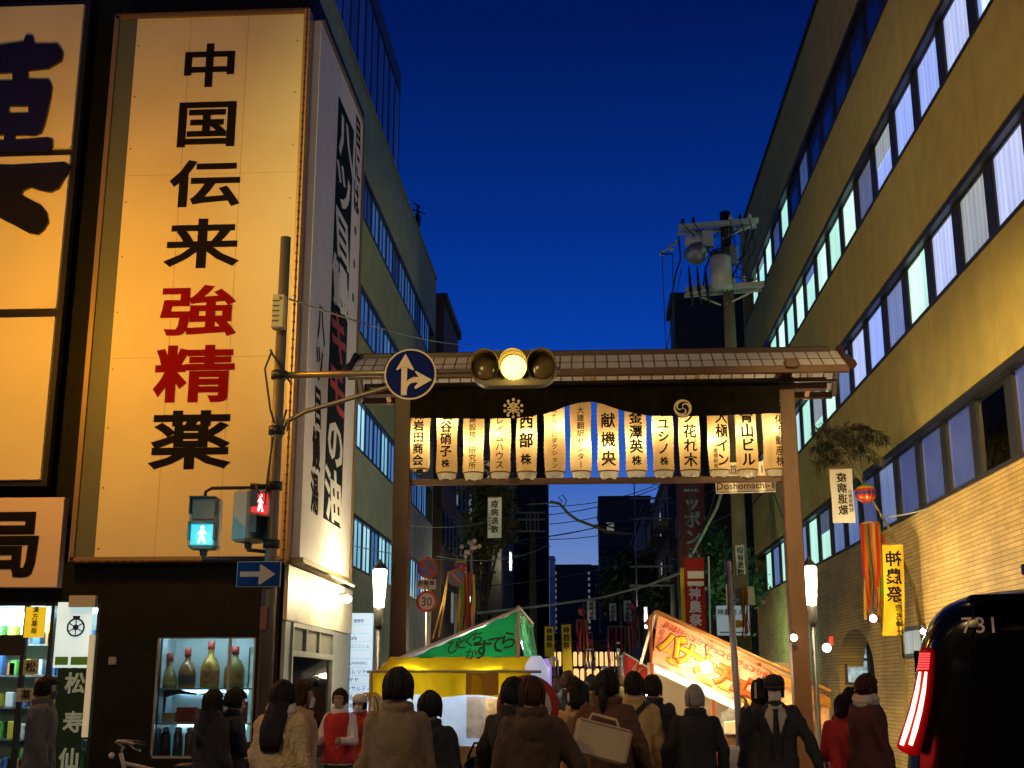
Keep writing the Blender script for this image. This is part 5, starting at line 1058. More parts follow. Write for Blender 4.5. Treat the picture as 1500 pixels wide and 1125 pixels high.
# ------------------------------------------------------------------ hanging banners, balls and streamers
def cloth_banner(px0, px1, py0, py1, Y, label, txt, mt, ink, mirror=False, name='cloth_banner', cat='banner', wav=.02, sub=None, size=None, bold=.02, ty=0.06, sway=0):
    a, b_ = P((px0 + px1) / 2, py1, Y), P((px0 + px1) / 2, py0, Y); w = (px1 - px0) * Y / 1853 / 2; t = thing(name, label, cat, a)
    H_ = b_.z - a.z
    build(MB().sheet(lambda i, j: V(a.x + w * (2 * i - 1) + sway * j * j, Y + wav * sin(i * 5 + j * 7), b_.z - H_ * j), 8, 24), 'cloth', mt, t, True)
    k = MB(); n_ = len(txt); sz = size or min(w * 1.5, H_ * .86 / n_ / 1.05)
    uu = V(-1, 0, 0) if mirror else V(1, 0, 0)
    for q, ch in enumerate(txt):
        z = b_.z - H_ * ty - sz * 1.08 * (q + .5); s0 = len(k.v); put(k, ch, (0, 0, z), (1, 0, 0), (0, 0, 1), sz, bold, .004)
    if sub:
        s2_ = sz * .42
        for q, ch in enumerate(sub): put(k, ch, (-w * .72 if not mirror else -w * .72, 0, b_.z - H_ * .42 - s2_ * 1.1 * q), (1, 0, 0), (0, 0, 1), s2_, .015, .004)
    def cv(x, y, z):
        x = -x if mirror else x; j = (b_.z - z) / H_; i = (x / w + 1) / 2; return (a.x + x + sway * j * j, Y + wav * sin(i * 5 + j * 7) - .006 + min(0, y), z)
    k.v = [cv(*p) for p in k.v]
    build(k, 'lettering', ink, t); build(MB().tube([(a.x - w * 1.08, Y, b_.z + .01), (a.x + w * 1.08, Y, b_.z + .01)], .014), 'rod', m_wood, t)
    return t
m_wcl = M('white_banner_cloth', (.66, .64, .60), .8, trans=.3); m_ycl = M('yellow_banner_cloth', (.72, .48, .015), .7, trans=.3)
RB = ['purple', 'red', 'orange', 'yellow', 'green', 'blue']
RC = {'purple': (.14, .05, .22), 'red': (.50, .03, .02), 'orange': (.62, .14, .015), 'yellow': (.62, .42, .03), 'green': (.10, .30, .03), 'blue': (.03, .05, .26), 'pink': (.6, .10, .15), 'gold': (.55, .35, .06)}
def ribm(c): return M('foil_ribbon_' + c, RC[c], .3, .25, trans=.2)
def ball(t, c, r_):
    n_, m_ = 18, 7; seq = ['green', 'yellow', 'red', 'blue', 'red', 'orange', 'pink']
    for q in range(7):
        mb_ = MB(); z0, z1 = 1 - 2 * q / 7, 1 - 2 * (q + 1) / 7; rings = []
        for z in [z0 + (z1 - z0) * s / 3 for s in range(4)]:
            rr = sqrt(max(0, 1 - z * z)); rings.append([c + V(cos(2 * pi * j / 28) * rr * r_ * (1 + .08 * (j % 2)), sin(2 * pi * j / 28) * rr * r_ * (1 + .08 * (j % 2)), z * r_) for j in range(28)])
        mb_.rings(rings[::-1], False); build(mb_, 'paper_band', ribm(seq[q]), t)
def ribbons(t, c, w, L_, n_, seq, dep=None, fl=.04):
    random.seed(int(abs(c.x * 100)))
    build(MB().disc(c + V(0, 0, .0), (1, 0, 0), (0, 1, 0), w, (0, 0, .03), 20, r0=w * .9), 'hoop', m_wood, t)
    for q in range(n_):
        a_ = 2 * pi * q / n_ + .2; x, y = c.x + w * cos(a_), c.y + w * sin(a_); ww = random.uniform(.014, .036); LL = L_ * random.uniform(.8, 1.05); p0 = random.uniform(0, 6)
        build(MB().sheet(lambda i, j: V(x + ww * (i - .5) * 2 * abs(cos(j * 3 + p0)) ** .3 + fl * sin(j * 5 + p0) * j, y + ww * (i - .5) * 1.2 + .03 * sin(j * 6 + p0), c.z - LL * j), 2, 18), 'ribbon', ribm(seq[q % len(seq)]), t, True)
# right hand decoration near the tiled wall
YD = 21.0; c = P(1268, 723, YD)
t = thing('festival_streamer', 'rainbow pleated ball above long foil ribbons hanging before the tiled wall', 'streamer', c)
ball(t, c, .165); build(MB().tube([c + V(0, 0, .15), c + V(-.05, 0, .5)], .006, 5), 'cord', m_wire, t); build(MB().tube([c + V(0, 0, -.16), P(1270, 770, YD)], .006, 5), 'cord', m_wire, t)
ribbons(t, P(1275, 768, YD), .15, 1.62, 26, ['red', 'orange', 'green', 'purple', 'orange', 'gold', 'red'])
c = P(1288, 782, YD + .15); t = thing('festival_streamer', 'bunch of orange and blue ribbons between the rainbow streamer and the yellow banner', 'streamer', c); ribbons(t, c, .07, 1.62, 14, ['orange', 'blue', 'red', 'gold', 'orange']); build(MB().tube([c, c + V(-.05, 0, .6)], .006, 5), 'cord', m_wire, t)
cloth_banner(1220, 1253, 687, 766, YD - .1, 'white charm banner seen from behind, lettering reversed, beside the rainbow ball', '疫病退散', m_wcl, m_ink, True, sub='少彦名神社', size=.17)
cloth_banner(1302, 1332, 798, 931, YD - .12, 'yellow vertical banner seen from behind, lettering reversed, beside the orange ribbons', '神農祭', m_ycl, m_ink, True, size=.27, sway=-.1, ty=.06)
k = MB()
for q, ch in enumerate('少彦名神社'): put(k, ch, (0, 0, P(1312, 880, YD).z - .13 * q), (-1, 0, 0), (0, 0, -1) if 0 else (0, 0, 1), .13, .02, .004)
cb = P(1315, 880, YD - .12); k.v = [(cb.x + x, YD - .15, z) for x, y, z in k.v]; yb_ = [o for o in COL.objects if o.get('label', '').startswith('yellow vertical banner')][0]; build(k, 'small_lettering', M('green_lettering', (.06, .16, .03), .6), yb_)
# bamboo
pts = [P(1352, 938, YD + .25), P(1338, 860, YD + .25), P(1303, 775, YD + .15), P(1262, 705, YD), P(1240, 660, YD - .1), P(1215, 640, YD - .2)]
t = thing('bamboo_branch', 'leaning bamboo branch with drooping leaves above the reversed white banner', 'bamboo', pts[0])
build(MB().tube(pts, [.03, .028, .024, .018, .012, .006], 8), 'stem', M('bamboo_stem', (.10, .085, .03), .5, var=.3), t, True)
random.seed(5); tw = MB(); lf = MB()
for q in range(70):
    s = P(random.uniform(1195, 1290), random.uniform(622, 668), YD + random.uniform(-.5, .5)) if q > 10 else P(random.uniform(1192, 1225), random.uniform(650, 680), YD); b0 = pts[random.choice((3, 4, 4, 5))]
    mid = b0.lerp(s, .6) + V(0, 0, .14); tip = s + (s - b0).normalized() * .16 + V(0, 0, -.1); path = [b0, b0.lerp(mid, .6) + V(0, 0, .03), mid, s, tip]
    tw.tube(path, [.008, .007, .005, .003, .0015], 5)
    for w_ in range(30):
        f_ = 1.6 + 2.4 * random.random() ** .8; i_ = min(3, int(f_)); p = path[i_].lerp(path[i_ + 1], f_ - i_); ax = (path[i_ + 1] - path[i_]).normalized(); ou = (ax.orthogonal().normalized() @ Matrix.Rotation(random.uniform(0, 6.28), 3, ax)) if True else ax
        dr = (ax * .8 + ou * .9 + V(0, 0, -random.uniform(.2, .9))).normalized() * random.uniform(.08, .17); sd = dr.cross(V(random.uniform(-1, 1), random.uniform(-1, 1), 1)).normalized() * random.uniform(.008, .014)
        o = len(lf.v); lf.v += [tuple(p), tuple(p + dr * .35 + sd), tuple(p + dr * .7 + sd * .7 - V(0, 0, .01)), tuple(p + dr - V(0, 0, .025)), tuple(p + dr * .35 - sd)]; lf.f.append((o, o + 1, o + 2, o + 3, o + 4))
build(tw, 'twig', MATS['bamboo_stem'], t); o = build(lf, 'foliage', M('bamboo_leaf', (.045, .045, .012), .5, var=.4, vs=6), t); o['kind'] = 'stuff'
# left decorations
c = P(675, 829, 30); t = thing('festival_streamer', 'small rainbow ball and foil ribbons over the green stall roof', 'streamer', c); ball(t, c, .16)
ribbons(t, P(684, 842, 30), .17, 1.7, 11, ['yellow', 'green', 'orange', 'red', 'gold', 'pink'])
build(MB().tube([P(692, 925, 30), P(690, 800, 30), P(686, 790, 30)], [.04, .03, .02]), 'pole', M('purple_pole', (.16, .08, .14), .5), t, True)
k = MB(); random.seed(3)
for q in range(14): p = P(688, 800, 30); k.ell(p + V(random.gauss(0, .12), random.gauss(0, .1), random.gauss(0, .12)), (.06, .05, .06), 7, 5)
build(k, 'paper_blossom', M('pale_blossom', (.5, .35, .3), .7, var=.4), t)
cloth_banner(714, 735, 729, 788, 30, 'white charm banner hanging high before the yellowing tree on the left', '疫病退散', m_wcl, m_ink, sub='少彦名神社', size=.19)
cloth_banner(798, 812, 918, 962, 44, 'left one of two narrow yellow banners far down the street', '神農祭', m_ycl, m_ink, size=.22, ty=.04); cloth_banner(823, 837, 915, 990, 44, 'right one of two narrow yellow banners, reaching lower than the other', '神農祭', m_ycl, m_ink, size=.24, ty=.04, sway=.06)
for (p0, p1, q0, q1, lb) in ((860, 873, 880, 908, 'small white charm tag left of centre over the far street'), (893, 903, 884, 910, 'small white charm tag in front of a lit phone like window'), (914, 925, 880, 910, 'small white charm tag beside the far pink ball on the right')): cloth_banner(p0, p1, q0, q1, 50, lb, '疫病退散', m_wcl, m_ink, size=.17, wav=.05)
for px, py, Y, lb in ((852, 896, 52, 'far pink ball streamer over the left of the lantern row'), (927, 889, 50, 'far pink ball streamer before the right end of the lantern row'), (864, 942, 58, 'low far streamer with a small pink ball above the distant lanterns'), (906, 905, 48, 'cluster of rust red ribbons right of the far lanterns')):
    c = P(px, py, Y); t = thing('festival_streamer', lb, 'streamer', c, 'far streamers over the street'); 
    if py != 905: build(MB().ell(c, (.17, .17, .17), 12, 8), 'paper_ball', ribm('pink'), t, True)
    ribbons(t, c + V(0, 0, -.35), .24 if py != 905 else .45, 1.5 if py != 942 else 1.0, 8, ['red', 'gold', 'orange', 'pink', 'purple', 'red'])
    build(MB().tube([V(c.x + .1, Y + .1, 0), c + V(.1, .1, .5)], .03), 'pole', m_wood, t, True)
# red shop sign and red festival banner on the right
a = P(1016, 815, 44); b_ = P(1016, 702, 44); t = thing('vertical_shop_sign', 'dim dark red vertical shop sign with white kana high above the red festival banner', 'sign', a)
build(MB().bbox(a.x - .46, a.x + .46, 44, 44.25, a.z - .4, b_.z + .2, .01), 'board', M('dim_red_board', (.20, .018, .015), .5), t); 
for q, ch in enumerate('ニッポンハ'): k = MB(); put(k, ch, (a.x, 43.99, b_.z - .25 - .61 * q), (1, 0, 0), (0, 0, 1), .60, .035); build(k, 'character', M('dim_white_letter', (.45, .45, .45), .5), t)
t = cloth_banner(1005, 1035, 818, 930, 31, 'bright red festival banner with two white bars and white characters', '＿＿神農祭', M('red_banner_cloth', (.42, .012, .01), .7, trans=.3), m_white, name='festival_banner', size=.30, bold=.035, wav=.015, ty=.03)
k = MB(); a = P(1020, 838, 30.9)
for py, hh in ((842, .09), (855, .055)): q = P(1019, py, 30.94); k.box(q.x - .2, q.x + .2, 30.93, 30.94, q.z - hh, q.z + hh)
build(k, 'white_bar', m_white, t); build(MB().tube([P(1038, 815, 31), V(P(1038, 930, 31).x, 31, 0)], .02), 'pole', m_white, t, True)
t = cloth_banner(999, 1006, 832, 925, 31.3, 'thin yellow and blue cloth edge behind the red festival banner', 'ー', m_ycl, m_ycl, size=.05)
a = P(1074, 909, 31); t = thing('notice_board', 'pale blue lit board with a yellow picture beside the green tree', 'sign', a); build(MB().bbox(a.x - .40, a.x + .40, 31, 31.05, a.z - .36, a.z + .36, .005), 'board', M('pale_blue_board', (.45, .5, .52), .5, emit=(.12, .17, .19), es=1), t)
k = MB(); htext(k, '神農さん', a + V(-.05, -.01, .2), (1, 0, 0), (0, 0, 1), .17, .02); build(k, 'lettering', M('slate_ink', (.1, .13, .17), .6), t); build(MB().ell(a + V(.1, -.01, -.08), (.2, .01, .1), 14, 6), 'picture', m_ycl, t, True); build(MB().box(a.x - .34, a.x + .34, 30.985, 30.999, a.z - .3, a.z - .27), 'rule_line', MATS['slate_ink'], t); build(MB().tube([(a.x, 31.07, 0), (a.x, 31.07, a.z - .3)], .03), 'post', m_steel, t)
cloth_banner(1079, 1092, 798, 842, 31.5, 'small white charm tag tilted in the green lit tree', '疫病退散', m_wcl, m_ink, size=.17, wav=.06)
c = P(1090, 862, 30); t = thing('festival_streamer', 'thin orange and green ribbons hanging on the utility pole', 'streamer', c); ribbons(t, c, .07, 1.2, 5, ['orange', 'green', 'red', 'gold'])

# ------------------------------------------------------------------ utility poles
YU = 34.0; ux = P(1090, 950, YU).x; m_pole = M('concrete_pole', (.19, .165, .09), .85, var=.25, vs=2, bump=.3); m_pole2 = M('dim_far_pole', (.07, .065, .05), .9, var=.2); m_arm2 = M('dull_crossarm', (.2, .2, .19), .7)  # far poles: darker copy, dim light put into the colour
ztp = P(1053, 312, YU).z; ua = thing('utility_pole', 'concrete utility pole crowded with crossarms, insulators and a transformer before the tan office block', 'utility pole', (ux, YU, 0))
build(MB().lathe([(.22, 0), (.15, ztp - 1)], (ux, YU, 0), 14), 'pole', m_pole, ua, True); build(MB().lathe([(.155, ztp - 1.1), (.155, ztp), (.12, ztp + .03)], (ux, YU, 0), 14), 'top_cap', m_black, ua, True)
lean = P(1053, 330, YU).x - ux
m_arm = M('galvanised_crossarm', (.58, .56, .48), .5, .2)
def upx(px, py, dy=0): q = P(px, py, YU + dy); return V(q.x - lean * 0, YU + dy, q.z)
for (x0, x1, py0, py1) in ((994, 1111, 333, 323), (1004, 1119, 425, 416)):
    a, b_ = upx(x0, py0, -.2), upx(x1, py1, -.2); d_ = (b_ - a) / 2; build(MB().obox((a + b_) / 2, d_, (0, .06, 0), (0, 0, .075)), 'crossarm', m_arm, ua); build(MB().obox((a + b_) / 2 + V(0, .45, -.02), d_, (0, .055, 0), (0, 0, .05)), 'crossarm', m_arm, ua)
for px in (1010, 1022, 1034): 
    c = upx(px, 352, -.25); build(MB().lathe([(.03, .22), (.13, .08), (.17, -.08), (.11, -.18), (.03, -.2)], c, 12), 'insulator', M('porcelain', (.8, .76, .62), .25), ua, True)
c = upx(1020, 372, -.3); build(MB().tube([c + V(-.1, 0, .2), c + V(0, 0, .0), c + V(.05, 0, -.25)], [.30, .36, .2], 10), 'switch_gear', m_steel, ua, True)
c = upx(1056, 399, -.35); tz = MB().lathe([(.27, -.52), (.31, -.48), (.31, .42), (.27, .47)], c, 18); build(tz, 'transformer', M('transformer_grey', (.62, .58, .48), .5, .2, var=.15), ua, True); build(MB().lathe([(.28, .47), (.28, .56), (.12, .62)], c, 14), 'transformer_cap', m_black, ua, True)
for px in (1009, 1021, 1033): build(MB().tube([upx(px, 390, -.32), upx(px + 3, 424, -.32), upx(px + 6, 446, -.32)], [.02, .055, .025], 8), 'fuse_cutout', m_black, ua, True)
q = MB()
for pts in ([(994, 345), (997, 380), (990, 400), (984, 435)], [(985, 372), (968, 372)], [(1096, 335), (1088, 375), (1072, 390)], [(1080, 340), (1066, 350), (1062, 362)], [(1105, 335), (1092, 370), (1070, 410)], [(1030, 372), (1050, 366), (1066, 360)], [(1062, 380), (1068, 395), (1068, 415)], [(1040, 378), (1034, 392), (1030, 420)]): q.tube([upx(x, y, -.1) for x, y in pts], .026, 6)
build(q, 'jumper_cable', m_wire, ua, True)
for px, py in ((969, 372), (984, 365)): build(MB().lathe([(.04, -.05), (.07, 0), (.04, .05)], upx(px, py), 10), 'insulator', MATS['porcelain'], ua, True)
build(MB().tube([upx(968, 371), upx(994, 352)], .03), 'arm_extension', m_arm, ua); build(MB().tube([upx(1006, 431, -.3), upx(1036, 425, -.3)], .045), 'bushing_bar', m_arm, ua)
random.seed(21); pins = [(1000, 328), (1016, 326), (1070, 322), (1084, 321), (1098, 320), (1075, 414), (1090, 412), (1106, 411)]
for px, py in pins: build(MB().lathe([(.015, -.12), (.02, 0), (.055, .02), (.06, .07), (.035, .09), (.045, .13), (.02, .16)], upx(px, py, -.2), 10), 'pin_insulator', MATS['porcelain'] if px % 4 else m_dark, ua, True)
for a_, b_ in (((1000, 334), (1049, 352)), ((1106, 328), (1058, 350)), ((1010, 428), (1056, 447)), ((1114, 421), (1064, 446)), ((1046, 360), (1020, 372)), ((1068, 372), (1040, 384))): build(MB().tube([upx(*a_, -.12), upx(*b_, -.12)], .03, 6), 'brace', m_arm, ua)
build(MB().bbox(upx(1066, 372).x, upx(1078, 372).x, YU - .4, YU - .15, upx(1066, 392).z, upx(1066, 366).z, .02), 'junction_box', m_steel, ua); build(MB().bbox(upx(1026, 352).x, upx(1042, 352).x, YU - .45, YU - .2, upx(1026, 368).z, upx(1026, 345).z, .02), 'junction_box', M('transformer_grey'), ua)
for q_ in range(16):
    a_ = random.choice(pins + [(1010, 352), (1034, 352), (1020, 380), (1056, 380)]); b_ = random.choice(pins + [(1044, 384), (1060, 400), (1070, 440), (1062, 430), (1040, 430)]); d_ = random.uniform(-.35, .1)
    A1, B1 = upx(*a_, d_), upx(*b_, d_); build(MB().tube([A1, A1.lerp(B1, .3) + V(random.uniform(-.2, .2), 0, -random.uniform(.1, .5)), A1.lerp(B1, .7) + V(random.uniform(-.2, .2), 0, -random.uniform(.1, .5)), B1], .014, 5), 'jumper_cable', m_wire, ua, True)
for py in (720, 880): build(MB().lathe([(.2, -.05), (.215, -.04), (.215, .04), (.2, .05)], (ux, YU, P(1085, py, YU).z), 14), 'pole_band', m_steel, ua, True)
c = P(1100, 873, YU - .3); build(MB().bbox(c.x - .09, c.x + .09, YU - .38, YU - .2, c.z - .25, c.z + .25, .02), 'meter_box', M('pale_box', (.5, .45, .36), .5), ua)
YL = 56.0; lx = P(780, 800, YL).x; zt = P(778, 748, YL).z; ul = thing('utility_pole', 'dark utility pole with pale crossarms far down the left side', 'utility pole', (lx, YL, 0)); build(MB().lathe([(.2, 0), (.14, zt + .6)], (lx, YL, 0), 12), 'pole', m_pole2, ul, True)
for py in (752, 762, 779):
    z = P(778, py, YL).z; a, b_ = P(757, py, YL).x, P(799, py, YL).x
    build(MB().box(a, b_, YL - .25, YL - .17, z - .04, z + .04), 'crossarm', m_arm2, ul)
for px in (771, 776, 783, 788): build(MB().box(P(px, 760, YL).x, P(px, 760, YL).x + .05, YL - .3, YL - .26, P(px, 779, YL).z, P(px, 755, YL).z), 'fuse_cutout', m_arm2, ul)
YC = 62; cx_ = P(985, 800, YC).x; zc = P(985, 690, YC).z; uc = thing('utility_pole', 'dark utility pole tangled with cables among the balconies on the right', 'utility pole', (cx_, YC, 0)); build(MB().lathe([(.2, 0), (.14, zc)], (cx_, YC, 0), 12), 'pole', m_pole2, uc, True)
for py in (708, 730, 760, 830, 858):
    z = P(985, py, YC).z; a, b_ = P(922, py, YC).x, P(955, py, YC).x; build(MB().box(a, cx_, YC - .2, YC - .13, z - .04, z + .04), 'crossarm', m_arm2, uc)
q = MB(); xx = P(930, 800, YC).x; q.box(xx, xx + .06, YC - .2, YC - .15, P(930, 890, YC).z, P(930, 700, YC).z); build(q, 'vertical_stay', m_arm2, uc)

# ------------------------------------------------------------------ overhead cables
def cable(pts, r_, label, mt=None, sag=0, group=None):
    Q = [P(x, y, Y) for x, y, Y in pts]
    if len(Q) == 2:
        a, b_ = Q; Q = [a.lerp(b_, q / 12) + V(0, 0, -sag * 4 * (q / 12) * (1 - q / 12)) for q in range(13)]
    solo(MB().tube(Q, r_, 6), 'overhead_cable', mt or m_wire, label, 'cable', org=Q[0], smooth=True, group=group)
m_pale = M('pale_cable', (.30, .29, .24), .6)
cable([(424, 438, SY), (690, 505, 40)], .012, 'thin cable from the signal pole towards the far left buildings', m_pale, .15)
for i, (x0, y0, x1, y1) in enumerate(((800, 742, 958, 712), (802, 768, 966, 727), (804, 786, 972, 735), (800, 790, 962, 762))): cable([(x0, y0, 55), (x1, y1, 60)], .02, ['highest black cable crossing the blue sky gap', 'second black cable from the top of the blue sky gap', 'steeper black cable low in the blue sky gap', 'lowest black cable crossing the blue sky gap'][i], None, .25, 'cables across the sky gap')
cable([(700, 898, 40), (790, 888, 44), (880, 876, 46), (950, 857, 44), (1000, 838, 38), (1050, 744, 34.3), (1064, 700, 34)], .045, 'thick grey cable swooping from the left over the stalls up to the utility pole', m_pale)
cable([(806, 735, 48), (820, 738, 48), (832, 752, 48), (846, 762, 48), (868, 770, 48), (890, 779, 48), (925, 782, 50)], .06, 'sleeved yellow cable bend hanging in the middle of the sky gap', M('yellow_sleeve', (.30, .24, .05), .6))
cable([(868, 770, 48), (880, 768, 48), (905, 775, 49), (928, 774, 52)], .03, 'black cable splice trailing from the yellow sleeve')
cable([(824, 736, 48), (818, 728, 48), (824, 725, 48), (830, 733, 48), (826, 742, 48)], .02, 'small cable loop at the end of the yellow sleeve')
cable([(770, 739, 54), (818, 736, 48)], .035, 'pale rod reaching from the far pole to the yellow sleeve', m_pale)
for i, (x0, y0, x1, y1) in enumerate(((970, 376, 976, 520), (985, 372, 988, 520), (998, 395, 975, 520), (984, 432, 990, 520))): cable([(x0, y0, YU), (x1, y1, 36)], .014, ['outermost wire dropping left of the utility pole', 'second straight wire dropping left of the utility pole', 'wire slanting outward from the upper crossarm of the utility pole', 'short wire dropping below the lower crossarm of the utility pole'][i], None, 0, 'drop wires at the utility pole')
for i, (x0, y0, x1, y1) in enumerate(((1012, 705, 1000, 812), (1020, 702, 968, 850), (1026, 704, 955, 862), (1052, 700, 1003, 850))): cable([(x0, y0, 33), (x1, y1, 52)], .016, ['shortest slack wire passing the left edge of the dark red shop sign', 'slack wire crossing the top of the dark red shop sign', 'longest slack wire fanning left past the dark red shop sign', 'slack wire nearest the street name plate'][i], None, .4, 'slack wires by the red sign')
for i, (x0, y0, x1, y1) in enumerate(((520, 800, 760, 812), (600, 770, 760, 745), (640, 815, 800, 800))): cable([(x0, y0, 32), (x1, y1, 50)], .013, ['low faint cable running behind the left lantern lamp', 'upper faint cable running to the far left pole', 'short faint cable level with the no parking sign'][i], m_pale, .3, 'cables along the left side')
cable([(1128, 705, 24), (1150, 770, 24)], .01, 'thin wire slanting beside the right gate post'); cable([(1298, 757, 21), (1360, 745, 17)], .012, 'pale cord running from the ribbons along the tiled wall', m_pale, .02)
for pts, lb in (([(640, 742, 45), (806, 800, 58)], 'cable dipping from the left buildings to the far pole'), ([(655, 800, 40), (980, 742, 60)], 'long black cable rising across the lane to the tangled pole'), ([(690, 860, 42), (985, 800, 62)], 'low black cable crossing behind the green stall roof'), ([(778, 756, 56), (985, 705, 62)], 'black cable from the far pale crossarm to the tangled pole'), ([(960, 735, 60), (1095, 690, 34)], 'cable from the tangled pole up to the utility pole'), ([(962, 772, 60), (1092, 742, 34)], 'lower cable from the tangled pole to the utility pole'), ([(968, 812, 60), (1090, 800, 34)], 'nearly level cable behind the red festival banner'), ([(940, 700, 62), (1000, 700, 50)], 'short cable at the top of the balconies'), ([(925, 860, 58), (1000, 905, 45)], 'slanting cable beside the dark tree')): cable(pts, .022, lb, None, .35)
# string bulbs; the one below the ribbons paints a bright reflection
for px, py, Y, r_, lb in ((1163, 934, 18.2, .05, 'round white bulb glowing on the right gate post'), (1211, 949, 22, .075, 'bare bulb with a red tag left of the arched entrance'), (1279, 906, 20.5, .06, 'glowing ball standing in for a bright reflection below the foil ribbons'), (1352, 925, 19.0, .04, 'warm bulb above the roof edge of the black van'), (1119, 883, 29, .07, 'unlit looking pale globe beside the utility pole')):
    c = P(px, py, Y); t = thing('festoon_bulb', lb, 'bulb', c); build(MB().ell(c, (r_,) * 3, 14, 9), 'globe', M('festoon_lit', (1, .95, .85), .3, emit=(1, .88, .62), es=14) if px != 1119 else M('pale_globe', (.5, .42, .28), .4), t, True); build(MB().lathe([(.02, r_ * .8), (.025, r_ + .06)], c, 8), 'socket', m_black, t, True)
    if px in (1211, 1352, 1279): lamp_light(c + V(0, -.1, 0), 7, (1, .8, .5), r_, t)
    if px == 1211: build(MB().box(c.x + .05, c.x + .12, Y, Y + .01, c.z + .05, c.z + .2), 'tag', ribm('red'), t)

# ------------------------------------------------------------------ trees
def tree(name, label, px, py, Y, rx, rz, nleaf, mt, lsz, base_px=None, seed=1):
    random.seed(seed); c = P(px, py, Y); b0 = V(P(base_px or px, 1000, Y).x, Y, 0); t = thing(name, label, 'tree', b0)
    tr = MB().tube([b0, b0.lerp(c, .45) + V(.05, 0, 0), c + V(0, 0, -rz * .3)], [.17, .12, .06], 8); tips = []
    for q in range(11):
        p = c + V(random.uniform(-rx, rx) * .75, random.uniform(-rx, rx) * .75, random.uniform(-rz, rz) * .8); s = b0.lerp(c, random.uniform(.45, .8)); tr.tube([s, s.lerp(p, .5) + V(0, 0, .2), p], [.05, .035, .012], 5); tips.append(p)
    build(tr, 'trunk', M('tree_bark', (.06, .045, .03), .9, var=.3), t, True); lf = MB()
    for q in range(nleaf):
        p = random.choice(tips) + V(random.gauss(0, rx * .24), random.gauss(0, rx * .24), random.gauss(0, rz * .17)); n = V(random.gauss(0, 1), random.gauss(0, 1), random.gauss(0, 1)).normalized(); u_ = n.orthogonal().normalized() * lsz * random.uniform(.6, 1.2); v_ = n.cross(u_) * .7; o = len(lf.v)
        lf.v += [tuple(p - u_), tuple(p + v_ * .8), tuple(p + u_), tuple(p - v_ * .8)]; lf.f.append((o, o + 1, o + 2, o + 3))
    o = build(lf, 'crown', mt, t); o['kind'] = 'stuff'
tree('ginkgo_tree', 'yellowing street tree on the left pavement behind the white charm banner', 712, 770, 44, 1.0, 3.2, 5200, M('ginkgo_leaf', (.13, .10, .018), .6, var=.5, vs=2, trans=.3), .10, 705, 4)
tree('street_tree', 'green lit bushy tree behind the utility pole on the right', 1074, 850, 37, .8, 1.5, 3000, M('green_leaf', (.04, .11, .035), .5, var=.5, vs=3, trans=.3), .10, 1078, 9)
tree('street_tree', 'dark tree over the far right pavement among the cables', 935, 850, 66, 1.8, 1.9, 3000, M('dark_leaf', (.03, .05, .02), .6, var=.5, vs=2), .15, 945, 12)
c = P(1062, 845, 36); t = thing('globe_lamp', 'small greenish lamp lighting the bushy tree from below', 'lamp', V(c.x, 36, 0)); build(MB().lathe([(.05, 0), (.04, 2.2)], (c.x, 36, 0), 8), 'pole', m_dark, t, True); build(MB().ell((c.x, 36, 2.3), (.12,) * 3, 12, 8), 'globe', M('green_white_globe', (.8, 1, .8), .3, emit=(.6, 1, .7), es=5), t, True); lamp_light((c.x - .2, 35.6, 2.7), 120, (.6, 1, .62), .1, t)

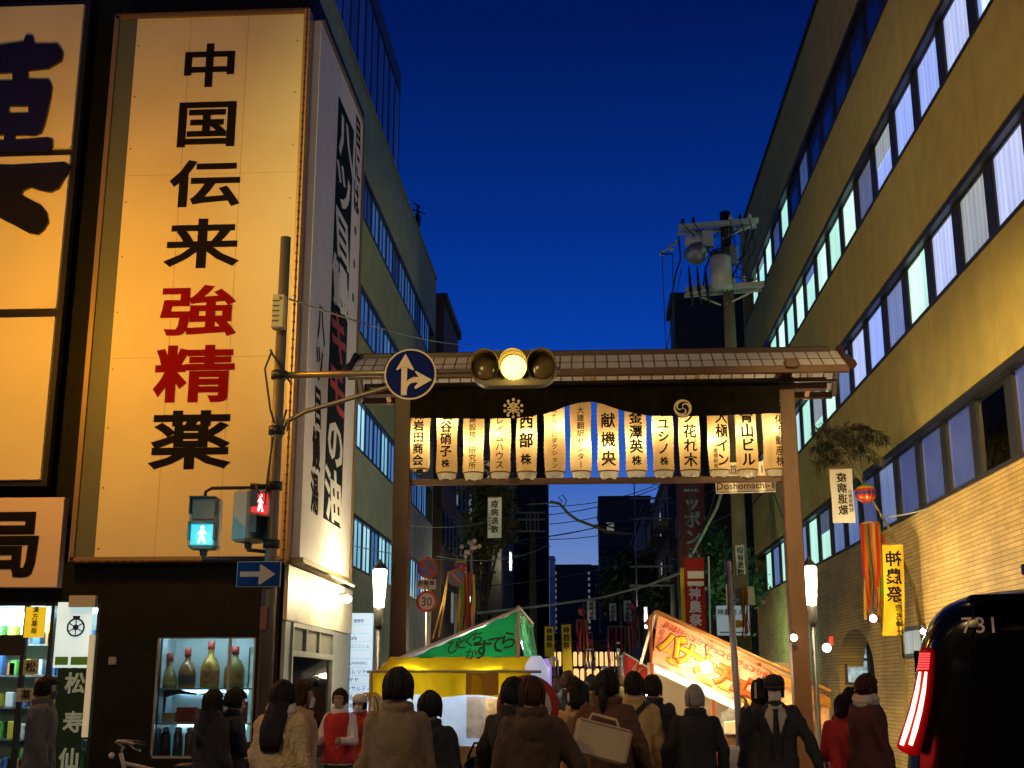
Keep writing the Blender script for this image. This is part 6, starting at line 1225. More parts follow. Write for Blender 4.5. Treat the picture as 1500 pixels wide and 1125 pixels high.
# ------------------------------------------------------------------ black van in the right foreground
def van():
    Yr = 4.55; X0, X1 = 1.07, 2.87; xm_ = (X0 + X1) / 2; t = thing('black_van', 'glossy black taxi van seen from behind with its tall red tail lamp lit', 'van', (xm_, Yr + 2.3, 0))
    mb_ = MB(); prof = []
    def ring(y, top, wt, bot, bulge=1):
        hw = (X1 - X0) / 2 * bulge; pts = []
        half = [(hw - .06, bot), (hw, bot + .12), (hw + .01, .75), (hw - .005, 1.02), (hw - (hw - wt) * .55, top - .32), (wt + .02, top - .12), (wt - .07, top - .035), (wt - .2, top - .005), (wt - .5, top + .01)]
        pts = [(xm_ + x, y, z) for x, z in half] + [(xm_ - x, y, z) for x, z in reversed(half)]; return pts
    secs = [(Yr + .02, 1.80, .70, .34, .97), (Yr + .06, 1.86, .735, .30, .99), (Yr + .16, 1.905, .75, .27, 1), (Yr + .5, 1.92, .755, .26, 1), (Yr + 1.5, 1.93, .76, .26, 1), (Yr + 2.8, 1.90, .755, .26, 1), (Yr + 3.4, 1.55, .72, .26, 1), (Yr + 3.7, 1.16, .78, .26, .99), (Yr + 4.4, 1.02, .76, .28, .97), (Yr + 4.62, .80, .70, .32, .93)]
    mb_.rings([ring(*s_) for s_ in secs]); bm_ = evalmesh(mb_, [('SUBSURF', dict(levels=2))]); bm_.name = 'body'; off_ = wl(t)
    for v_ in bm_.vertices: v_.co = V(xm_ + (v_.co.x - xm_) * 1.03, v_.co.y, v_.co.z) - off_
    bm_.polygons.foreach_set('use_smooth', [True] * len(bm_.polygons)); link(bm_, 'body', M('black_car_paint', (.003, .003, .003), .16, spec=.35), t)
    # tailgate slopes a little: glass proud of the paint
    gy = Yr - .004
    gl = MB().prism([(xm_ - .70, 1.14), (xm_ + .70, 1.14), (xm_ + .62, 1.70), (xm_ + .54, 1.75), (xm_ - .54, 1.75), (xm_ - .62, 1.70)], (0, gy, 0), (1, 0, 0), (0, 0, 1), (0, .02, 0)); build(gl, 'rear_window', M('privacy_glass', (.002, .002, .003), .04, spec=.5), t)
    k = MB(); s_ = lambda px, py: P(px, py, Yr - .012)
    for ch, px in (('7', 1413), ('3', 1432), ('1', 1449)): put(k, ch, s_(px, 917), (1, 0, 0), (0, 0, 1), .078, .001, .002)
    build(k, 'fleet_number', M('number_white', (.45, .33, .25), .5, emit=(.10, .065, .045), es=1), t)
    a, b_ = s_(1356, 957), s_(1328, 1096)
    cv = lambda f_, o_: V(a.x + (b_.x - a.x) * f_ + .012 * sin(pi * f_) + o_, Yr - .03, a.z + (b_.z - a.z) * f_)
    tl = build(MB().tube([cv(f_, .006 + .004 * f_) for f_ in (-.06, -.04, 0, .25, .5, .75, 1, 1.03, 1.05)], [.012, .022, .026, .029, .033, .037, .041, .036, .02], 14, flat=.5), 'tail_lamp', M('red_lens_lit', (.25, .005, .005), .3, emit=(.55, .002, .004), es=.14, spec=.2), t, True)
    for off in (-.012, .013): build(MB().tube([cv(f_, off * (.7 + .5 * f_)) + V(0, -.02, 0) for f_ in (.2, .4, .6, .8, .96)], [.004, .0065, .0075, .0085, .007], 8), 'light_bar', M('led_bar', (1, .6, .5), .3, emit=(1, .42, .30), es=5), tl, True)
    for q in range(7):
        p = cv(.01 + q * .026, .0); build(MB().box(p.x - .018, p.x + .018, Yr - .049, Yr - .044, p.z - .002, p.z + .002), 'led_row', M('led_red', (1, .1, .1), .3, emit=(1, .05, .05), es=3), tl)
    hl = MB().prism([(2 * xm_ - x, z) for x, z in [(a.x - .036, a.z + .04), (a.x + .02, a.z + .02), (b_.x + .055, b_.z - .01), (b_.x, b_.z - .05), (b_.x - .06, b_.z - .02)]], (0, Yr - .03, 0), (1, 0, 0), (0, 0, 1), (0, .06, 0)); build(hl, 'tail_lamp', MATS['red_lens_lit'], t)
    build(MB().bbox(X0 - .01, X1 + .01, Yr - .10, Yr + .2, .36, .80, .05), 'bumper', MATS['black_car_paint'], t)
    sp_ = MB().bbox(xm_ - .62, xm_ + .62, Yr - .14, Yr + .1, 1.835, 1.865, .012); build(sp_, 'roof_spoiler', MATS['black_car_paint'], t); build(MB().box(xm_ - .12, xm_ + .12, Yr - .145, Yr - .139, 1.842, 1.858), 'brake_lamp', M('brake_lens', (.12, .01, .01), .2), t)
    gp = MB(); gp.box(xm_ - .74, xm_ + .74, Yr - .006, Yr - .001, 1.085, 1.09); build(gp, 'tailgate_gap', M('gap_black', (.001, .001, .001), .9), t)
    p = s_(1311, 1112); build(MB().ell((X0 + .02, Yr - .03, 1.14), (.07, .05, .035), 14, 8), 'lamp_shoulder', MATS['red_lens_lit'], t, True)
    build(MB().bbox(xm_ - .17, xm_ + .17, Yr - .03, Yr - .015, .88, 1.04, .003), 'number_plate', M('plate_green', (.02, .12, .05), .4), t)
    build(MB().tube([(xm_ - .55, Yr - .01, 1.115), (xm_ + .55, Yr - .01, 1.115)], .012), 'trim_strip', M('chrome', (.6, .6, .6), .1, 1), t); build(MB().tube([(xm_, Yr - .02, 1.2), (xm_ + .35, Yr - .025, 1.3)], .009), 'rear_wiper', m_black, t)
    for (x, y) in ((X0 + .1, Yr + .95), (X1 - .1, Yr + .95), (X0 + .1, Yr + 3.75), (X1 - .1, Yr + 3.75)):
        w = build(MB().disc((x - .1, y, .33), (0, 1, 0), (0, 0, 1), .33, (.2, 0, 0), 28), 'wheel', M('tyre_rubber', (.015, .015, .015), .8), t); build(MB().disc((x - .11, y, .33), (0, 1, 0), (0, 0, 1), .21, (.22, 0, 0), 24), 'rim', M('rim_alloy', (.4, .4, .4), .3, .9), w)
    for sx_ in (X0 - .03, X1 + .03): build(MB().ell((sx_ + (-.1 if sx_ < xm_ else .1), Yr + 3.1, 1.15), (.12, .08, .09), 12, 8), 'wing_mirror', MATS['black_car_paint'], t, True)
    for sx_ in (X0, X1):
        s = -1 if sx_ == X0 else 1; build(MB().prism([(Yr + .45, 1.14), (Yr + 2.95, 1.14), (Yr + 2.6, 1.66), (Yr + .6, 1.7)], (sx_ - s * .055, 0, 0), (0, 1, 0), (0, 0, 1), (s * .02, 0, 0)), 'side_window', MATS['privacy_glass'], t)
    c = s_(1441, 840); r0, r1 = P(1446, 849, Yr + .5), P(1530, 815, Yr + .5)
    q = P(1438, 850, Yr + .42)
    build(MB().obox((q.x, Yr + .42, q.z - .01), (.008, 0, 0), (0, .008, 0), (0, 0, .055)), 'aerial', m_black, t); build(MB().bbox(q.x - .016, q.x + .016, Yr + .405, Yr + .435, q.z + .005, q.z + .045, .004), 'aerial_cap', M('cap_blue', (.03, .02, .16), .4), t)
    build(MB().obox((r0 + r1) / 2, (r1 - r0) / 2, (0, .05, 0), (0, 0, .018)), 'roof_bar', m_black, t)
    for xx in (r0.x + .05, r1.x - .02): build(MB().tube([(xx, Yr + .5, 1.9), (xx, Yr + .5, r0.z + (r1.z - r0.z) * (xx - r0.x) / (r1.x - r0.x))], .012), 'bar_foot', m_black, t)
    lamp_light((X0 - .05, Yr - .22, 1.35), 1.6, (1, .03, .02), .08, t)
    pv = V(X0, Yr, 0); a_ = R(-19); t.location = pv + Matrix.Rotation(a_, 3, 'Z') @ (wl(t) - pv); t.rotation_euler.z = a_; WL[t.name] = t.location.copy()
van()
# bicycle by the display window
def bicycle():
    t = thing('bicycle', 'pale framed bicycle parked in front of the display window', 'bicycle', P(205, 1125, 12.0) * 1 + V(.25, 0, -P(205, 1125, 12.0).z)); b = wl(t); f = V(.94, .34, 0); up = V(0, 0, 1); s = V(-.34, .94, 0)
    at = lambda a_, z, o=0: b + f * a_ + up * z + s * o
    m_f = M('bike_cream', (.6, .56, .48), .35)
    hd = at(-.42, .95); build(MB().tube([at(-.38, .86), at(.18, .72)], .019).tube([at(-.40, .80), at(.02, .30)], .021).tube([at(.02, .30), at(.18, .74)], .018).tube([at(.02, .3), at(.5, .34)], .013).tube([at(.18, .7), at(.5, .34)], .011).tube([at(-.42, .95), at(-.36, .76)], .022), 'frame', m_f, t, True)
    build(MB().tube([at(-.37, .78), at(-.50, .34)], .016), 'fork', m_f, t, True)
    build(MB().tube([at(-.40, 1.0), at(-.47, 1.05), at(-.45, 1.06, .12), at(-.33, 1.05, .3), at(-.26, 1.03, .31)], .012).tube([at(-.47, 1.05), at(-.45, 1.06, -.12), at(-.33, 1.05, -.3), at(-.26, 1.03, -.31)], .012).tube([at(-.42, .95), at(-.4, 1.01)], .015), 'handlebar', m_steel, t, True)
    for sd in (-1, 1): build(MB().tube([at(-.30, 1.04, .305 * sd), at(-.2, 1.02, .31 * sd)], .018), 'grip', m_black, t, True); build(MB().tube([at(-.36, 1.05, .24 * sd), at(-.3, 1.0, .28 * sd), at(-.24, .98, .28 * sd)], .006), 'brake_lever', m_steel, t, True)
    build(MB().ell(at(.2, .82), (.13, .08, .035), 14, 8), 'saddle', m_black, t, True); build(MB().tube([at(.18, .72), at(.195, .81)], .014), 'seat_post', m_steel, t)
    build(MB().ell(at(-.5, .93), (.03, .03, .03), 10, 6), 'front_lamp', M('lamp_clear', (.7, .7, .7), .1), t, True)
    for a_ in (-.5, .5):
        w = build(MB().tube([at(a_ + .33 * cos(q), .34 + .33 * sin(q)) for q in [2 * pi * j / 36 for j in range(37)]], .018, 6, False), 'wheel', MATS['tyre_rubber'], t, True); sp_ = MB()
        for j in range(16): q = 2 * pi * j / 16; sp_.tube([at(a_, .34), at(a_ + .32 * cos(q), .34 + .32 * sin(q))], .0015, 3)
        build(sp_, 'spokes', m_steel, w); build(MB().tube([at(a_, .34, -.05), at(a_, .34, .05)], .02), 'hub', m_steel, w)
    build(MB().disc(at(.02, .3, -.03), f, up, .09, s * .01, 24), 'chainring', m_steel, t)
    for sd in (-1, 1): build(MB().tube([at(.02, .3, .06 * sd), at(.02 + .12 * sd, .3 - .12 * sd, .08 * sd), at(.02 + .12 * sd, .3 - .12 * sd, .16 * sd)], .009), 'pedal_crank', m_steel, t, True)
bicycle()
# ------------------------------------------------------------------ people
m_skin = M('skin', (.42, .235, .15), .55, var=.08, vs=12)
def hairm(n, c): return M('hair_' + n, c, .62, spec=.22, wave=('X', 60, .55, 1.35), stretch=(1, 1, .12), bump=.6, bs=140)
HAIR = {'black': hairm('black', (.012, .010, .010)), 'brown': hairm('brown', (.045, .020, .011)), 'grey': hairm('grey', (.33, .31, .28)), 'red': hairm('chestnut', (.05, .018, .010))}
def cloth(n, c, fuzz=0): return M('cloth_' + n, tuple(min(.8, q * 1.25) for q in c),   .88, var=.10, vs=5, bump=.55 if not fuzz else 1.0, bs=22 if not fuzz else 45)
def seg(mb, a, b, ra, rb, n=12):
    a, b = Vector(a), Vector(b); d = b - a; L_ = d.length; d = d / L_
    pts = [a - d * ra * .85, a - d * ra * .5, a, a.lerp(b, .5), b, b + d * rb * .5, b + d * rb * .85]
    mb.tube(pts, [ra * .5, ra * .86, ra, (ra + rb) * .5, rb, rb * .86, rb * .5], n)
def hand(mb, w, d, side, curl, palm):
    d = d.normalized(); n = (palm - d * palm.dot(d)).normalized(); s = d.cross(n) * side
    c = w + d * .045
    rot = Matrix((s, n, d)).transposed(); mb.ell(c, (.042, .017, .052), 12, 8, rot); mb.ell(w + d * .005, (.027, .021, .03), 10, 6, rot)
    for i, (o, l) in enumerate(((-.030, .074), (-.010, .084), (.011, .078), (.030, .060))):
        p = w + d * (.083 - abs(o) * .15) + s * o; dirn = d.copy(); r_ = .0095
        for k in range(3):
            ang = curl * (.7 + .3 * k) + .06 * i; dirn = (Matrix.Rotation(-ang, 3, s * side) @ dirn) if True else dirn
            q = p + dirn * l * (.46, .32, .24)[k]; seg(mb, p, q, r_, r_ * .92, 8); p = q; r_ *= .92
    p = w + d * .02 - s * .034; td = (d * .6 - s * .75 + n * .35).normalized()
    for k in range(2):
        q = p + td * (.042, .032)[k]; seg(mb, p, q, .0115 - .001 * k, .0105 - .001 * k, 8); p = q; td = (td + d * .5).normalized()
def loft(mb, secs, n=28, mod=None):
    mb.rings([[V(cx + rx * cos(2 * pi * j / n) * (mod(2 * pi * j / n, z) if mod else 1), cy + ry * sin(2 * pi * j / n) * (mod(2 * pi * j / n, z) if mod else 1), z) for j in range(n)] for z, rx, ry, cx, cy in secs])
def push(me, fn):   # move every vertex along its normal by fn(position)
    n_ = len(me.vertices); co = [0.0] * (3 * n_); no = [0.0] * (3 * n_); me.vertices.foreach_get('co', co); me.vertices.foreach_get('normal', no)
    for i in range(0, 3 * n_, 3):
        q = fn(co[i], co[i + 1], co[i + 2]); co[i] += no[i] * q; co[i + 1] += no[i + 1] * q; co[i + 2] += no[i + 2] * q
    me.vertices.foreach_set('co', co); me.update()
def fold(me, amp, sc, seed, zs=.45):
    a, b_, c_ = seed * 3.1, seed * 1.7, seed; nz = noise.noise
    push(me, lambda x, y, z: amp * (.55 - 1.9 * abs(nz((x * sc + a + z * 2.2, y * sc + b_, z * sc * zs + c_ + x * 2))) + .5 * nz((x * sc * 2.3 + a, y * sc * 2.3 + b_, z * sc * 1.2 + c_))))
NP = [0]
def person(label, px, Y, ytop, yaw, coat, hair=('short', 'black'), hem=.82, puff=1.0, arms=None, head=(0, 0), lean=0, trousers=(.02, .02, .025), skirt=None, mask=None, cap=None, scarf=None, stride=.0, fine=False, opened=None, vest=None, curl=.35, x=None, fur=0, collar=True, fw=1.0, hood=False):
    NP[0] += 1; sd = NP[0]; xw = P(px, 1006, Y).x if x is None else x; top = P(px, ytop, Y).z; s = max(1.15, min(1.86, top)) / 1.715
    t = thing('person', label, 'person', (xw, Y, 0), None, R(yaw)); t.scale = (s, s, s)
    lt = math.tan(R(lean)); ly = lambda z: lt * max(0, z - .92); 
    # pose
    S_ = {sg_: V(sg_ * .168 * fw, ly(1.38), 1.385) for sg_ in (-1, 1)}
    arms = arms or {}; AR = {}
    for sg_ in (-1, 1):
        du_, df_ = arms.get(sg_, ((.16 * sg_, .02, -1), (.04 * sg_, .28, -1)))
        du_, df_ = V(*du_).normalized(), V(*df_).normalized(); e = S_[sg_] + du_ * .285; AR[sg_] = (S_[sg_], e, e + df_ * .245, df_)
    st_ = stride; LG = {}
    for sg_ in (-1, 1):
        k_ = st_ * sg_; LG[sg_] = (V(sg_ * .088, 0, .88), V(sg_ * .092, k_ * .5 + .02, .47), V(sg_ * .095, k_ - .02, .085))
    # the body: one continuous surface
    b = MB()
    loft(b, [(.80, .15, .10, 0, 0), (.90, .168, .115, 0, 0), (1.0, .150, .105, 0, ly(1.0)), (1.10, .138, .098, 0, ly(1.1)), (1.24, .160, .112, 0, ly(1.24)), (1.34, .155 * fw, .098, 0, ly(1.34)), (1.405, .11, .075, 0, ly(1.4)), (1.44, .066, .062, 0, ly(1.44)), (1.53, .055, .058, 0, ly(1.5) + .008)])
    hm = Matrix.Translation(V(0, ly(1.5) + .012, 1.50)) @ Matrix.Rotation(R(head[0]), 4, 'Z') @ Matrix.Rotation(R(head[1]), 4, 'X') @ Matrix.Scale(.95, 4)
    hb = MB()
    hb.ell((0, -.004, .105), (.074, .094, .108), 20, 14); hb.ell((0, .026, .045), (.056, .066, .066), 16, 10); hb.ell((0, .062, .005), (.028, .026, .022), 10, 6)
    seg(hb, (0, .088, .092), (0, .104, .062), .010, .015, 8); hb.ell((0, .080, .118), (.050, .012, .010), 12, 6)
    hb.ell((0, .084, .033), (.024, .012, .006), 10, 5); hb.ell((0, .083, .024), (.021, .012, .007), 10, 5)
    for sg_ in (-1, 1): hb.ell((sg_ * .076, -.006, .078), (.010, .020, .031), 10, 6); hb.ell((sg_ * .042, .062, .07), (.02, .02, .022), 8, 6)
    hb.v = [tuple(hm @ Vector(v_)) for v_ in hb.v]; b.add(hb.v, hb.f)
    for sg_ in (-1, 1):
        a, e, w, df_ = AR[sg_]; seg(b, a, e, .040, .032); seg(b, e, w, .032, .025); hand(b, w, df_, sg_, curl, V(-sg_, 0, 0) if abs(df_.x) < .8 else V(0, 0, -1))
        h_, k_, a_ = LG[sg_]; seg(b, h_, k_, .082, .058); seg(b, k_, a_, .056, .036); seg(b, a_ + V(0, -.03, -.04), a_ + V(0, .14, -.05), .036, .03)
    me = evalmesh(b, [('REMESH', dict(mode='VOXEL', voxel_size=.009 if fine else .012 if Y < 12 else .016)), ('SMOOTH', dict(factor=.4, iterations=2))])
    me.name = 'body'; me.polygons.foreach_set('use_smooth', [True] * len(me.polygons)); link(me, 'body', m_skin, t)
    # hair
    k, hc = hair; h = MB()
    def cap_shape(r_, off, front, low):
        e_ = MB(); e_.ell((0, 0, 0), r_, 36, 22); out = []
        for x_, y_, z_ in e_.v:
            p = V(x_, y_, z_) + V(*off)
            if p.y > front and p.z < .138 + .02 * cos(p.x * 30): p = V(p.x * .74, min(p.y, front) * .9 - .015, p.z)
            if p.z < low + max(0, p.y) * .6: p = V(p.x * .80, p.y * .82, max(p.z, low))
            n_ = noise.noise(V(p.x * 90, p.y * 90, p.z * 14 + sd)) * .007 + noise.noise(V(p.x * 26, p.y * 26, p.z * 16 + sd)) * .009
            out.append(p * (1 + n_ * 8) if p.length > .05 else p)
        h.add(out, e_.f)
    if k in ('short', 'crop'): q = 0 if k == 'crop' else .006; cap_shape((.083 + q, .104 + q, .117 + q), (0, -.008, .108), .045, .008)
    elif k == 'bowl': cap_shape((.096, .115, .128), (0, -.012, .104), .05, .018)
    elif k == 'bob': cap_shape((.092, .112, .124), (0, -.012, .100), .05, -.02); h.tube([(0, -.045, .10), (0, -.05, .03), (0, -.045, -.035)], [.088, .094, .075], 22)
    elif k in ('long', 'tied', 'bun'):
        cap_shape((.087, .108, .121), (0, -.010, .106), .047, .0)
        if k == 'long':
            rg = [(.12, .080, .070, -.03), (.04, .092, .072, -.045), (-.06, .102, .066, -.07), (-.16, .108, .056, -.095), (-.27, .10, .042, -.115), (-.34, .082, .026, -.12)]
            h.rings([[V(rx * cos(2 * pi * j / 40) * (1 + .05 * noise.noise(V(j * .9, z * 3, sd))), cy - max(0, min(1, (.05 - z) * 5)) * (puff - 1) * .38 + ry * sin(2 * pi * j / 40), z + (.03 * noise.noise(V(j * 1.7, sd, 0)) if i == 5 else 0)) for j in range(40)] for i, (z, rx, ry, cy) in enumerate(rg)])
        elif k == 'bun': h.ell((0, -.10, .17), (.045, .045, .042), 14, 10)
        else: h.tube([(0, -.10, .08), (0, -.15, .04), (0, -.155, -.06), (0, -.14, -.15)], [.03, .036, .03, .008], 12)
    rs = random.Random(sd * 7); R3 = {'bowl': (.098, .117, .130), 'bob': (.097, .117, .128), 'long': (.090, .111, .124), 'tied': (.090, .111, .124), 'bun': (.090, .111, .124)}.get(k, (.088, .109, .121)); end = {'bowl': .02, 'bob': -.04, 'long': -.03, 'tied': .03, 'bun': .05}.get(k, .02)
    for q in range(95):   # separate locks lying over the cap
        a0 = rs.uniform(0, 2 * pi); front = sin(a0) > .45; z0 = rs.uniform(.5, .98); z1 = (.30 if front else (end - .106) / R3[2] + rs.uniform(-.12, .1)); tw_ = rs.uniform(-.5, .5); pts = []
        for s2 in range(5):
            f_ = s2 / 4; zz = z0 + (z1 - z0) * f_; rr = sqrt(max(.02, 1 - min(.99, zz * zz))) if zz > 0 else 1.0; a_ = a0 + tw_ * f_ * (1 if k != 'bob' else .3); m_ = 1.0 + .035 * sin(f_ * 3.1) + (rs.uniform(0, .06) if s2 == 4 else 0)
            pts.append(V(R3[0] * rr * m_ * cos(a_), -.01 + R3[1] * rr * m_ * sin(a_), .106 + R3[2] * zz))
        w0 = rs.uniform(.006, .011); h.tube(pts, [w0 * .5, w0, w0, w0 * .8, w0 * .2], 5, flat=.7)
    h.v = [tuple(hm @ Vector(v_)) for v_ in h.v]; build(h, 'hair', HAIR[hc], t, True, local=True)
    # coat with sleeves
    if coat:
        cn, cc = coat; c = MB(); P_ = 1 + (puff - 1) * .72
        hemr = .02 + max(0, .82 - hem) * .12
        prof = [(hem, .175 * P_ + hemr, .135 * P_ + hemr), (.90 if hem < .88 else hem + .02, .178 * P_ + hemr * .4, .138 * P_ + hemr * .4), (1.02, .170 * P_, .132 * P_), (1.14, .168 * P_, .130 * P_), (1.26, .182 * P_, .138 * P_), (1.35, .190 * P_ * fw, .128 * P_), (1.40, .158 * P_, .104 * P_), (1.44, .100 * max(1, P_ * .95), .090), (1.475, .078 * max(1, P_ * .95), .080)]
        secs = [(z, rx, ry, 0, ly(z)) for z, rx, ry in prof]
        loft(c, secs, 32, None if not opened else (lambda a, z: .80 if abs(a - pi / 2) < (.10 + .62 * max(0, (z - .93) / .5)) and z > .93 else 1))
        if collar and not opened: c.tube([V(.078 * cos(a), ly(1.46) + .080 * sin(a), 1.466 + .012 * cos(a * 2) - .012 * sin(a)) for a in [2 * pi * j / 16 for j in range(17)]], .027 * P_, 8, False)
        if hood: c.tube([V(.10 * cos(a), ly(1.44) - .045 + .075 * sin(a), 1.425 - .05 * (1 - sin(a)) * .5) for a in [2 * pi * j / 16 for j in range(17)]], .042, 8, False); c.ell((0, ly(1.4) - .13, 1.36), (.10, .04, .08))
        for sg_ in (-1, 1):
            a, e, w, df_ = AR[sg_]; seg(c, a + V(-sg_ * .02, 0, -.01), e, .070 * P_, .057 * P_, 14); seg(c, e, w - df_ * .01, .057 * P_, .047 * P_, 14)
        cm = evalmesh(c, [('REMESH', dict(mode='VOXEL', voxel_size=.013 if Y < 12.3 else .022)), ('SMOOTH', dict(factor=.5, iterations=3))])
        fold(cm, .017 * (1.25 if puff > 1.1 else 1) * (.35 if vest else 1), 5.5, sd); fold(cm, .007 * (.4 if vest else 1), 15, sd + 9, .6); 
        if fur:
            push(cm, lambda x, y, z: noise.noise((x * 55, y * 55, z * 55)) * .012)
        cm.name = 'coat'; cm.polygons.foreach_set('use_smooth', [True] * len(cm.polygons)); link(cm, 'coat', cloth(cn, cc, fur), t)
        if opened:
            on, oc, tie = opened
            def shf(i, j):
                z = .97 + .465 * j; a = pi / 2 + (i - .5) * (.2 + 1.2 * j); k_ = [q for q in prof if q[0] <= z][-1]; n_ = [q for q in prof if q[0] > z][:1] or [prof[-1]]; f_ = (z - k_[0]) / max(.001, n_[0][0] - k_[0]); f_ = min(1, max(0, f_))
                rx = k_[1] + (n_[0][1] - k_[1]) * f_; ry = k_[2] + (n_[0][2] - k_[2]) * f_; return V(rx * .96 * cos(a), ly(z) + ry * .96 * sin(a), z)
            build(MB().sheet(shf, 10, 16), 'shirt', cloth(on, oc), t, True, local=True)
            for sg_ in (-1, 1):
                lp = MB()
                for i_ in range(9):
                    f_ = i_ / 8; z = .96 + .46 * f_; q = shf(.5 + sg_ * .5, f_); lp.v += [tuple(q + V(sg_ * .0, .012, 0)), tuple(q + V(sg_ * (.012 + .045 * sin(pi * min(1, f_ * 1.15))), .014 - .02 * f_, 0))]
                lp.f += [(2 * i_, 2 * i_ + 1, 2 * i_ + 3, 2 * i_ + 2) for i_ in range(8)]; build(lp, 'lapel', cloth(cn, cc), t, True, local=True)
                lc = MB().prism([(0, 0), (sg_ * .065, .03), (sg_ * .05, -.045)], V(0, .098 + ly(1.43), 1.43), (1, -.15 * sg_, 0), (0, -.25, 1), (0, .006, 0)); build(lc, 'collar', cloth(on, oc), t, local=True)
            if tie: build(MB().sheet(lambda i, j: shf(.5, .05 + .9 * j) + V((i - .5) * (.085 - .05 * j if j < .93 else .06), .012 + .006 * sin(i * pi), 0), 4, 14), 'necktie', cloth('tie_black', (.012, .012, .015)), t, True, local=True)
        if vest:
            vn, vc = vest; c = MB(); loft(c, [(z, rx * 1.10, ry * 1.14, 0, ly(z)) for z, rx, ry in prof[:-1]] + [(1.43, .12, .095, 0, ly(1.43))], 30)
            vm = evalmesh(c, [('SUBSURF', dict(levels=1))]); fold(vm, .008, 9, sd + 5); vm.polygons.foreach_set('use_smooth', [True] * len(vm.polygons)); link(vm, 'vest', cloth(vn, vc), t)
    # trousers or skirt, shoes
    tr = MB()
    if skirt: loft(tr, [(.42, .25, .21, 0, 0), (.6, .225, .185, 0, 0), (.8, .195, .15, 0, 0), (.98, .158, .118, 0, ly(.98))], 30, lambda a, z: 1 + .03 * sin(a * 9) * (1 - z))
    else:
        loft(tr, [(.80, .162, .122, 0, 0), (.9, .176, .126, 0, 0), (1.0, .160, .115, 0, ly(1.0))], 24)
        for sg_ in (-1, 1): h_, k_, a_ = LG[sg_]; seg(tr, h_, k_, .094, .075); seg(tr, k_, a_ + V(0, 0, .02), .075, .058)
    tm = evalmesh(tr, [('REMESH', dict(mode='VOXEL', voxel_size=.03)), ('SMOOTH', dict(factor=.5, iterations=3))]); fold(tm, .010, 9, sd + 2); tm.polygons.foreach_set('use_smooth', [True] * len(tm.polygons))
    link(tm, 'skirt' if skirt else 'trousers', skirt or cloth('trousers_%d' % int(sum(trousers) * 1000), trousers), t)
    for sg_ in (-1, 1):
        a_ = LG[sg_][2]; build(MB().ell(a_ + V(0, .05, -.035), (.046, .135, .048), 14, 8).box(a_.x - .045, a_.x + .045, a_.y - .08, a_.y + .18, a_.z - .085, a_.z - .06), 'shoe', M('shoe_leather', (.02, .018, .016), .4), t, True, local=True)
    # face and head wear
    for sg_ in (-1, 1):
        e_ = MB().ell((sg_ * .031, .079, .088), (.0125, .010, .0085), 10, 6); e_.v = [tuple(hm @ Vector(v_)) for v_ in e_.v]; eye = build(e_, 'eye', M('eye_white', (.6, .57, .52), .2), t, True, local=True)
        i_ = MB().ell((sg_ * .031, .087, .088), (.006, .004, .006), 8, 5); i_.v = [tuple(hm @ Vector(v_)) for v_ in i_.v]; build(i_, 'iris', M('eye_dark', (.015, .01, .008), .15), eye, True, local=True)
        w_ = MB().tube([(sg_ * .014, .091, .106), (sg_ * .032, .089, .111), (sg_ * .05, .079, .105)], [.003, .0045, .002], 6); w_.v = [tuple(hm @ Vector(v_)) for v_ in w_.v]; build(w_, 'eyebrow', HAIR['grey' if hc == 'grey' else 'black'], t, True, local=True)
    if mask:
        k_ = MB().sheet(lambda i, j: V(.064 * sin((i - .5) * 2.5), .055 + .062 * cos((i - .5) * 2.5) * (1 - .2 * abs(j - .55)) - .015 * (1 - j), -.012 + .088 * j), 16, 8); k_.v = [tuple(hm @ Vector(v_)) for v_ in k_.v]; build(k_, 'face_mask', M('mask_cloth_%s' % mask, (.62, .6, .56) if mask == 'white' else (.05, .05, .055), .8), t, True, local=True)
    if cap:
        k_ = MB(); k_.lathe([(.098, .115), (.104, .15), (.098, .19), (.07, .222), (.02, .236)], (0, -.004, 0), 24)
        if cap[0] == 'peaked': k_.rings([[V(.095 * cos(a), .06 + .105 * sin(a) * r_, .118 - .012 * r_ + z_) for a in [pi * j / 12 for j in range(13)]] for r_, z_ in ((.2, 0), (1, -.008), (1, 0), (.2, .008))], True, False)
        k_.v = [tuple(hm @ V(v_[0], v_[1] * 1.08, v_[2])) for v_ in k_.v]; build(k_, 'cap', cloth(*cap[1]), t, True, local=True)
    if scarf:
        k_ = MB()
        for r_, z_ in ((.092, 1.445), (.098, 1.475), (.086, 1.50)): k_.tube([V(r_ * cos(a), ly(1.45) + r_ * sin(a), z_ + .012 * sin(a * 2)) for a in [2 * pi * j / 20 for j in range(21)]], .028, 8, False)
        build(k_, 'scarf', cloth(*scarf), t, True, local=True)
    return t
def at_local(t, p):   # a point given in a person's own frame
    return Matrix.Translation(wl(t)) @ Matrix.Rotation(t.rotation_euler.z, 4, 'Z') @ Matrix.Diagonal((*t.scale, 1)) @ Vector(p)
D = lambda s_: {-1: ((-.2, .05, -1), (-.1, .2, -1)), 1: ((.2, .05, -1), (.1, .2, -1))}
FWD = lambda s_: ((.22 * s_, .25, -1), (-.25 * s_, 1, .05))
HOLD = {-1: FWD(-1), 1: FWD(1)}
p_ = {}
p_[1] = person('man in a dark grey jacket walking right past the lit shop entrance', 66, 12.0, 990, -72, ('charcoal', (.07, .07, .072)), ('short', 'black'), .78, 1.08, head=(0, -4), mask='dark', stride=.2)
p_[2] = person('woman with long straight black hair and black coat before the display window', 313, 11.0, 1009, -35, ('black', (.012, .012, .013)), ('long', 'black'), .5, 1.02)
p_[3] = person('short haired person in a black coat looking at a phone by the signal pole', 342, 11.4, 1008, -62, ('black_wool', (.016, .016, .018)), ('bowl', 'black'), .6, 1.0, arms=HOLD, head=(0, -14))
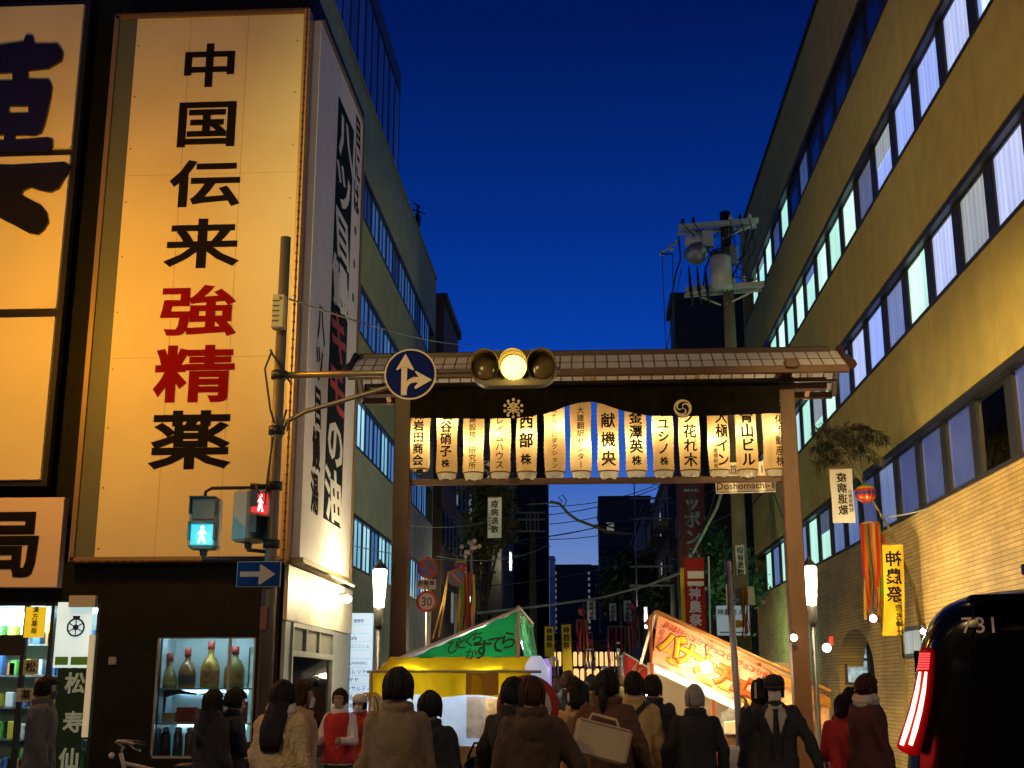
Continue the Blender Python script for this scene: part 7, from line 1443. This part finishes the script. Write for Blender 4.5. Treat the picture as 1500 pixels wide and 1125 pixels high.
p_[4] = person('woman with long dark hair in a fluffy beige coat right of the signal pole', 414, 9.3, 995, -14, ('beige_fleece', (.46, .33, .17)), ('long', 'black'), .55, 1.18, fur=.5, scarf=('cream_scarf', (.55, .45, .32)), fw=.95)
p_[5] = person('brown haired woman in a pale brown coat and white mask walking right', 442, 10.0, 997, -75, ('light_brown', (.36, .22, .11)), ('long', 'brown'), .5, 1.1, mask='white')
p_[6] = person('stall worker in a red vest over white sleeves with black hair in a bun', 499, 13.4, 1008, 168, ('white_shirt', (.55, .52, .5)), ('bun', 'black'), .84, 1.0, vest=('red_vest', (.36, .02, .02)), arms=HOLD, fine=True, fw=.95)
p_[7] = person('stall worker in an orange red apron and pale cap behind the red vested worker', 528, 14.2, 1017, 172, ('orange_red', (.45, .05, .02)), ('short', 'black'), .7, 1.0, mask='white', cap=('soft', ('pale_cap', (.5, .48, .42))), arms={1: FWD(1)})
p_[8] = person('man seen from behind in a brown padded jacket with a thick dark bowl haircut', 583, 7.9, 978, 4, ('brown_quilt', (.17, .115, .06)), ('bowl', 'black'), .74, 1.02, fw=.94)
p_[9] = person('person with short black hair and black jacket just right of the padded brown jacket', 630, 9.2, 1013, -8, ('black_nylon', (.014, .014, .016)), ('bowl', 'black'), .78, 1.08, hood=True)
p_[10] = person('black haired person in a black coat half hidden left of the brown jacket', 752, 9.4, 992, -20, ('black_soft', (.015, .015, .017)), ('bowl', 'black'), .7, 1.05, arms={-1: ((-.5, .3, -1), (.1, .6, -.8))})
p_[11] = person('man with cropped chestnut hair in a bulky dark brown jacket seen from behind', 779, 8.2, 989, 6, ('dark_brown', (.055, .030, .014)), ('crop', 'red'), .72, 1.1, hood=True, arms={1: ((.55, .1, -1), (.25, .2, -1))})
p_[12] = person('woman with a black bob, pale hair clip and camel coat in the crowd', 846, 10.6, 996, -6, ('camel', (.48, .28, .10)), ('bob', 'black'), .55, 1.1, arms={-1: ((-.5, .1, -1), (.2, .5, -.9))})
p_[13] = person('tall person with tied dark hair in a brown fur coat carrying cream bag', 889, 9.6, 980, -16, ('brown_fur', (.10, .040, .018)), ('tied', 'black'), .6, 1.2, fur=.8, arms={-1: ((-.35, .15, -1), (.2, .7, -.4)), 1: ((.3, .1, -1), (.1, .3, -1))})
p_[14] = person('man in a camel overcoat with a black strap across his back', 929, 11.2, 984, -4, ('camel_wool', (.42, .27, .11)), ('short', 'black'), .5, 1.05, fine=True)
p_[15] = person('dark suited person just right of the camel overcoat', 956, 12.0, 988, 14, ('dark_suit', (.02, .02, .025)), ('short', 'black'), .78, 1.0, fine=True)
m_skirt = M('green_pattern_skirt', (.22, .20, .07), .85, var=.75, vs=16)
p_[16] = person('grey haired visitor in a baggy black sweater over a green patterned skirt', 1017, 11.0, 1003, 2, ('black_knit', (.012, .012, .013)), ('short', 'grey'), .86, 1.06, skirt=m_skirt, arms={-1: ((-.38, .05, -1), (.1, .3, -1)), 1: ((.38, .05, -1), (-.1, .3, -1))})
p_[17] = person('man in black suit, tie, cap and white mask facing the viewer with a raised hand', 1134, 11.5, 989, 172, ('black_suit', (.018, .018, .020)), ('short', 'black'), .76, 1.04, opened=('grey_shirt', (.38, .33, .27), True), mask='white', cap=('peaked', ('black_cap', (.015, .015, .016))), arms={1: ((.45, .5, -.75), (-.12, .25, 1)), -1: ((-.5, .15, -1), (-.35, .35, -1))}, fine=True, curl=.75, trousers=(.06, .055, .05))
p_[18] = person('person with black hair close behind the masked man in the suit', 1115, 12.4, 993, 20, ('black_coat', (.014, .014, .015)), ('bob', 'black'), .6, 1.05)
p_[19] = person('older man in a long dark maroon coat facing right beside the tiled wall', 1267, 11.5, 986, -70, ('maroon', (.06, .014, .014)), ('crop', 'red'), .35, 1.12, scarf=('pale_scarf', (.42, .36, .3)), fine=True, head=(0, -8))
p_[20] = person('small dark haired person behind the maroon coat', 1246, 12.6, 1006, -30, ('dark_grey', (.025, .025, .03)), ('bob', 'black'), .7, 1.05)
p_[21] = person('child with black hair and a bright red jacket left of the maroon coat', 1234, 11.9, 1016, -20, ('child_red', (.32, .02, .025)), ('bob', 'black'), .72, 1.05, trousers=(.22, .25, .3))
p_[22] = person('distant visitor with brown hair in a dark coat walking away up the street', 832, 15.5, 983, 0, ('far_black', (.02, .02, .022)), ('short', 'brown'), .5, 1.1)
p_[23] = person('distant visitor in brown between the bob haired woman and the fur coat', 867, 16.5, 988, 5, ('far_brown', (.10, .055, .03)), ('short', 'black'), .6, 1.1)
p_[24] = person('distant visitor in pale grey near the end of the yellow awning', 815, 18.0, 989, -10, ('far_grey', (.3, .28, .28)), ('bob', 'brown'), .6, 1.05)
p_[25] = person('stall keeper in grey bending behind the banana stall counter', 1070, 21.6, 1022, 175, ('keeper_grey', (.12, .12, .11)), ('short', 'black'), .8, 1.05, lean=22, arms=HOLD)
random.seed(77)
for i, (px, Y, yt, cn, cc, hr, lb) in enumerate(((842, 24, 990, 'far_tan', (.3, .2, .1), 'black', 'tan coated visitor far up the street by the cream stall'), (880, 27, 992, 'far_navy', (.03, .04, .08), 'black', 'navy coated visitor far up the street'), (905, 21, 986, 'far_olive', (.08, .08, .04), 'brown', 'olive coated visitor ahead of the camel overcoat'), (826, 32, 994, 'far_white', (.5, .48, .45), 'black', 'white coated visitor farthest up the street'), (858, 38, 996, 'far_rust', (.25, .08, .03), 'black', 'rust coated visitor under the far streamers'))):
    person(lb, px, Y, yt, random.uniform(-25, 25), (cn, cc), ('short', hr), .55, 1.08)
k = MB().ell((-.07, -.108, 1.565), (.010, .012, .045), 10, 6); build(k, 'hair_clip', M('pearl_clip', (.7, .66, .6), .3), p_[12], True, local=True)

# things carried
def carried(name, label, cat, mb, mt, smooth=True): return solo(mb, name, mt, label, cat, smooth=smooth)
def rot_box(c, w, d_, h_, yaw, roll, b=.02):
    m_ = Matrix.Translation(c) @ Matrix.Rotation(yaw, 4, 'Z') @ Matrix.Rotation(roll, 4, 'Y'); mb = MB().bbox(-w / 2, w / 2, -d_ / 2, d_ / 2, -h_ / 2, h_ / 2, b); mb.v = [tuple(m_ @ Vector(v_)) for v_ in mb.v]; return mb
c = P(881, 1086, 9.15); bag = thing('tote_bag', 'large stiff cream bag carried under the arm of the brown fur coat', 'bag', c)
build(rot_box(c, .40, .13, .25, R(8), R(14), .02), 'bag_body', M('cream_canvas', (.58, .42, .26), .7, var=.12, bump=.3), bag)
m_ = Matrix.Translation(c) @ Matrix.Rotation(R(8), 4, 'Z') @ Matrix.Rotation(R(14), 4, 'Y'); k = MB().tube([m_ @ V(-.12, 0, .12), m_ @ V(-.1, .05, .17), m_ @ V(.08, .05, .17), m_ @ V(.1, 0, .12)], .010); build(k, 'handle', MATS['cream_canvas'], bag, True)
k = MB().sheet(lambda i, j: m_ @ V(-.195 + .39 * i, -.068, .118 - .012 * j), 2, 1); build(k, 'top_seam', M('seam_brown', (.3, .2, .12), .8), bag)
t = p_[14]; c = at_local(t, (-.20, -.12, .98)); sb_ = thing('shoulder_bag', 'black shoulder bag hung on the left hip of the camel overcoat', 'bag', c)
build(rot_box(c, .34, .14, .28, R(12), R(-6), .03), 'bag_body', M('black_leather', (.012, .012, .012), .4), sb_)
build(MB().tube([at_local(t, q) for q in ((-.20, -.16, 1.10), (-.10, -.165, 1.24), (.02, -.165, 1.36), (.10, -.11, 1.44), (.13, .0, 1.45), (.06, .14, 1.34), (-.14, .17, 1.1))], .02, 8, flat=.35), 'strap', M('black_webbing', (.012, .012, .012), .7), sb_, True)
t = p_[10]; c = at_local(t, (-.30, .05, 1.0)); hb_ = thing('handbag', 'black handbag held at the left side of the half hidden black coat', 'bag', c); build(rot_box(c, .26, .13, .2, R(20), 0, .05), 'bag_body', MATS['black_leather'], hb_, True); build(MB().tube([c + V(-.1, 0, .09), c + V(-.05, 0, .2), c + V(.06, 0, .2), c + V(.1, 0, .09)], .01), 'handle', MATS['black_leather'], hb_, True)
t = p_[2]; c = at_local(t, (.24, -.05, .86)); hb_ = thing('handbag', 'small black handbag with a pale clasp carried by the long haired woman in black', 'bag', c); build(rot_box(c, .2, .1, .2, R(-30), 0, .03), 'bag_body', MATS['black_leather'], hb_, True); build(MB().tube([c + V(0, 0, .1), at_local(t, (.2, 0, 1.3)), at_local(t, (.15, 0, 1.46))], .008), 'strap', MATS['black_webbing'], hb_, True); build(MB().ell(c + V(.03, -.06, .03), (.012, .006, .02)), 'clasp', M('chrome'), hb_, True)
t = p_[3]; a = at_local(t, (0, .36, 1.15)); solo(MB().obox(a, V(.035, .03, 0), V(-.02, .02, .06), V(.002, -.002, .002)), 'phone', M('phone_lit', (.3, .3, .3), .2, emit=(.5, .6, .7), es=.9), 'slim lit phone held by the short haired person in black', 'phone')
# white carrier bag in the suited man's lowered hand
t = p_[17]; a = at_local(t, (-.43, .17, .90)); cb_ = thing('carrier_bag', 'crumpled white plastic bag hanging from the suited mans lowered hand', 'bag', a - V(0, 0, .4))
rg = []
for z, r_ in ((0, .02), (-.06, .035), (-.14, .08), (-.24, .125), (-.34, .13), (-.40, .09), (-.42, .02)):
    rg.append([a + V((r_ * (1 + .22 * noise.noise(V(j * 1.3, z * 20, 2)))) * cos(2 * pi * j / 26), r_ * .7 * (1 + .3 * noise.noise(V(j * 1.1, z * 15, 7))) * sin(2 * pi * j / 26), z + .02 * noise.noise(V(j, z * 9, 4)))for j in range(26)])
build(MB().rings(rg), 'bag_body', M('white_polythene', (.62, .60, .57), .35, trans=.4, var=.12, vs=18), cb_, True); build(MB().tube([a + V(-.02, 0, -.02), a + V(-.025, 0, .05), a + V(.02, .0, .05), a + V(.02, 0, -.02)], .006), 'handle', MATS['white_polythene'], cb_, True)
t = p_[17]; a = at_local(t, (.17, .20, 1.58)); solo(MB().obox(a, (.006, 0, 0), V(0, .035, .0), V(0, .0, .07)), 'phone', M('phone_back', (.4, .38, .36), .3), 'pale phone held to the ear of the suited man', 'phone')
# red and white round closure sign held up in the crowd
c = P(773, 1036, 9.9); t = thing('round_closure_sign', 'large round white closure sign with a broad red rim standing behind the brown jacket', 'road sign', V(c.x, 9.9, 0))
build(MB().disc(c, X_, Z_, .245, (0, .02, 0), 48), 'rim', M('closure_red', (.34, .02, .02), .45), t); build(MB().disc(c + V(0, -.004, 0), X_, Z_, .185, (0, .004, 0), 40), 'face', M('closure_white', (.55, .45, .36), .5), t); build(MB().tube([(c.x, 9.94, 0), (c.x, 9.94, c.z)], .025), 'post', m_steel, t); build(MB().lathe([(.2, 0), (.2, .06), (.05, .1)], (c.x, 9.94, 0), 20), 'base', m_black, t)
# cones, carton, wash tub near the counter
for px, Y, lb in ((1152, 12.6, 'red traffic cone beside the suited man'), (1060, 13.0, 'red traffic cone beside the green patterned skirt')):
    a = V(P(px, 1006, Y).x, Y, 0); t = thing('traffic_cone', lb, 'cone', a); build(MB().lathe([(.14, .03), (.035, .68), (.02, .70)], a, 20), 'cone_body', M('cone_red', (.5, .03, .015), .45), t, True); build(MB().bbox(a.x - .19, a.x + .19, Y - .19, Y + .19, 0, .03, .01), 'base', M('cone_red'), t); build(MB().lathe([(.111, .2), (.083, .36)], a, 20, False), 'reflective_band', m_white, t)
c = P(1082, 1100, 13.6); solo(MB().bbox(c.x - .17, c.x + .17, 13.5, 13.8, 0, .95, .03), 'water_tank', M('white_plastic_tank', (.62, .62, .6), .4), 'white plastic tank standing at the foot of the edge on sign post', 'tank')
c = P(1106, 1110, 13.0); solo(MB().bbox(c.x - .13, c.x + .13, 12.9, 13.2, 0, c.z + .08, .01), 'cardboard_carton', M('carton_yellow', (.45, .30, .08), .7), 'yellow carton stack beside the masked man in the suit', 'carton')

bpy.data.scenes.remove(WORK)
